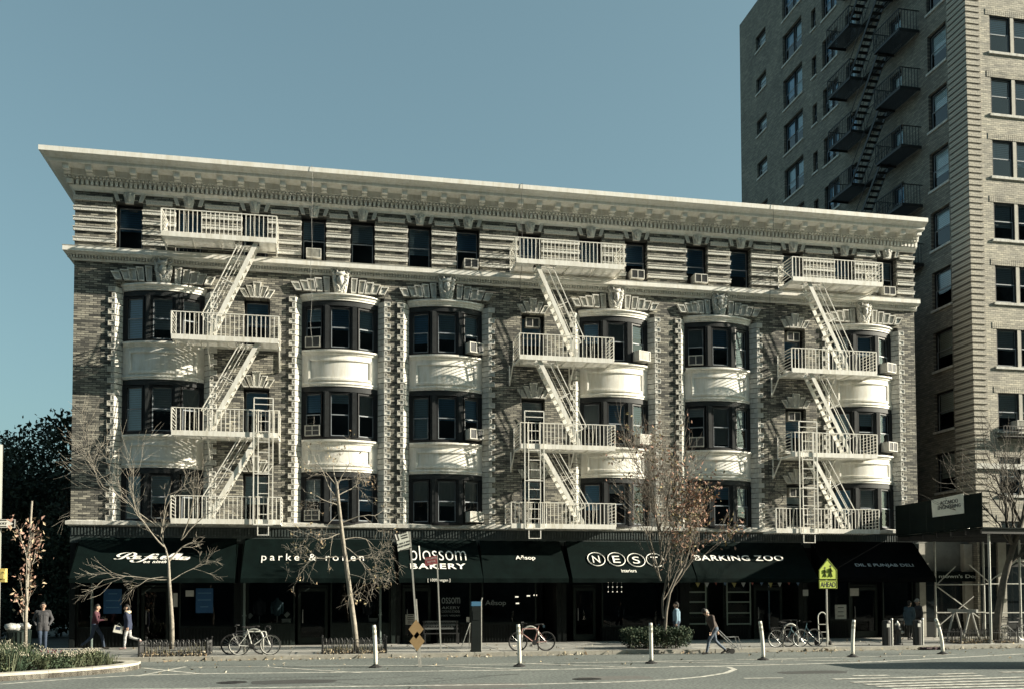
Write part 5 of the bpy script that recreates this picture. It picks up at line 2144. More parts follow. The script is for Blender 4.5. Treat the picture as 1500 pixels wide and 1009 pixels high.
def grow(segs, rng, p, d, length, r, depth, cfg, tips):
    n = max(3, int(length/cfg.get('seg', 0.22)))
    pts, rad = [p.copy()], [r]
    r_end = r*cfg.get('taper', 0.55)
    q = p.copy()
    d = d.normalized()
    kids = []
    for k in range(n):
        d = (d+Vector((rng.gauss(0, 1), rng.gauss(0, 1), rng.gauss(0, 1)))*cfg.get('wig', 0.13)+Vector((0, 0, cfg.get('lift', 0.03)))*(1 if depth else 0.3)).normalized()
        q = q+d*(length/n)
        pts.append(q.copy())
        rad.append(r+(r_end-r)*(k+1)/n)
        if k >= 1 and depth < cfg['depth'] and rng.random() < cfg.get('side', 0.5):
            kids.append((q.copy(), d.copy(), rad[-1]))
    segs.append((pts, rad, depth))
    if depth >= cfg['depth']:
        tips.append((pts[-1], d.copy()))
        tips.append((pts[len(pts)//2], d.copy()))
        return
    kids.append((q.copy(), d.copy(), r_end))
    kids.append((q.copy(), d.copy(), r_end))
    for kp, kd, kr in kids:
        ax = kd.orthogonal().normalized()
        ax = Matrix.Rotation(rng.uniform(0, 6.283), 3, kd) @ ax
        nd = Matrix.Rotation(R_(rng.uniform(*cfg.get('ang', (22, 55)))), 3, ax) @ kd
        nd.y *= cfg.get('flat', 0.8)
        nd.z += cfg.get('bias', 0.0)
        grow(segs, rng, kp, nd, length*rng.uniform(*cfg.get('ratio', (0.55, 0.8))), max(cfg.get('rmin', 0.006), kr*rng.uniform(0.55, 0.8)), depth+1, cfg, tips)


def tree_mesh(segs):
    m = MB()
    for pts, rad, depth in segs:
        m.tube(pts, rad, 8 if depth == 0 else (5 if depth < 2 else 3), cap=depth == 0)
    return m


def leaves_mesh(rng, spots, size, name, mats, per=3, spread=0.12, droop=0.0):
    m = MB()
    for p in spots:
        for k in range(per):
            c = Vector(p)+Vector((rng.gauss(0, spread), rng.gauss(0, spread), rng.gauss(0, spread)-droop))
            a = Vector((rng.gauss(0, 1), rng.gauss(0, 1), rng.gauss(0, 1))).normalized()
            b_ = a.orthogonal().normalized()
            b_ = Matrix.Rotation(rng.uniform(0, 6.283), 3, a) @ b_
            s = size*rng.uniform(0.6, 1.3)
            e = a.cross(b_)*s*0.5
            m.cur = rng.randrange(len(mats))
            i = len(m.v)
            tip = c+b_*s
            fold = a*s*0.18
            m.v += [tuple(c-b_*s), tuple(c+e+fold), tuple(tip), tuple(c-e+fold)]
            m.face((i, i+1, i+2))
            m.face((i, i+2, i+3))
    return m.mesh(name, mats)


def street_tree(label, base, trunk_pts, trunk_r, limbs, cfg, seed, bark, leaf=None):
    rng = random.Random(seed)
    t = thing('street_tree', label, 'tree', tuple(base))
    segs, tips = [], []
    n = len(trunk_pts)
    segs.append(([Vector(p) for p in trunk_pts], [trunk_r*(1-0.5*k/(n-1)) for k in range(n)], 0))
    for pt, d, ln, r in limbs:
        grow(segs, rng, Vector(pt), Vector(d), ln, r, 1, cfg, tips)
    tree_mesh(segs).build('trunk', bark, t, smooth=True)
    if leaf:
        spots = [p for p, d in tips if leaf['keep'](p, rng)]
        me = leaves_mesh(rng, spots, leaf['size'], 'crown', leaf['mats'], leaf['per'], leaf['spread'])
        obj('crown', me, t)
    return t


Y1 = -5.6
tp = lambda px, py, Y=Y1: P(px, py, Y)
T1 = [tp(252, 950), tp(252, 915), tp(250, 880), tp(248, 850), tp(247, 820)]
cfg1 = dict(depth=4, wig=0.11, lift=0.0, side=0.42, ang=(20, 52), ratio=(0.5, 0.78), flat=0.75, rmin=0.011, seg=0.2, taper=0.55)
limbs1 = []
for (a, b_, r) in (((247, 822), (228, 765), 0.055), ((247, 822), (268, 785), 0.05), ((250, 845), (200, 838), 0.035), ((250, 848), (150, 842), 0.03), ((240, 800), (180, 730), 0.04), ((265, 790), (330, 745), 0.035), ((236, 780), (255, 700), 0.04), ((228, 770), (95, 682), 0.035), ((266, 788), (300, 700), 0.03), ((250, 850), (300, 818), 0.02)):
    pa, pb = tp(*a), tp(*b_)
    d = pb-pa
    d.y = random.uniform(-0.3, 0.3)*d.length
    limbs1.append((pa, d, (pb-pa).length*0.66, r*0.72))
cfg1 = dict(cfg1, depth=4, rmin=0.0055, side=0.62, ang=(18, 46), ratio=(0.5, 0.72))
street_tree('leafless pale street tree in the low iron guard in front of the corner cafe', (T1[0].x, Y1, 0), T1, 0.085, limbs1, cfg1, 21, M_BARK)

Y2 = -6.05
T2 = [tp(523, 956, Y2), tp(519, 915, Y2), tp(513, 870, Y2), tp(507, 825, Y2), tp(501, 780, Y2), tp(496, 735, Y2), tp(493, 705, Y2)]
cfg2 = dict(depth=4, wig=0.15, lift=-0.06, side=0.55, ang=(25, 65), ratio=(0.5, 0.75), flat=0.8, rmin=0.005, seg=0.18, taper=0.5)
limbs2 = []
for (a, b_, r) in (((493, 706), (478, 672), 0.04), ((493, 706), (515, 690), 0.035), ((497, 740), (455, 725), 0.035), ((499, 765), (560, 745), 0.035), ((503, 790), (545, 775), 0.03), ((506, 815), (445, 820), 0.03), ((507, 822), (560, 805), 0.03), ((502, 785), (470, 760), 0.025), ((509, 840), (545, 845), 0.02), ((495, 725), (530, 700), 0.03), ((505, 800), (560, 830), 0.025), ((496, 730), (450, 690), 0.03), ((494, 712), (470, 690), 0.03), ((501, 780), (450, 790), 0.025), ((498, 750), (470, 770), 0.025), ((494, 710), (505, 665), 0.03)):
    pa, pb = tp(*a, Y2), tp(*b_, Y2)
    d = pb-pa
    d.y = random.uniform(-0.35, 0.35)*d.length
    limbs2.append((pa, d, (pb-pa).length*0.8, r*0.75))
M_LEAFP = [mat('leaf_pale', (0.42, 0.36, 0.22), 0.8, 0.2), mat('leaf_tan', (0.30, 0.22, 0.14), 0.8, 0.2)]
street_tree('leaning nearly bare street tree with drooping twigs in front of the clothes shop', (T2[0].x, Y2, 0), T2, 0.10, limbs2, cfg2, 8, M_BARK,
            dict(keep=lambda p, r: r.random() < 0.10, size=0.05, mats=M_LEAFP, per=2, spread=0.06))

Y3 = -6.0
M_LEAFR = [mat('leaf_russet', (0.24, 0.14, 0.10), 0.8, 0.25), mat('leaf_rose', (0.40, 0.24, 0.18), 0.8, 0.25), mat('leaf_olive', (0.22, 0.18, 0.09), 0.8, 0.25)]
T3 = [tp(973, 952, Y3), tp(974, 925, Y3), tp(976, 895, Y3), tp(981, 868, Y3), tp(990, 848, Y3), tp(1000, 832, Y3)]
limbs3 = []
cfg3 = dict(depth=4, wig=0.10, lift=0.07, side=0.6, ang=(14, 38), ratio=(0.5, 0.75), flat=0.85, rmin=0.006, seg=0.2, taper=0.5)
for (a, b_, r) in (((972, 905), (968, 800), 0.055), ((968, 850), (925, 745), 0.045), ((968, 850), (905, 760), 0.035), ((968, 820), (950, 680), 0.045), ((968, 800), (972, 670), 0.045), ((970, 830), (992, 690), 0.04), ((1000, 832), (1040, 760), 0.035), ((998, 835), (1020, 740), 0.035), ((985, 860), (1060, 790), 0.03), ((968, 800), (935, 700), 0.035), ((970, 790), (960, 650), 0.035)):
    pa, pb = tp(*a, Y3), tp(*b_, Y3)
    d = pb-pa
    d.y = random.uniform(-0.35, 0.35)*d.length
    limbs3.append((pa, d, (pb-pa).length*0.66, r*0.85))
T3X = P(1000, 800, Y3).x
street_tree('vase-shaped street tree with thinning russet leaves rising from the clipped hedge', (T3[0].x, Y3, 0), T3, 0.075, limbs3, cfg3, 4, mat('grey_bark', (0.17, 0.15, 0.125), 0.9, 0.3, 7, 0.4, 30),
            dict(keep=lambda p, r: r.random() < (0.30 if p.x > T3X-0.6 and p.z < 6.9 else 0.05), size=0.075, mats=M_LEAFR, per=5, spread=0.16))

Y4 = -5.2
T4 = [tp(1458, 940, Y4), tp(1462, 900, Y4), tp(1470, 850, Y4), tp(1484, 800, Y4), tp(1496, 765, Y4), tp(1510, 735, Y4)]
limbs4 = []
cfg4 = dict(depth=3, wig=0.16, lift=0.03, side=0.5, ang=(20, 52), ratio=(0.55, 0.78), flat=0.8, rmin=0.011, seg=0.22, taper=0.5)
for (a, b_, r) in (((1484, 800), (1440, 715), 0.07), ((1484, 800), (1400, 700), 0.05), ((1496, 765), (1470, 660), 0.07), ((1500, 755), (1540, 680), 0.06), ((1475, 830), (1530, 780), 0.06), ((1490, 780), (1420, 650), 0.05), ((1496, 765), (1500, 640), 0.05)):
    pa, pb = tp(*a, Y4), tp(*b_, Y4)
    d = pb-pa
    d.y = random.uniform(-0.35, 0.35)*d.length
    limbs4.append((pa, d, (pb-pa).length*0.72, r))
street_tree('dark leafless street tree rising beside the sidewalk shed in front of the tower', (T4[0].x, Y4, 0), T4, 0.17, limbs4, cfg4, 31, M_BARKD)

# slim young tree in the flower bed
Y5 = -9.8
T5 = [tp(37, 960, Y5), tp(38, 900, Y5), tp(40, 850, Y5), tp(43, 800, Y5), tp(45, 760, Y5), tp(47, 733, Y5)]
limbs5 = []
for (a, b_, r) in (((38, 930), (24, 850), 0.02), ((38, 925), (46, 850), 0.02), ((39, 890), (28, 790), 0.02), ((40, 850), (56, 790), 0.018), ((41, 830), (30, 760), 0.018), ((42, 810), (54, 770), 0.015), ((38, 900), (20, 880), 0.015)):
    pa, pb = tp(*a, Y5), tp(*b_, Y5)
    d = pb-pa
    d.y = random.uniform(-0.2, 0.2)*d.length
    limbs5.append((pa, d, (pb-pa).length*0.8, r))
cfg5 = dict(depth=2, wig=0.10, lift=0.12, side=0.5, ang=(12, 35), ratio=(0.3, 0.5), flat=0.9, rmin=0.006, seg=0.16, taper=0.5)
M_LEAFK = [mat('leaf_dusty_pink', (0.34, 0.21, 0.17), 0.8, 0.2), mat('leaf_rose', (0.40, 0.24, 0.18), 0.8, 0.25), mat('leaf_sand', (0.46, 0.36, 0.25), 0.8, 0.2)]
street_tree('slim upright young tree with dusty pink leaves in the flower bed', (T5[0].x, Y5, 0), T5, 0.055, limbs5, cfg5, 13, M_BARK,
            dict(keep=lambda p, r: r.random() < 0.9, size=0.08, mats=M_LEAFK, per=3, spread=0.10))

# shaded trees and row houses along the side street
M_LEAFD = [mat('leaf_dark_a', (0.035, 0.06, 0.04), 0.8, 0.3), mat('leaf_dark_b', (0.05, 0.075, 0.05), 0.8, 0.3), mat('leaf_dark_c', (0.025, 0.045, 0.032), 0.8, 0.3)]


def big_tree(x, y, h, rad, label, seed, base=0.35):
    rng = random.Random(seed)
    t = thing('side_street_tree', label, 'tree', (x, y, ROAD_Z))
    segs, tips = [], []
    trunk = [Vector((x+0.1*math.sin(k), y, ROAD_Z+h*0.45*k/5)) for k in range(6)]
    segs.append((trunk, [0.24-0.02*k for k in range(6)], 0))
    for k in range(8):
        a = 6.283*k/8+rng.random()
        grow(segs, rng, trunk[3+k % 3], Vector((math.cos(a), math.sin(a), rng.uniform(0.6, 1.6))), rad*0.8, 0.09, 1, dict(depth=3, wig=0.14, lift=0.04, side=0.35, flat=1.0, ratio=(0.5, 0.75), seg=0.5, rmin=0.02), tips)
    tree_mesh(segs).build('trunk', M_BARKD, t)
    spots = []
    lobes = []
    for k in range(22):
        a = rng.uniform(0, 6.283)
        rr = rad*rng.uniform(0.1, 0.8)
        lobes.append(Vector((x+rr*math.cos(a), y+rr*math.sin(a), h*rng.uniform(base, 0.88))))
    lobes.append(Vector((x, y, h*0.9)))
    for c in lobes:
        lr = rad*rng.uniform(0.28, 0.5)
        for k in range(420):
            d = Vector((rng.gauss(0, 1), rng.gauss(0, 1), rng.gauss(0, 1))).normalized()
            spots.append(c+d*lr*(rng.random()**0.45)*Vector((1, 1, 0.85)).length/1.65)
    obj('crown', leaves_mesh(rng, spots, 0.14, 'crown', M_LEAFD, 2, 0.18), t)


big_tree(-0.55, 9.5, 11.6, 2.7, 'tall dense evergreen-dark tree behind the street corner of the apartment block', 1, 0.04)
big_tree(-4.6, 14.0, 11.0, 3.2, 'broad dark tree farther along the shaded side street', 2, 0.04)
big_tree(-9.2, 24.0, 12.0, 3.6, 'large dark tree at the far end of the shaded side street', 3, 0.05)
M_BROWN = mat('brownstone', (0.09, 0.07, 0.055), 0.85, 0.3, 1.2)
for k in range(4):
    y0 = 12+k*8.0
    t = thing('row_house', ('four storey brownstone house at the mouth of the side street', 'brownstone row house second along the side street', 'brownstone row house third along the side street', 'brownstone row house at the far end of the side street')[k], 'house', (-22.5, y0+4, 0))
    hs_ = [(y0+0.9+2.2*q, y0+2.0+2.2*q, 1.6+3.1*s, 3.5+3.1*s) for q in range(3) for s in range(4)]
    m = MB()
    tmp = MB()
    wall_holes(tmp, y0+0.01, y0+7.99, ROAD_Z, 14.0+0.3*(k % 2), hs_, 0.0, 0.25)
    m.v = [(-18.5-b_, a, c) for a, b_, c in tmp.v]
    m.f, m.mi = [f for f in tmp.f], tmp.mi
    m.box(-27, y0+0.01, ROAD_Z, -18.9, y0+7.99, 13.9+0.3*(k % 2))
    m.build('wall', M_BROWN, t)
    m = MB()
    m.box(-27.2, y0+0.012, 14.0+0.3*(k % 2), -18.0, y0+7.988, 14.6+0.3*(k % 2))
    m.build('cornice', M_BROWN, t)
    for a, b_, c, d in hs_:
        m = MB()
        m.box(-18.72, a+0.03, c+0.03, -18.66, b_-0.03, d-0.03)
        m.build('window', mat('dark_glass', (0.01, 0.014, 0.016), 0.08, 0.2), t)
t = thing('street_end_building', 'dark brick building closing the view down the side street', 'building', (-20, 95, 0))
hs_ = [(-40+4.0*q, -38.2+4.0*q, 2+3.4*s, 4+3.4*s) for q in range(14) for s in range(4)]
m = MB()
wall_holes(m, -46, 18, ROAD_Z, 17, hs_, 90, 0.3)
m.box(-46, 90.4, ROAD_Z, 18, 96, 16.9)
m.build('wall', M_BROWN, t)
for a, b_, c, d in hs_:
    m = MB()
    m.box(a, 90.25, c, b_, 90.29, d)
    m.build('window', mat('dark_glass', (0.01, 0.014, 0.016), 0.08, 0.2), t)

# ------------------------------------------------------------------ planted island in the foreground
poly = [(-9, -20.5), (2.2, -13.4), (3.3, -12.55), (4.2, -11.7), (4.8, -10.8), (5.05, -9.9), (5.0, -9.2), (4.7, -8.75), (4.2, -8.62), (3.4, -8.65), (-9, -9.0)]
m = MB()
m.prism(poly, ROAD_Z-0.1, -0.02)
isl = m.build('planted_island', mat('soil', (0.05, 0.042, 0.033), 0.95, 0.3, 6, 0.5, 20), kind='structure')
front = [Vector((x, y, 0)) for x, y in poly[:-1]]
cuts = []
for a, b_ in zip(front[:-1], front[1:]):
    n = max(1, int((b_-a).length/1.6))
    for k in range(n):
        cuts.append((a+(b_-a)*k/n, a+(b_-a)*(k+1)/n))
for a, b_ in cuts:
    d = (b_-a).normalized()
    nn = Vector((-d.y, d.x, 0))
    g = d*0.006
    m = MB()
    q = [a+g, b_-g, b_-g+nn*0.42, a+g+nn*0.42]
    m.prism([(v.x, v.y) for v in q], ROAD_Z-0.05, 0.05+random.uniform(-0.006, 0.006))
    m.build('kerb_stone', mat('pale_kerb', (0.46, 0.435, 0.37), 0.85, 0.22, 3, 0.35, 40), isl)


def grass_tuft(m, rng, p, h, n, spread, w_):
    for k in range(n):
        a = rng.uniform(0, 6.283)
        d = Vector((math.cos(a), math.sin(a), 0))
        b0 = Vector(p)+d*rng.uniform(0, spread*0.4)
        side = Vector((-d.y, d.x, 0))*w_
        hh = h*rng.uniform(0.6, 1.2)
        mid = b0+d*spread*0.35+Vector((0, 0, hh*0.7))
        tip = b0+d*spread*rng.uniform(0.7, 1.3)+Vector((0, 0, hh*rng.uniform(0.75, 1.0)))
        i = len(m.v)
        m.v += [tuple(b0-side), tuple(b0+side), tuple(mid+side*0.8), tuple(mid-side*0.8), tuple(tip)]
        m.face((i, i+1, i+2, i+3))
        m.face((i+3, i+2, i+4))


rng = random.Random(44)
m = MB()
G = [mat('foliage_green', (0.045, 0.072, 0.036), 0.8, 0.3), mat('foliage_olive', (0.075, 0.09, 0.045), 0.8, 0.3), mat('foliage_pale', (0.17, 0.19, 0.12), 0.8, 0.25), mat('dry_flower', (0.30, 0.28, 0.22), 0.9, 0.2), mat('flower_red', (0.16, 0.05, 0.055), 0.8, 0.2), mat('foliage_deep', (0.03, 0.055, 0.03), 0.8, 0.3)]


def inside(x, y):
    r = False
    n = len(poly)
    for i in range(n):
        x0, y0 = poly[i]
        x1, y1 = poly[(i+1) % n]
        if (y0 > y) != (y1 > y) and x < (x1-x0)*(y-y0)/(y1-y0)+x0:
            r = not r
    return r


cnt = 0
while cnt < 520:
    x, y = rng.uniform(-3.5, 4.3), rng.uniform(-13.5, -8.9)
    if not inside(x+0.75, y-0.75) or not inside(x+0.3, y-0.5) or not inside(x, y+0.15) or not inside(x+0.5, y):
        continue
    cnt += 1
    q = noise.noise(Vector((x*0.7, y*0.7, 3)))
    hb = 0.62+0.5*noise.noise(Vector((x*0.9, y*0.9, 9)))
    hb = max(0.25, min(hb, 1.1))*(1.0 if x < 2.2 else 0.6)
    kind = rng.random()
    m.cur = 0 if q < -0.1 else (1 if q < 0.2 else 5)
    if kind < 0.6:
        if rng.random() < 0.3:
            m.cur = 2
        grass_tuft(m, rng, (x, y, -0.03), hb*1.1, 26, 0.36, 0.008)
    else:
        for k in range(110):
            v = Vector((rng.gauss(0, 0.16), rng.gauss(0, 0.16), rng.uniform(0.02, hb*0.9)))
            c = Vector((x, y, -0.02))+v
            a = Vector((rng.gauss(0, 1), rng.gauss(0, 1), rng.gauss(0, 1))).normalized()
            b_ = a.orthogonal().normalized()*rng.uniform(0.02, 0.045)
            e = a.cross(b_)*0.6
            i = len(m.v)
            m.v += [tuple(c-b_), tuple(c+e), tuple(c+b_), tuple(c-e)]
            m.face((i, i+1, i+2, i+3))
        if kind > 0.86:
            m.cur = 4 if kind > 0.985 else 3
            for k in range(16):
                c = Vector((x+rng.gauss(0, 0.13), y+rng.gauss(0, 0.13), hb+rng.uniform(-0.06, 0.05)))
                m.ball(c, 0.022, 5, 4)
fb = m.build('flower_bed', G)
fb['kind'] = 'stuff'
fb['label'] = 'mixed bed of grasses, low shrubs and dry flower heads on the kerbed island'
fb['category'] = 'plants'

# ------------------------------------------------------------------ tree guards, hedge, litter
M_LIT = [mat('litter_tan', (0.40, 0.33, 0.22), 0.9, 0.2), mat('litter_brown', (0.22, 0.16, 0.10), 0.9, 0.2), mat('litter_pale', (0.55, 0.5, 0.4), 0.9, 0.2)]


def tree_guard(x0, x1, y0, y1, label, seed, litter=True, hh=0.5, dark=True):
    t = thing('tree_guard', label, 'tree guard', ((x0+x1)/2, (y0+y1)/2, 0))
    m = MB()
    m.box(x0, y0, -0.02, x1, y1, 0.012)
    m.build('soil', MATS['soil'], t)
    sides = (((x0, y0), (x1, y0)), ((x1, y0), (x1, y1)), ((x1, y1), (x0, y1)), ((x0, y1), (x0, y0)))
    for (a, b_) in sides:
        A, B = Vector((*a, 0)), Vector((*b_, 0))
        ln = (B-A).length
        n = max(2, int(ln/0.17))
        m = MB()
        for k in range(n):
            p = A+(B-A)*(k+0.5)/n
            d = (B-A).normalized()*0.055
            pts = [p-d, p-d+Vector((0, 0, hh-0.07))]+[p-d*math.cos(q*math.pi/4)+Vector((0, 0, hh-0.07+0.07*math.sin(q*math.pi/4))) for q in range(1, 4)]+[p+d+Vector((0, 0, hh-0.07)), p+d]
            m.tube(pts, 0.011, 4, False)
        m.bar(A+Vector((0, 0, 0.12)), B+Vector((0, 0, 0.12)), 0.02)
        m.bar(A+Vector((0, 0, hh-0.12)), B+Vector((0, 0, hh-0.12)), 0.02)
        m.build('hoop_rail', M_BLACK, t)
    for (a) in ((x0, y0), (x1, y0), (x1, y1), (x0, y1)):
        m = MB()
        m.bar((*a, 0), (*a, hh+0.06), 0.04)
        m.ball((*a, hh+0.08), 0.035, 6, 5)
        m.build('post', M_BLACK, t)
    rr = random.Random(seed)
    if litter:
        me = leaves_mesh(rr, [(rr.uniform(x0, x1), rr.uniform(y0-0.15, y1), rr.uniform(0.02, 0.10)) for k in range(260)], 0.05, 'fallen_leaves', M_LIT, 2, 0.03)
        o = obj('fallen_leaves', me, t)
        o['kind'] = 'stuff'
    # weeds
    m = MB()
    for k in range(40):
        grass_tuft(m, rr, (rr.uniform(x0+0.1, x1-0.1), rr.uniform(y0+0.1, y1-0.1), 0.01), rr.uniform(0.15, 0.45), 7, 0.2, 0.006)
    o = m.build('weeds', [mat('dry_weed', (0.16, 0.15, 0.09), 0.9, 0.3)], t)
    o['kind'] = 'stuff'
    return t


GX = lambda px, Y: P(px, 955, Y).x
tree_guard(GX(203, -6.3), GX(303, -6.3), -6.3, -4.9, 'low hooped iron guard round the bare tree by the corner cafe', 1)
tree_guard(GX(472, -6.3), GX(566, -6.3), -6.3, -5.0, 'low hooped iron guard full of fallen leaves round the leaning tree', 2)
tree_guard(GX(1408, -5.7), GX(1492, -5.7), -5.7, -4.4, 'low dark iron guard round the tree beside the sidewalk shed', 3, True, 0.55)

rr = random.Random(6)
hx0, hx1 = GX(925, -6.3), GX(1015, -6.3)
t = thing('hedge', 'clipped dark green box hedge round the russet tree', 'hedge', ((hx0+hx1)/2, -5.6, 0))
spots = []
for k in range(5200):
    x, y = rr.uniform(hx0, hx1), rr.uniform(-6.3, -4.9)
    top = 0.72+0.10*noise.noise(Vector((x*2.5, y*2.5, 1)))
    z = top*rr.random()**0.5
    spots.append((x, y, max(0.08, z)))
obj('foliage', leaves_mesh(rr, spots, 0.045, 'foliage', [G[5], G[5], mat('hedge_tip', (0.07, 0.09, 0.045), 0.8, 0.3)], 2, 0.04), t)
m = MB()
for k in range(40):
    x, y = rr.uniform(hx0+0.1, hx1-0.1), rr.uniform(-6.2, -5.0)
    m.tube([(x, y, 0), (x+rr.uniform(-0.1, 0.1), y, 0.5)], [0.018, 0.008], 4)
m.build('stems', M_BARKD, t)

rr = random.Random(12)
sp = [(rr.uniform(5, 40), KERB_Y-abs(rr.gauss(0, 0.18))-0.03, ROAD_Z+0.012) for k in range(330)]
sp += [(rr.uniform(3, 38), rr.uniform(-12, -6.8), ROAD_Z+0.012) for k in range(90)]
sp += [(rr.uniform(3, 38), rr.uniform(-6.3, -1.5), 0.018) for k in range(120)]
o = obj('leaf_litter', leaves_mesh(rr, sp, 0.055, 'leaf_litter', M_LIT, 2, 0.03))
for v in o.data.vertices:
    v.co.z = max(v.co.z, ROAD_Z+0.006 if v.co.y < KERB_Y else 0.008)
o['kind'] = 'stuff'
o['label'] = 'fallen leaves scattered along the kerb and pavement'
o['category'] = 'leaves'
m = MB()
q = P(1352, 950, Z=ROAD_Z)
for k in range(8):
    m.ball((q.x-0.4+k*0.12, KERB_Y-0.25+rr.uniform(-0.05, 0.05), ROAD_Z+0.05), (0.13, 0.1, 0.06), 8, 6, 0.6, k)
o = m.build('cloth_heap', mat('dark_cloth', (0.05, 0.03, 0.035), 0.9, 0.4))
o['label'] = 'dark crumpled cloth lying in the gutter near the leaning lane post'
o['category'] = 'cloth'

# ------------------------------------------------------------------ bicycles and racks


def rack(x, y, label):
    m = MB()
    w_, h = 0.31, 0.88
    pts = [(-w_, 0, 0), (-w_, 0, h-w_)]+[(-w_*math.cos(k*math.pi/10), 0, h-w_+w_*math.sin(k*math.pi/10)) for k in range(1, 10)]+[(w_, 0, h-w_), (w_, 0, 0)]
    m.tube(pts, 0.035, 10)
    for s in (-1, 1):
        m.lathe([(0.07, 0), (0.07, 0.012)], (s*w_, 0, 0), 10)
    o = m.build('bike_rack', M_GALV, None, (x, y, 0), True)
    o['label'] = label
    o['category'] = 'bike rack'
    o['group'] = 'hoop bike racks'


def bicycle(x, y, rz, label, frame_mat, wheel_mat, step=False, basket=False, flip=1, lean=0.0, rear_rack=False, drop=False):
    t = thing('bicycle', label, 'bicycle', (x, y, 0), rz)
    t.scale = (flip, 1, 1)
    t.rotation_euler = (lean, 0, rz)
    R0 = 0.34
    for wx in (-0.52, 0.52):
        m = MB()
        pts = [(wx+R0*math.cos(2*math.pi*k/36), 0, R0+R0*math.sin(2*math.pi*k/36)) for k in range(37)]
        m.tube(pts, 0.018, 6, False)
        wl = m.build('wheel', M_RUBBER, t, world=False)
        m = MB()
        r2 = R0-0.024
        m.tube([(wx+r2*math.cos(2*math.pi*k/36), 0, R0+r2*math.sin(2*math.pi*k/36)) for k in range(37)], 0.013, 5, False)
        local(m.build('rim', wheel_mat), wl)
        m = MB()
        for k in range(16):
            a = 2*math.pi*k/16
            m.tube([(wx, 0.02*(-1)**k, R0), (wx+r2*math.cos(a), 0, R0+r2*math.sin(a))], 0.0022, 3, False)
        m.tube([(wx, -0.05, R0), (wx, 0.05, R0)], 0.02, 8)
        local(m.build('spokes', M_ALU), wl)
    bb = (-0.08, 0, 0.30)
    st = (-0.22, 0, 0.80)
    hd = (0.36, 0, 0.80)
    hl = (0.40, 0, 0.66)
    m = MB()
    r = 0.019
    m.tube([bb, st], r, 7)
    if step:
        m.tube([bb, (0.10, 0, 0.36), (0.30, 0, 0.55), hl], r*1.3, 7)
    else:
        m.tube([st, hd], r, 7)
        m.tube([bb, hl], r, 7)
    m.tube([hd, hl], r*1.2, 7)
    for s in (-1, 1):
        m.tube([(st[0], s*0.02, st[2]-0.06), (-0.52, s*0.06, R0)], 0.010, 5)
        m.tube([(bb[0], s*0.03, bb[2]), (-0.52, s*0.06, R0)], 0.011, 5)
        m.tube([(hl[0]+0.005, s*0.05, hl[2]-0.04), (0.46, s*0.05, 0.48), (0.52, s*0.05, R0)], 0.013, 5)
    m.tube([(st[0], 0, st[2]), (st[0]-0.03, 0, 0.93)], 0.013, 6)
    m.build('frame', frame_mat, t, world=False)
    m = MB()
    m.panel([(-0.40, 0.94), (-0.16, 0.93), (-0.10, 0.955), (-0.2, 0.975), (-0.38, 0.985)], 0.05, -0.05)
    m.ball((-0.36, 0, 0.96), (0.08, 0.09, 0.03), 8, 6)
    m.build('saddle', M_RUBBER, t, world=False)
    m = MB()
    m.tube([(0.36, 0, 0.80), (0.345, 0, 0.95), (0.40, 0, 0.98)], 0.014, 6)
    if drop:
        for s in (-1, 1):
            m.tube([(0.40, 0, 0.98), (0.40, s*0.2, 0.98), (0.50, s*0.21, 0.97), (0.53, s*0.21, 0.90), (0.47, s*0.21, 0.84)], 0.014, 6)
    else:
        m.tube([(0.26, -0.29, 1.02), (0.36, -0.2, 1.03), (0.40, 0, 0.98), (0.36, 0.2, 1.03), (0.26, 0.29, 1.02)], 0.014, 6)
    m.build('handlebar', M_BLACK, t, world=False)
    m = MB()
    m.tube([(-0.08, -0.04, 0.30), (-0.08, -0.055, 0.30)], 0.09, 16)
    m.tube([(-0.08, -0.06, 0.30), (0.06, -0.07, 0.20)], 0.012, 5)
    m.tube([(-0.08, 0.06, 0.30), (-0.22, 0.07, 0.40)], 0.012, 5)
    m.box(0.01, -0.15, 0.18, 0.11, -0.06, 0.205)
    m.box(-0.27, 0.06, 0.39, -0.17, 0.15, 0.415)
    for dz in (0.085, -0.085):
        m.tube([(-0.08, -0.045, 0.30+dz), (-0.52, -0.045, R0+dz*0.4)], 0.006, 4)
    m.build('crankset', M_BLACK, t, world=False)
    if rear_rack:
        m = MB()
        for s in (-1, 1):
            m.tube([(-0.25, s*0.06, 0.75), (-0.75, s*0.07, 0.74)], 0.008, 4)
            m.tube([(-0.60, s*0.07, 0.74), (-0.52, s*0.06, R0)], 0.008, 4)
            m.tube([(-0.72, s*0.07, 0.74), (-0.53, s*0.06, R0)], 0.008, 4)
        for k in range(5):
            m.tube([(-0.3-k*0.1, -0.07, 0.745), (-0.3-k*0.1, 0.07, 0.745)], 0.006, 4)
        m.build('carrier', M_BLACK, t, world=False)
    if basket:
        m = MB()
        for k in range(10):
            xx = 0.46+0.30*k/9
            for s in (-1, 1):
                m.tube([(xx, s*0.14, 0.80), (xx, s*0.17, 1.02)], 0.006, 3)
        for z, ww in ((0.80, 0.14), (0.91, 0.155), (1.02, 0.17)):
            m.tube([(0.46, -ww, z), (0.76, -ww, z), (0.76, ww, z), (0.46, ww, z), (0.46, -ww, z)], 0.008, 4, False)
        m.build('basket', M_BLACK, t, world=False)
    return t


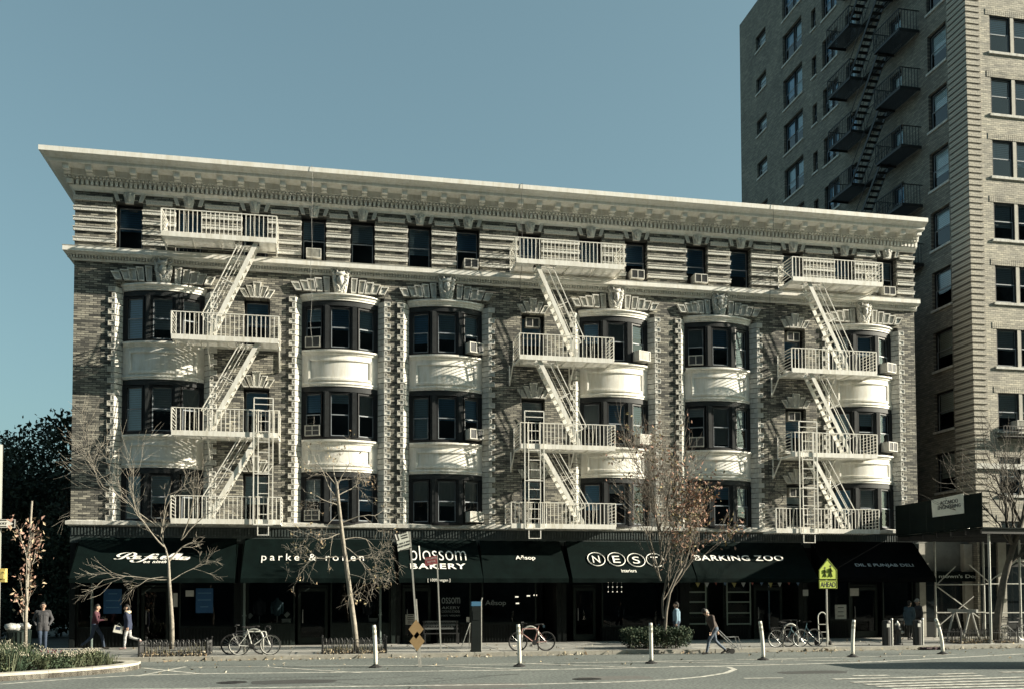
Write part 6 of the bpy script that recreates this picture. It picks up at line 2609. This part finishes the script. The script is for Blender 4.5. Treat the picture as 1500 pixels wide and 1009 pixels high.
M_BW = mat('bike_white', (0.62, 0.62, 0.58), 0.4, 0.1)
M_BP = mat('bike_pink', (0.38, 0.22, 0.20), 0.4, 0.1)
M_BB = mat('bike_teal', (0.10, 0.20, 0.24), 0.4, 0.1)
M_BK = mat('bike_black', (0.02, 0.02, 0.022), 0.4, 0.1)
BX = lambda px, Y=-6.15: P(px, 957, Y).x
rack(BX(371), -6.0, 'steel hoop bike rack with the white bicycle in front of the clothes shop')
bicycle(BX(373), -6.18, 0.0, 'white bicycle with pale rims and a rear carrier locked to a hoop rack', M_BW, M_BW, rear_rack=True, drop=True, lean=R_(3))
bicycle(BX(360), -5.75, 0.08, 'black bicycle half hidden behind the white bicycle', M_BK, M_BK, basket=False, flip=-1, lean=R_(-4), rear_rack=True)
rack(BX(778), -6.0, 'steel hoop bike rack with the pink bicycle in front of the soap shop')
bicycle(BX(779), -6.18, 0.0, 'dusty pink bicycle locked to a hoop rack in front of the soap shop', M_BP, M_BK, flip=-1, lean=R_(3))
rack(BX(1161), -6.0, 'steel hoop bike rack crowded by bicycles in front of the pet shop')
bicycle(BX(1154), -6.2, 0.05, 'black bicycle with a pale saddle locked in front of the pet shop', M_BK, M_ALU, lean=R_(3), rear_rack=True)
bicycle(BX(1178), -5.95, -0.12, 'teal step-through bicycle with a basket locked beside the black one', M_BB, M_ALU, step=True, basket=True, flip=-1, lean=R_(-3))
bicycle(P(1486, 935, -4.0).x, -4.0, 0.15, 'dark delivery bicycle parked under the sidewalk shed', M_BK, M_ALU, basket=True, flip=-1)

# ------------------------------------------------------------------ unseen blocks added behind the viewer to cut sky light
for k, (x0, x1, hh, lab) in enumerate(((-62, -30, 48, 'unseen block added across the avenue to cut sky light, facing the side street'), (-29.5, -2, 44, 'unseen block added across the avenue to cut sky light, opposite the street corner'), (-1.5, 26, 50, 'unseen block added directly across the avenue to cut sky light'), (26.5, 56, 54, 'unseen block added across the avenue to cut sky light, opposite the sidewalk shed'), (56.5, 96, 46, 'long unseen block added across the avenue to cut sky light, beyond the tower'))):
    t = thing('unseen_sky_blocker', lab, 'building', ((x0+x1)/2, -56, 0))
    hs_ = [(x0+1.5+3.2*q, x0+2.8+3.2*q, 4.8+3.3*s, 6.8+3.3*s) for q in range(int((x1-x0-2)/3.2)) for s in range(int((hh-5)/3.3))]
    m = MB()
    tmp = MB()
    wall_holes(tmp, x0, x1, ROAD_Z, hh, hs_, 0, 0.3)
    m.v = [(a, -52-b_, c) for a, b_, c in tmp.v]
    m.f, m.mi = [f[::-1] for f in tmp.f], tmp.mi
    m.box(x0, -64, ROAD_Z, x1, -52.4, hh-0.05)
    m.build('wall', mat('sky_blocker_wall', (0.05, 0.065, 0.075), 0.85, 0.2, 1.5), t)
    m = MB()
    m.box(x0-0.2, -52.3, hh, x1+0.2, -51.4, hh+0.6)
    m.build('cornice', mat('sky_blocker_cornice', (0.15, 0.15, 0.15), 0.8, 0.2), t)
t = thing('corner_block', 'unseen corner block added across the side street to cut sky light', 'building', (-35, 3, 0))  # out of view; added to screen the tower's side from low sky light
m = MB()
tmp = MB()
hs_ = [(-49+3.4*q, -47.6+3.4*q, 5+3.3*s, 7+3.3*s) for q in range(9) for s in range(6)]
wall_holes(tmp, -52, -19, ROAD_Z, 26, hs_, 0, 0.3)
m.v, m.f, m.mi = list(tmp.v), list(tmp.f), list(tmp.mi)
m.box(-52, 0.35, ROAD_Z, -19.005, 11.9, 25.95)
m.build('wall', mat('sky_blocker_wall', (0.05, 0.065, 0.075), 0.85, 0.2, 1.5), t)
m = MB()
m.box(-52.3, -0.9, 26.0, -18.6, 11.9, 26.7)
m.build('cornice', mat('sky_blocker_cornice', (0.15, 0.15, 0.15), 0.8, 0.2), t)
# white delivery van parked just past the crossing
t = thing('delivery_van', 'delivery van parked at the far end of the zebra crossing', 'van', (34.6, -15.5, ROAD_Z))
m = MB()
m.panel([(31.9, 0.25), (37.6, 0.25), (37.6, 1.1), (36.7, 1.3), (36.1, 2.3), (35.6, 2.45), (31.95, 2.45)], -14.45, -16.4)
m.build('body', mat('van_white', (0.7, 0.7, 0.68), 0.4, 0.05), t)
for x in (32.9, 36.5):
    for y in (-14.5, -16.35):
        m = MB()
        m.tube([(x, y-0.12, ROAD_Z+0.36), (x, y+0.12, ROAD_Z+0.36)], 0.36, 18)
        m.build('wheel', M_RUBBER, t)
m = MB()
for y in (-14.44, -16.41):
    m.panel([(35.0, 1.45), (36.4, 1.45), (36.0, 2.2), (35.0, 2.2)], y+0.004, y-0.004)
m.build('side_window', mat('dark_glass', (0.01, 0.014, 0.016), 0.08, 0.2), t)

for y, w_ in ((-15.93, 0.42), (-14.93, 0.42)):
    m = MB()
    m.box(31.885, y-w_, 0.45, 31.90, y+w_, 2.3)
    d = m.build('rear_door', mat('van_white', (0.7, 0.7, 0.68), 0.4, 0.05), t)
    m = MB()
    m.box(31.878, y-0.3, 1.5, 31.884, y+0.3, 2.1)
    local(m.build('rear_window', mat('dark_glass', (0.01, 0.014, 0.016), 0.08, 0.2)), d).matrix_parent_inverse = Matrix.Identity(4)
for y in (-16.3, -14.55):
    m = MB()
    m.box(31.86, y-0.06, 0.7, 31.90, y+0.06, 1.1)
    m.build('tail_light', mat('tail_red', (0.3, 0.02, 0.02), 0.3, 0.1), t)
m = MB()
m.box(31.78, -16.35, 0.2, 31.90, -14.5, 0.36)
m.build('bumper', M_BLACK, t)

# ------------------------------------------------------------------ people
SKIN = mat('skin', (0.46, 0.30, 0.22), 0.6, 0.06)
DARKM = mat('dark_feature', (0.02, 0.018, 0.016), 0.7, 0.1)


def cap_tube(m, a, ra, b_, rb_):
    a, b_ = Vector(a), Vector(b_)
    d = b_-a
    L_ = d.length
    if L_ < 1e-5:
        m.ball(a, ra, 10, 8)
        return
    d /= L_
    pts, rad = [], []
    for k in range(5):
        th = math.pi/2*(1-k/4)
        pts.append(a-d*ra*math.sin(th)*0.999)
        rad.append(max(0.0005, ra*math.cos(th)))
    for k in range(1, 5):
        th = math.pi/2*k/4
        pts.append(b_+d*rb_*math.sin(th)*0.999)
        rad.append(max(0.0005, rb_*math.cos(th)))
    m.tube(pts, rad, 12)


def hand(caps, w_, el, side, curl=0.5):
    """five separate fingers on a palm that continues the forearm"""
    w_, el = Vector(w_), Vector(el)
    d = (w_-el).normalized()
    across = Vector((1, 0, 0)) if abs(d.x) < 0.7 else Vector((0, 0, 1))
    across = (across-d*across.dot(d)).normalized()
    inn = d.cross(across)*(-side)
    palm = w_+d*0.075
    caps.append((w_, 0.026, palm+across*0.018, 0.022, 'skin'))
    caps.append((w_, 0.026, palm-across*0.018, 0.022, 'skin'))
    for k, ln in enumerate((0.070, 0.080, 0.074, 0.058)):
        b0 = palm+across*(0.033-0.022*k)+d*0.012
        k1 = b0+d*ln*0.5+inn*0.012*curl
        k2 = k1+(d*(1-curl)+inn*curl).normalized()*ln*0.5
        caps.append((b0, 0.0105, k1, 0.0098, 'skin'))
        caps.append((k1, 0.0098, k2, 0.0085, 'skin'))
    t0 = w_+d*0.03+across*0.026
    t1 = t0+(d*0.7+across*0.7+inn*0.3).normalized()*0.04
    t2 = t1+(d*0.95+inn*0.4).normalized()*0.03
    caps.append((t0, 0.013, t1, 0.011, 'skin'))
    caps.append((t1, 0.011, t2, 0.0095, 'skin'))


def person(label, loc, rz, H, J, cols, extras=(), hair='short', top_w=1.0, shoes=True, coat=0.0, group=None):
    """J: joints in metres for a 1.75 m figure, x forward, y left, z up"""
    caps = []
    g = lambda n: Vector(J[n])
    pel, ch, nk, hd = g('pelvis'), g('chest'), g('neck'), g('head')
    sl_, sr = g('sl'), g('sr')
    hl_, hr = pel+Vector((0, 0.09, -0.03)), pel+Vector((0, -0.09, -0.03))
    C_ = caps.append
    C_((pel+Vector((0, 0.05, 0)), 0.125*top_w, pel+Vector((0, -0.05, 0)), 0.125*top_w, 'legs' if not coat else 'top'))
    C_((pel+Vector((0, 0.03, 0.03)), 0.125*top_w, ch+Vector((0, 0.05, -0.05)), 0.135*top_w, 'top'))
    C_((pel+Vector((0, -0.03, 0.03)), 0.125*top_w, ch+Vector((0, -0.05, -0.05)), 0.135*top_w, 'top'))
    C_((ch+Vector((0, 0.08, 0)), 0.125*top_w, ch+Vector((0, -0.08, 0)), 0.125*top_w, 'top'))
    C_((sl_, 0.075*top_w, sr, 0.075*top_w, 'top'))
    if coat:
        for y in (-0.07, 0.07):
            C_((pel+Vector((0, y, 0.05)), 0.13*top_w, pel+Vector((0, y*1.2, -coat)), 0.125*top_w, 'top'))
    C_((ch+(nk-ch)*0.6, 0.065, nk+(hd-nk)*0.4, 0.052, 'skin' if 'scarf' not in cols else 'scarf'))
    fw = Vector(J.get('look', (1, 0, 0))).normalized()
    up = (hd-nk).normalized()
    C_((hd+up*0.03-fw*0.015, 0.095, hd+up*0.02+fw*0.01, 0.088, 'skin'))
    C_((hd-up*0.02+fw*0.015, 0.075, hd-up*0.085+fw*0.035, 0.050, 'skin'))
    C_((hd+fw*0.095+up*0.02, 0.011, hd+fw*0.115-up*0.02, 0.015, 'skin'))
    sd = up.cross(fw).normalized()
    for s in (-1, 1):
        C_((hd+sd*0.085*s+up*0.015, 0.016, hd+sd*0.088*s-up*0.025, 0.013, 'skin'))
        C_((hd+fw*0.088+sd*0.034*s+up*0.018, 0.011, hd+fw*0.089+sd*0.03*s+up*0.018, 0.011, 'dark'))
    C_((hd+fw*0.085-up*0.055+sd*0.018, 0.009, hd+fw*0.085-up*0.055-sd*0.018, 0.009, 'dark'))
    C_((hd+up*0.075-fw*0.02, 0.085, hd+up*0.06-fw*0.03, 0.09, 'hair'))
    C_((hd+up*0.05-fw*0.045, 0.082, hd-up*0.04-fw*0.05, 0.065, 'hair'))
    if hair == 'long':
        C_((hd-fw*0.06, 0.075, nk-fw*0.08-up*0.05, 0.05, 'hair'))
    if hair == 'cap':
        C_((hd+up*0.085, 0.098, hd+up*0.075, 0.10, 'hat'))
        C_((hd+up*0.065+fw*0.09+sd*0.03, 0.02, hd+up*0.055+fw*0.15, 0.018, 'hat'))
        C_((hd+up*0.065+fw*0.09-sd*0.03, 0.02, hd+up*0.055+fw*0.15, 0.018, 'hat'))
    if hair == 'glasses':
        C_((hd+fw*0.098+sd*0.06+up*0.02, 0.016, hd+fw*0.098-sd*0.06+up*0.02, 0.016, 'dark'))
    for s, sh_, el, wr in ((1, 'sl', 'el', 'wl'), (-1, 'sr', 'er', 'wr')):
        C_((g(sh_), 0.068*top_w, g(el), 0.052*top_w, 'top'))
        C_((g(el), 0.052*top_w, g(wr), 0.037, 'top' if not J.get('bare') else 'skin'))
        if not J.get('pockets'):
            hand(caps, g(wr), g(el), s, J.get('curl', 0.5))
    for s, hp, kn, an, to in ((1, hl_, 'kl', 'al', 'tl'), (-1, hr, 'kr', 'ar', 'tr')):
        C_((hp, 0.095, g(kn), 0.062, 'legs'))
        C_((g(kn), 0.064, g(kn)+(g(an)-g(kn))*0.45, 0.058, 'legs'))
        C_((g(kn)+(g(an)-g(kn))*0.45, 0.058, g(an)+Vector((0, 0, 0.04)), 0.046, 'legs'))
        a, b_ = g(an), g(to)
        C_((a+Vector((-0.03, 0, 0))*1, 0.042, b_, 0.036, 'shoe'))
        C_((a, 0.045, a+Vector((0, 0, 0.03)), 0.045, 'shoe'))
    for e in extras:
        C_(e)
    k = H/1.75
    m = MB()
    for a, ra, b_, rb_, tg in caps:
        cap_tube(m, a, ra, b_, rb_)
    me = m.mesh('body_raw', SKIN)
    tmp = bpy.data.objects.new('body_raw', me)
    COL.objects.link(tmp)
    md = tmp.modifiers.new('r', 'REMESH')
    md.mode = 'VOXEL'
    md.voxel_size = 0.0125
    md2 = tmp.modifiers.new('s', 'SMOOTH')
    md2.factor = 0.5
    md2.iterations = 2
    dg = bpy.context.evaluated_depsgraph_get()
    me2 = bpy.data.meshes.new_from_object(tmp.evaluated_get(dg))
    bpy.data.objects.remove(tmp)
    n = len(me2.polygons)
    cen = np.zeros(n*3)
    me2.polygons.foreach_get('center', cen)
    cen = cen.reshape(-1, 3)
    best = np.full(n, 1e9)
    idx = np.zeros(n, int)
    tags = ['top', 'legs', 'skin', 'hair', 'shoe', 'dark', 'hat', 'scarf', 'fur', 'bag']
    for a, ra, b_, rb_, tg in caps:
        A, B = np.array(a), np.array(b_)
        d = B-A
        L2 = max(1e-9, (d*d).sum())
        t = np.clip(((cen-A)@d)/L2, 0, 1)
        dist = np.linalg.norm(cen-(A+t[:, None]*d), axis=1)-(ra+(rb_-ra)*t)
        if tg in ('dark', 'fur', 'hair', 'hat'):
            dist = dist-0.006
        sel = dist < best
        best[sel] = dist[sel]
        idx[sel] = tags.index(tg)
    me2.materials.clear()
    for tg in tags:
        me2.materials.append(cols.get(tg, {'skin': SKIN, 'dark': DARKM, 'hat': DARKM, 'fur': M_PAPER, 'bag': M_PAPER}.get(tg, DARKM)))
    me2.polygons.foreach_set('material_index', idx.astype(np.int32))
    me2.polygons.foreach_set('use_smooth', [True]*n)
    vs = np.zeros(len(me2.vertices)*3)
    me2.vertices.foreach_get('co', vs)
    vs = vs.reshape(-1, 3)*k
    vs[:, 2] -= vs[:, 2].min()
    me2.vertices.foreach_set('co', vs.ravel())
    me2.name = 'person'
    me2.update()
    o = obj('person', me2, None, loc, rz)
    o['label'] = label
    o['category'] = 'person'
    return o


def walk(stride=0.3, lean=0.06, arm=0.2, back=0.55, lift=0.0):
    return dict(pelvis=(0, 0, 0.95), chest=(lean, 0, 1.33), neck=(lean*1.25, 0, 1.48), head=(lean*1.5+0.02, 0, 1.63),
                sl=(lean*1.1, 0.18, 1.42), sr=(lean*1.1, -0.18, 1.42),
                el=(lean-arm*0.6, 0.24, 1.15), wl=(lean-arm*0.5, 0.24, 0.90), er=(lean+arm*0.5, -0.24, 1.15), wr=(lean+arm*1.2, -0.22, 0.93),
                kl=(stride*0.75, 0.09, 0.52), al=(stride*1.0, 0.09, 0.07), tl=(stride*1.0+0.16, 0.10, 0.045),
                kr=(-stride*0.25, -0.09, 0.50), ar=(-stride*1.35, -0.09, 0.14+lift), tr=(-stride*1.35+0.13, -0.10, 0.05+lift*0.5))


NAVY = mat('navy_cloth', (0.03, 0.04, 0.075), 0.9, 0.2, 6)
DENIM = mat('denim', (0.035, 0.052, 0.085), 0.9, 0.25, 8)
MAROON = mat('maroon_knit', (0.085, 0.03, 0.042), 0.9, 0.2, 8)
CHAR = mat('charcoal_cloth', (0.055, 0.055, 0.06), 0.9, 0.2, 8)
BLUESH = mat('light_blue_shirt', (0.17, 0.26, 0.33), 0.9, 0.12, 6)
PATT = mat('patterned_leggings', (0.02, 0.025, 0.05), 0.9, 0.0, 15, col2=(0.75, 0.74, 0.72))
BROWNJ = mat('dark_brown_jacket', (0.06, 0.042, 0.035), 0.8, 0.2, 8)
GREYJ = mat('grey_blue_jeans', (0.10, 0.125, 0.165), 0.9, 0.6, 9)
FUR = mat('cream_fur', (0.62, 0.52, 0.36), 0.95, 0.2, 30, 0.8, 60)
HAIRD = mat('dark_hair', (0.02, 0.016, 0.013), 0.7, 0.2)
HAIRG = mat('grey_hair', (0.3, 0.29, 0.27), 0.8, 0.2)
SHOEW = mat('pale_trainer', (0.42, 0.30, 0.28), 0.7, 0.2)
FACE = lambda px, Y: P(px, 900, Y).x

# man in a dark jacket facing the street behind the flower bed
j = dict(pelvis=(0, 0, 0.95), chest=(0, 0, 1.33), neck=(0, 0, 1.48), head=(0.03, 0, 1.63), sl=(0, 0.19, 1.42), sr=(0, -0.19, 1.42),
         el=(-0.06, 0.30, 1.16), wl=(0.08, 0.22, 0.97), er=(-0.06, -0.30, 1.16), wr=(0.08, -0.22, 0.97),
         kl=(0.05, 0.09, 0.52), al=(0.02, 0.09, 0.07), tl=(0.17, 0.11, 0.045), kr=(0.10, -0.08, 0.52), ar=(-0.05, -0.08, 0.09), tr=(0.10, -0.09, 0.045), pockets=True)
person('man in a dark hip-length jacket, hands in pockets, behind the flower bed', (FACE(63, -2.0), -2.0, 0), R_(-80), 1.80, j,
       dict(top=CHAR, legs=DENIM, hair=HAIRD, shoe=DARKM), hair='glasses', top_w=1.12, coat=0.12)
# person in a maroon top
j = walk(0.33, 0.05, 0.25)
j['wr'] = (0.36, -0.20, 1.16)
j['er'] = (0.16, -0.25, 1.14)
person('person in a maroon top and jeans striding past the corner cafe', (FACE(139, -1.1), -1.1, 0), 0.0, 1.72, j,
       dict(top=MAROON, legs=DENIM, hair=HAIRD, shoe=DARKM), hair='long')
# woman with a fur-trimmed hood
j = walk(0.12, 0.03, 0.12, lift=0.16)
j['kr'] = (-0.06, -0.09, 0.50)
j['ar'] = (-0.42, -0.09, 0.34)
j['tr'] = (-0.40, -0.09, 0.20)
j['look'] = (1, 0, -0.12)
extras = []
for k in range(9):
    a = math.pi*(-0.15+1.3*k/8)
    p = Vector((0.05-0.10*math.sin(a)*0.9-0.02, 0.17*math.cos(a), 1.47+0.0*k))
    extras.append((p, 0.05, p+Vector((0, 0, 0.02)), 0.05, 'fur'))
wm = person('woman in navy parka with cream fur hood and patterned leggings by the cafe', (FACE(188, -1.5), -1.5, 0), math.pi, 1.70, j,
            dict(top=NAVY, legs=PATT, hair=HAIRD, shoe=SHOEW, fur=FUR), extras, hair='long', top_w=1.1, coat=0.08)
bgx = FACE(172.5, -1.7)
t = thing('tote_bag', 'flat white carrier bag with a dark print held by the woman in the parka', 'bag', (bgx, -1.62, 0.72))
m = MB()
zc = P(172, 921, -1.66).z
m.panel([(bgx-0.17, zc-0.10), (bgx+0.14, zc-0.17), (bgx+0.20, zc+0.09), (bgx-0.10, zc+0.16)], -1.62, -1.70)
m.build('bag_body', M_WHITEP, t)
m = MB()
m.panel([(bgx-0.08, zc-0.0), (bgx+0.10, zc-0.04), (bgx+0.12, zc+0.08), (bgx-0.05, zc+0.12)], -1.70, -1.704)
m.build('print', NAVY, t)
m = MB()
m.tube([(bgx-0.05, -1.66, zc+0.14), (bgx+0.05, -1.66, zc+0.24), (bgx+0.15, -1.66, zc+0.10)], 0.008, 5)
m.build('handle', M_WHITEP, t)
# man pulling a handcart
j = walk(0.34, 0.16, 0.0)
j.update(head=(0.34, 0, 1.56), neck=(0.24, 0, 1.44), chest=(0.15, 0, 1.30), look=(1, 0, -0.25),
         sl=(0.15, 0.18, 1.39), sr=(0.15, -0.18, 1.39), el=(0.12, 0.26, 1.08), wl=(0.22, 0.24, 0.86), er=(-0.10, -0.26, 1.12), wr=(-0.22, -0.24, 0.86))
mx = FACE(1046, -7.3)
person('man in a cap and dark brown jacket leaning forward and pulling a handcart', (mx, -7.3, ROAD_Z), math.pi, 1.72, j,
       dict(top=BROWNJ, legs=GREYJ, hair=HAIRG, hat=DARKM, shoe=DARKM), hair='cap', top_w=1.12)
t = thing('handcart', 'folding aluminium handcart pulled along the kerb', 'handcart', (mx+0.9, -7.1, ROAD_Z))
zz = ROAD_Z
m = MB()
hx_ = mx+0.22
for y in (-7.25, -6.95):
    m.tube([(hx_, y, zz+0.86), (mx+1.02, y, zz+0.10)], 0.018, 6)
    m.tube([(mx+0.62, y, zz+0.60), (mx+0.95, y, zz+0.62), (mx+1.12, y, zz+0.10)], 0.012, 5)
for f in (0.0, 0.35, 0.6, 0.85):
    x, z = hx_+(mx+1.02-hx_)*f, zz+0.86+(0.10-0.86)*f
    m.tube([(x, -7.25, z), (x, -6.95, z)], 0.012, 5)
m.build('frame', M_ALU, t)
for y in (-7.28, -6.92):
    m = MB()
    m.tube([(mx+0.70, y-0.02, zz+0.10), (mx+0.70, y+0.02, zz+0.10)], 0.10, 14)
    m.build('wheel', M_RUBBER, t)
m = MB()
m.tube([(mx+0.70, -7.28, zz+0.10), (mx+0.70, -6.92, zz+0.10)], 0.012, 5)
m.tube([(mx+0.70, -7.25, zz+0.10), (mx+0.72, -7.25, zz+0.38)], 0.012, 5)
m.build('axle', M_ALU, t)
# man in a light blue shirt behind the hedge
j = walk(0.15, 0.0, 0.05)
j['bare'] = False
person('man in a loose light blue shirt standing behind the hedge', (FACE(991, -3.6), -3.6, 0), R_(150), 1.72, j,
       dict(top=BLUESH, legs=DENIM, hair=HAIRD, shoe=DARKM), hair='short', top_w=1.2)
# two dark figures outside the deli
j = walk(0.08, 0.02, 0.08)
person('person in dark clothes with a grey cap talking outside the deli', (FACE(1346, -2.3), -2.3, 0), R_(170), 1.78, j,
       dict(top=CHAR, legs=DARKM, hair=HAIRD, hat=HAIRG, shoe=DARKM), hair='cap', top_w=1.15)
j = walk(0.05, 0.0, 0.04)
person('person in a dark slate coat standing by the deli window', (FACE(1332, -2.6), -2.6, 0), R_(20), 1.72, j,
       dict(top=mat('slate_coat', (0.05, 0.08, 0.10), 0.9, 0.2), legs=DARKM, hair=HAIRD, shoe=DARKM), hair='short', top_w=1.15, coat=0.15)

# ------------------------------------------------------------------ things inside and on the shop fronts
# dressed display busts in the clothes shop
for px, mt, lab in ((406, mat('slate_jacket', (0.10, 0.16, 0.19), 0.9, 0.2), 'display bust in a slate blue jacket in the clothes shop window'), (380, CHAR, 'display bust in a dark coat in the clothes shop window'), (540, CHAR, 'display bust in a dark coat in the far pane of the clothes shop')):
    x = PX(px, 900, 0.55)
    t = thing('display_bust', lab, 'mannequin', (x, 0.55, 0.85))
    m = MB()
    m.lathe([(0.10, 0.35), (0.16, 0.45), (0.15, 0.62), (0.19, 0.85), (0.17, 0.95), (0.07, 1.02), (0.055, 1.10)], n=14)
    m.tube([(-0.17, 0, 0.92), (-0.22, 0, 0.7), (-0.20, 0, 0.42)], [0.07, 0.055, 0.045], 8)
    m.tube([(0.17, 0, 0.92), (0.22, 0, 0.7), (0.20, 0, 0.42)], [0.07, 0.055, 0.045], 8)
    m.build('jacket', mt, t, world=False, smooth=True)
    m = MB()
    m.tube([(0, 0, 0), (0, 0, 0.4)], 0.02, 8)
    m.lathe([(0.14, 0), (0.14, 0.02)], n=12)
    m.build('stand', M_ALU, t, world=False)
for px, py, lab in ((420, 900, 'tilted card on the clothes shop display nearest the door'), (366, 902, 'tilted card on the clothes shop display nearest the cafe')):
    q = P(px, py, 0.3)
    m = MB()
    m.panel([(q.x-0.12, q.z), (q.x, q.z-0.12), (q.x+0.14, q.z+0.03), (q.x+0.02, q.z+0.15)], 0.31, 0.295)
    o = m.build('display_card', M_PAPER)
    o['label'] = lab
    o['category'] = 'card'
for px, py, lab in ((419, 915, 'pale box on the clothes shop sill'), (547, 913, 'pale box on the far clothes shop sill')):
    q = P(px, py, 0.3)
    m = MB()
    m.box(q.x-0.17, 0.25, 0.87, q.x+0.17, 0.45, 1.04)
    m.box(q.x-0.18, 0.24, 1.04, q.x+0.18, 0.46, 1.08)
    o = m.build('display_box', M_PAPER)
    o['label'] = lab
    o['category'] = 'box'
# pipe columns in front of shopfronts
for px, lab in ((135, 'thin grey drain pipe on the cafe front by the corner'), (358, 'pale pipe on the pier between cafe and clothes shop'), (557, 'pale pipe at the end of the clothes shop front')):
    x = PX(px, 880, -0.1)
    m = MB()
    m.tube([(x, -0.12, 0.02), (x, -0.12, 2.6)], 0.05, 8)
    m.box(x-0.08, -0.14, 1.2, x+0.08, -0.02, 1.25)
    o = m.build('drain_pipe', mat('pipe_paint', (0.14, 0.18, 0.17), 0.5, 0.2))
    o['label'] = lab
    o['category'] = 'pipe'
# pale green shelving in the pet shop windows
M_PG = mat('pale_green_paint', (0.24, 0.30, 0.26), 0.6, 0.1)
for (pa_, pb_, lab) in ((1000, 1033, 'pale green shelf rack in the pet shop window behind the handcart man'), (1064, 1098, 'pale green shelf rack in the pet shop window by the bicycles')):
    x0, x1 = PX(pa_, 890, 0.11), PX(pb_, 890, 0.11)
    t = thing('shelf_rack', lab, 'shelf', ((x0+x1)/2, 0.11, 0.97))
    for py in (866.5, 881, 897, 913):
        z = P((pa_+pb_)/2, py, 0.11).z
        m = MB()
        m.box(x0, 0.03, z-0.03, x1, 0.119, z+0.03)
        m.build('shelf', M_PG, t)
    for x in ((x1,) if pa_ == 1000 else (x0, x1)):
        m = MB()
        m.box(x-0.03, 0.02, P(pa_, 915, 0.11).z, x+0.03, 0.029, P(pa_, 850, 0.11).z)
        m.build('upright', M_PG, t)
FL = [mat('flag_yellow', (0.30, 0.27, 0.10), 0.8, 0.1), mat('flag_white', (0.40, 0.42, 0.42), 0.8, 0.1), mat('flag_red', (0.25, 0.08, 0.07), 0.8, 0.1), mat('flag_blue', (0.10, 0.17, 0.28), 0.8, 0.1)]
t = thing('bunting', 'string of small triangular pennants under the pet shop awning', 'bunting', (PX(1100), -1.3, 2.5))
m = MB()
pts = []
for k in range(25):
    q = P(1015+160*k/24, 851+2.0*math.sin(k*0.8), -1.3)
    pts.append((q.x, -1.3, q.z))
m.tube(pts, 0.006, 4)
m.build('string', M_BLACK, t)
for k in range(1, 24, 2):
    p = pts[k]
    m = MB()
    m.panel([(p[0]-0.1, p[2]), (p[0]+0.02, p[2]-0.22), (p[0]+0.12, p[2]-0.01)][::1], -1.297, -1.303)
    m.build('pennant', FL[(k//2) % 4], t)
# small lamps inside the soap shop and furnishing shop
M_GLOW = emit_mat('lamp_glow', (1.0, 0.86, 0.66), 0.8)
for px, py, lab in ((757, 873.5, 'upper of two warm pendant lamps hanging over one another in the soap shop'), (758, 883, 'lower of two warm pendant lamps hanging over one another in the soap shop'), (774, 872, 'warm pendant lamp hanging between its neighbours in the soap shop'), (784, 871, 'warm pendant lamp nearest the soap shop door')):
    q = P(px, py, 1.6)
    m = MB()
    m.box(q.x-0.07, 1.57, q.z-0.03, q.x+0.07, 1.63, q.z+0.03)
    m.cur = 1
    m.tube([(q.x, 1.6, q.z+0.03), (q.x, 1.6, 4.15)], 0.006, 4)
    o = m.build('pendant_lamp', [M_GLOW, M_BLACK])
    o['label'] = lab
    o['category'] = 'lamp'
    o['group'] = 'pendant lamps in the soap shop'
t = thing('chandelier', 'small chandelier of pale glass rods inside the furnishing shop', 'chandelier', (PX(900), 1.2, 2.2))
m = MB()
for k in range(4):
    a, b_ = P(891+6.5*k, 853, 1.2), P(891+6.5*k, 865, 1.2)
    m.tube([(a.x, 1.2, b_.z), (a.x, 1.2, a.z)], 0.018, 6)
m.build('glass_rod', mat('milk_glass', (0.5, 0.5, 0.46), 0.4, 0.1), t)
m = MB()
for k in range(4):
    for py in (852, 859, 866):
        a = P(891+6.5*k, py, 1.2)
        m.ball((a.x, 1.2, a.z), 0.026, 8, 6)
m.build('bulb', M_GLOW, t)
m = MB()
a, b_ = P(891, 851, 1.2), P(911, 851, 1.2)
m.tube([(a.x, 1.2, a.z), (b_.x, 1.2, b_.z)], 0.012, 5)
m.tube([((a.x+b_.x)/2, 1.2, a.z), ((a.x+b_.x)/2, 1.2, 4.15)], 0.01, 5)
m.build('frame', M_BLACK, t)
# bench and railing chairs outside the bakery
x0, x1 = PX(620, 920, -0.5), PX(672, 920, -0.5)
t = thing('bench', 'dark wooden lattice bench outside the bakery window', 'bench', ((x0+x1)/2, -0.5, 0))
m = MB()
for k in range(4):
    m.box(x0, -0.75+k*0.11, 0.42, x1, -0.66+k*0.11, 0.45)
m.build('seat', M_BLACK, t)
m = MB()
for z in (0.6, 0.75, 0.9):
    m.box(x0, -0.3, z, x1, -0.27, z+0.06)
n = 14
for k in range(n):
    xa = x0+(x1-x0)*k/n
    m.bar((xa, -0.29, 0.6), (xa+(x1-x0)/n, -0.29, 0.94), 0.015)
    m.bar((xa+(x1-x0)/n, -0.28, 0.6), (xa, -0.28, 0.94), 0.015)
m.build('backrest', mat('bench_grey', (0.10, 0.11, 0.11), 0.7, 0.2), t)
for x in (x0+0.05, x1-0.05):
    for y in (-0.74, -0.3):
        m = MB()
        m.box(x-0.03, y-0.03, 0, x+0.03, y+0.03, 0.42 if y < -0.5 else 0.96)
        m.build('leg', M_BLACK, t)
# sandwich board by the kiosk
x = PX(676, 940, -3.2)
t = thing('easel', 'thin leaning easel leg standing on the pavement by the kiosk', 'easel', (x, -3.2, 0))
m = MB()
m.bar((x, -3.2, 0), (x+0.36, -3.1, 0.95), 0.03)
m.bar((x+0.72, -3.2, 0), (x+0.36, -3.1, 0.95), 0.03)
m.build('front_leg', M_GALV, t)
m = MB()
m.bar((x+0.36, -2.8, 0), (x+0.36, -3.1, 0.95), 0.03)
m.build('rear_leg', M_GALV, t)
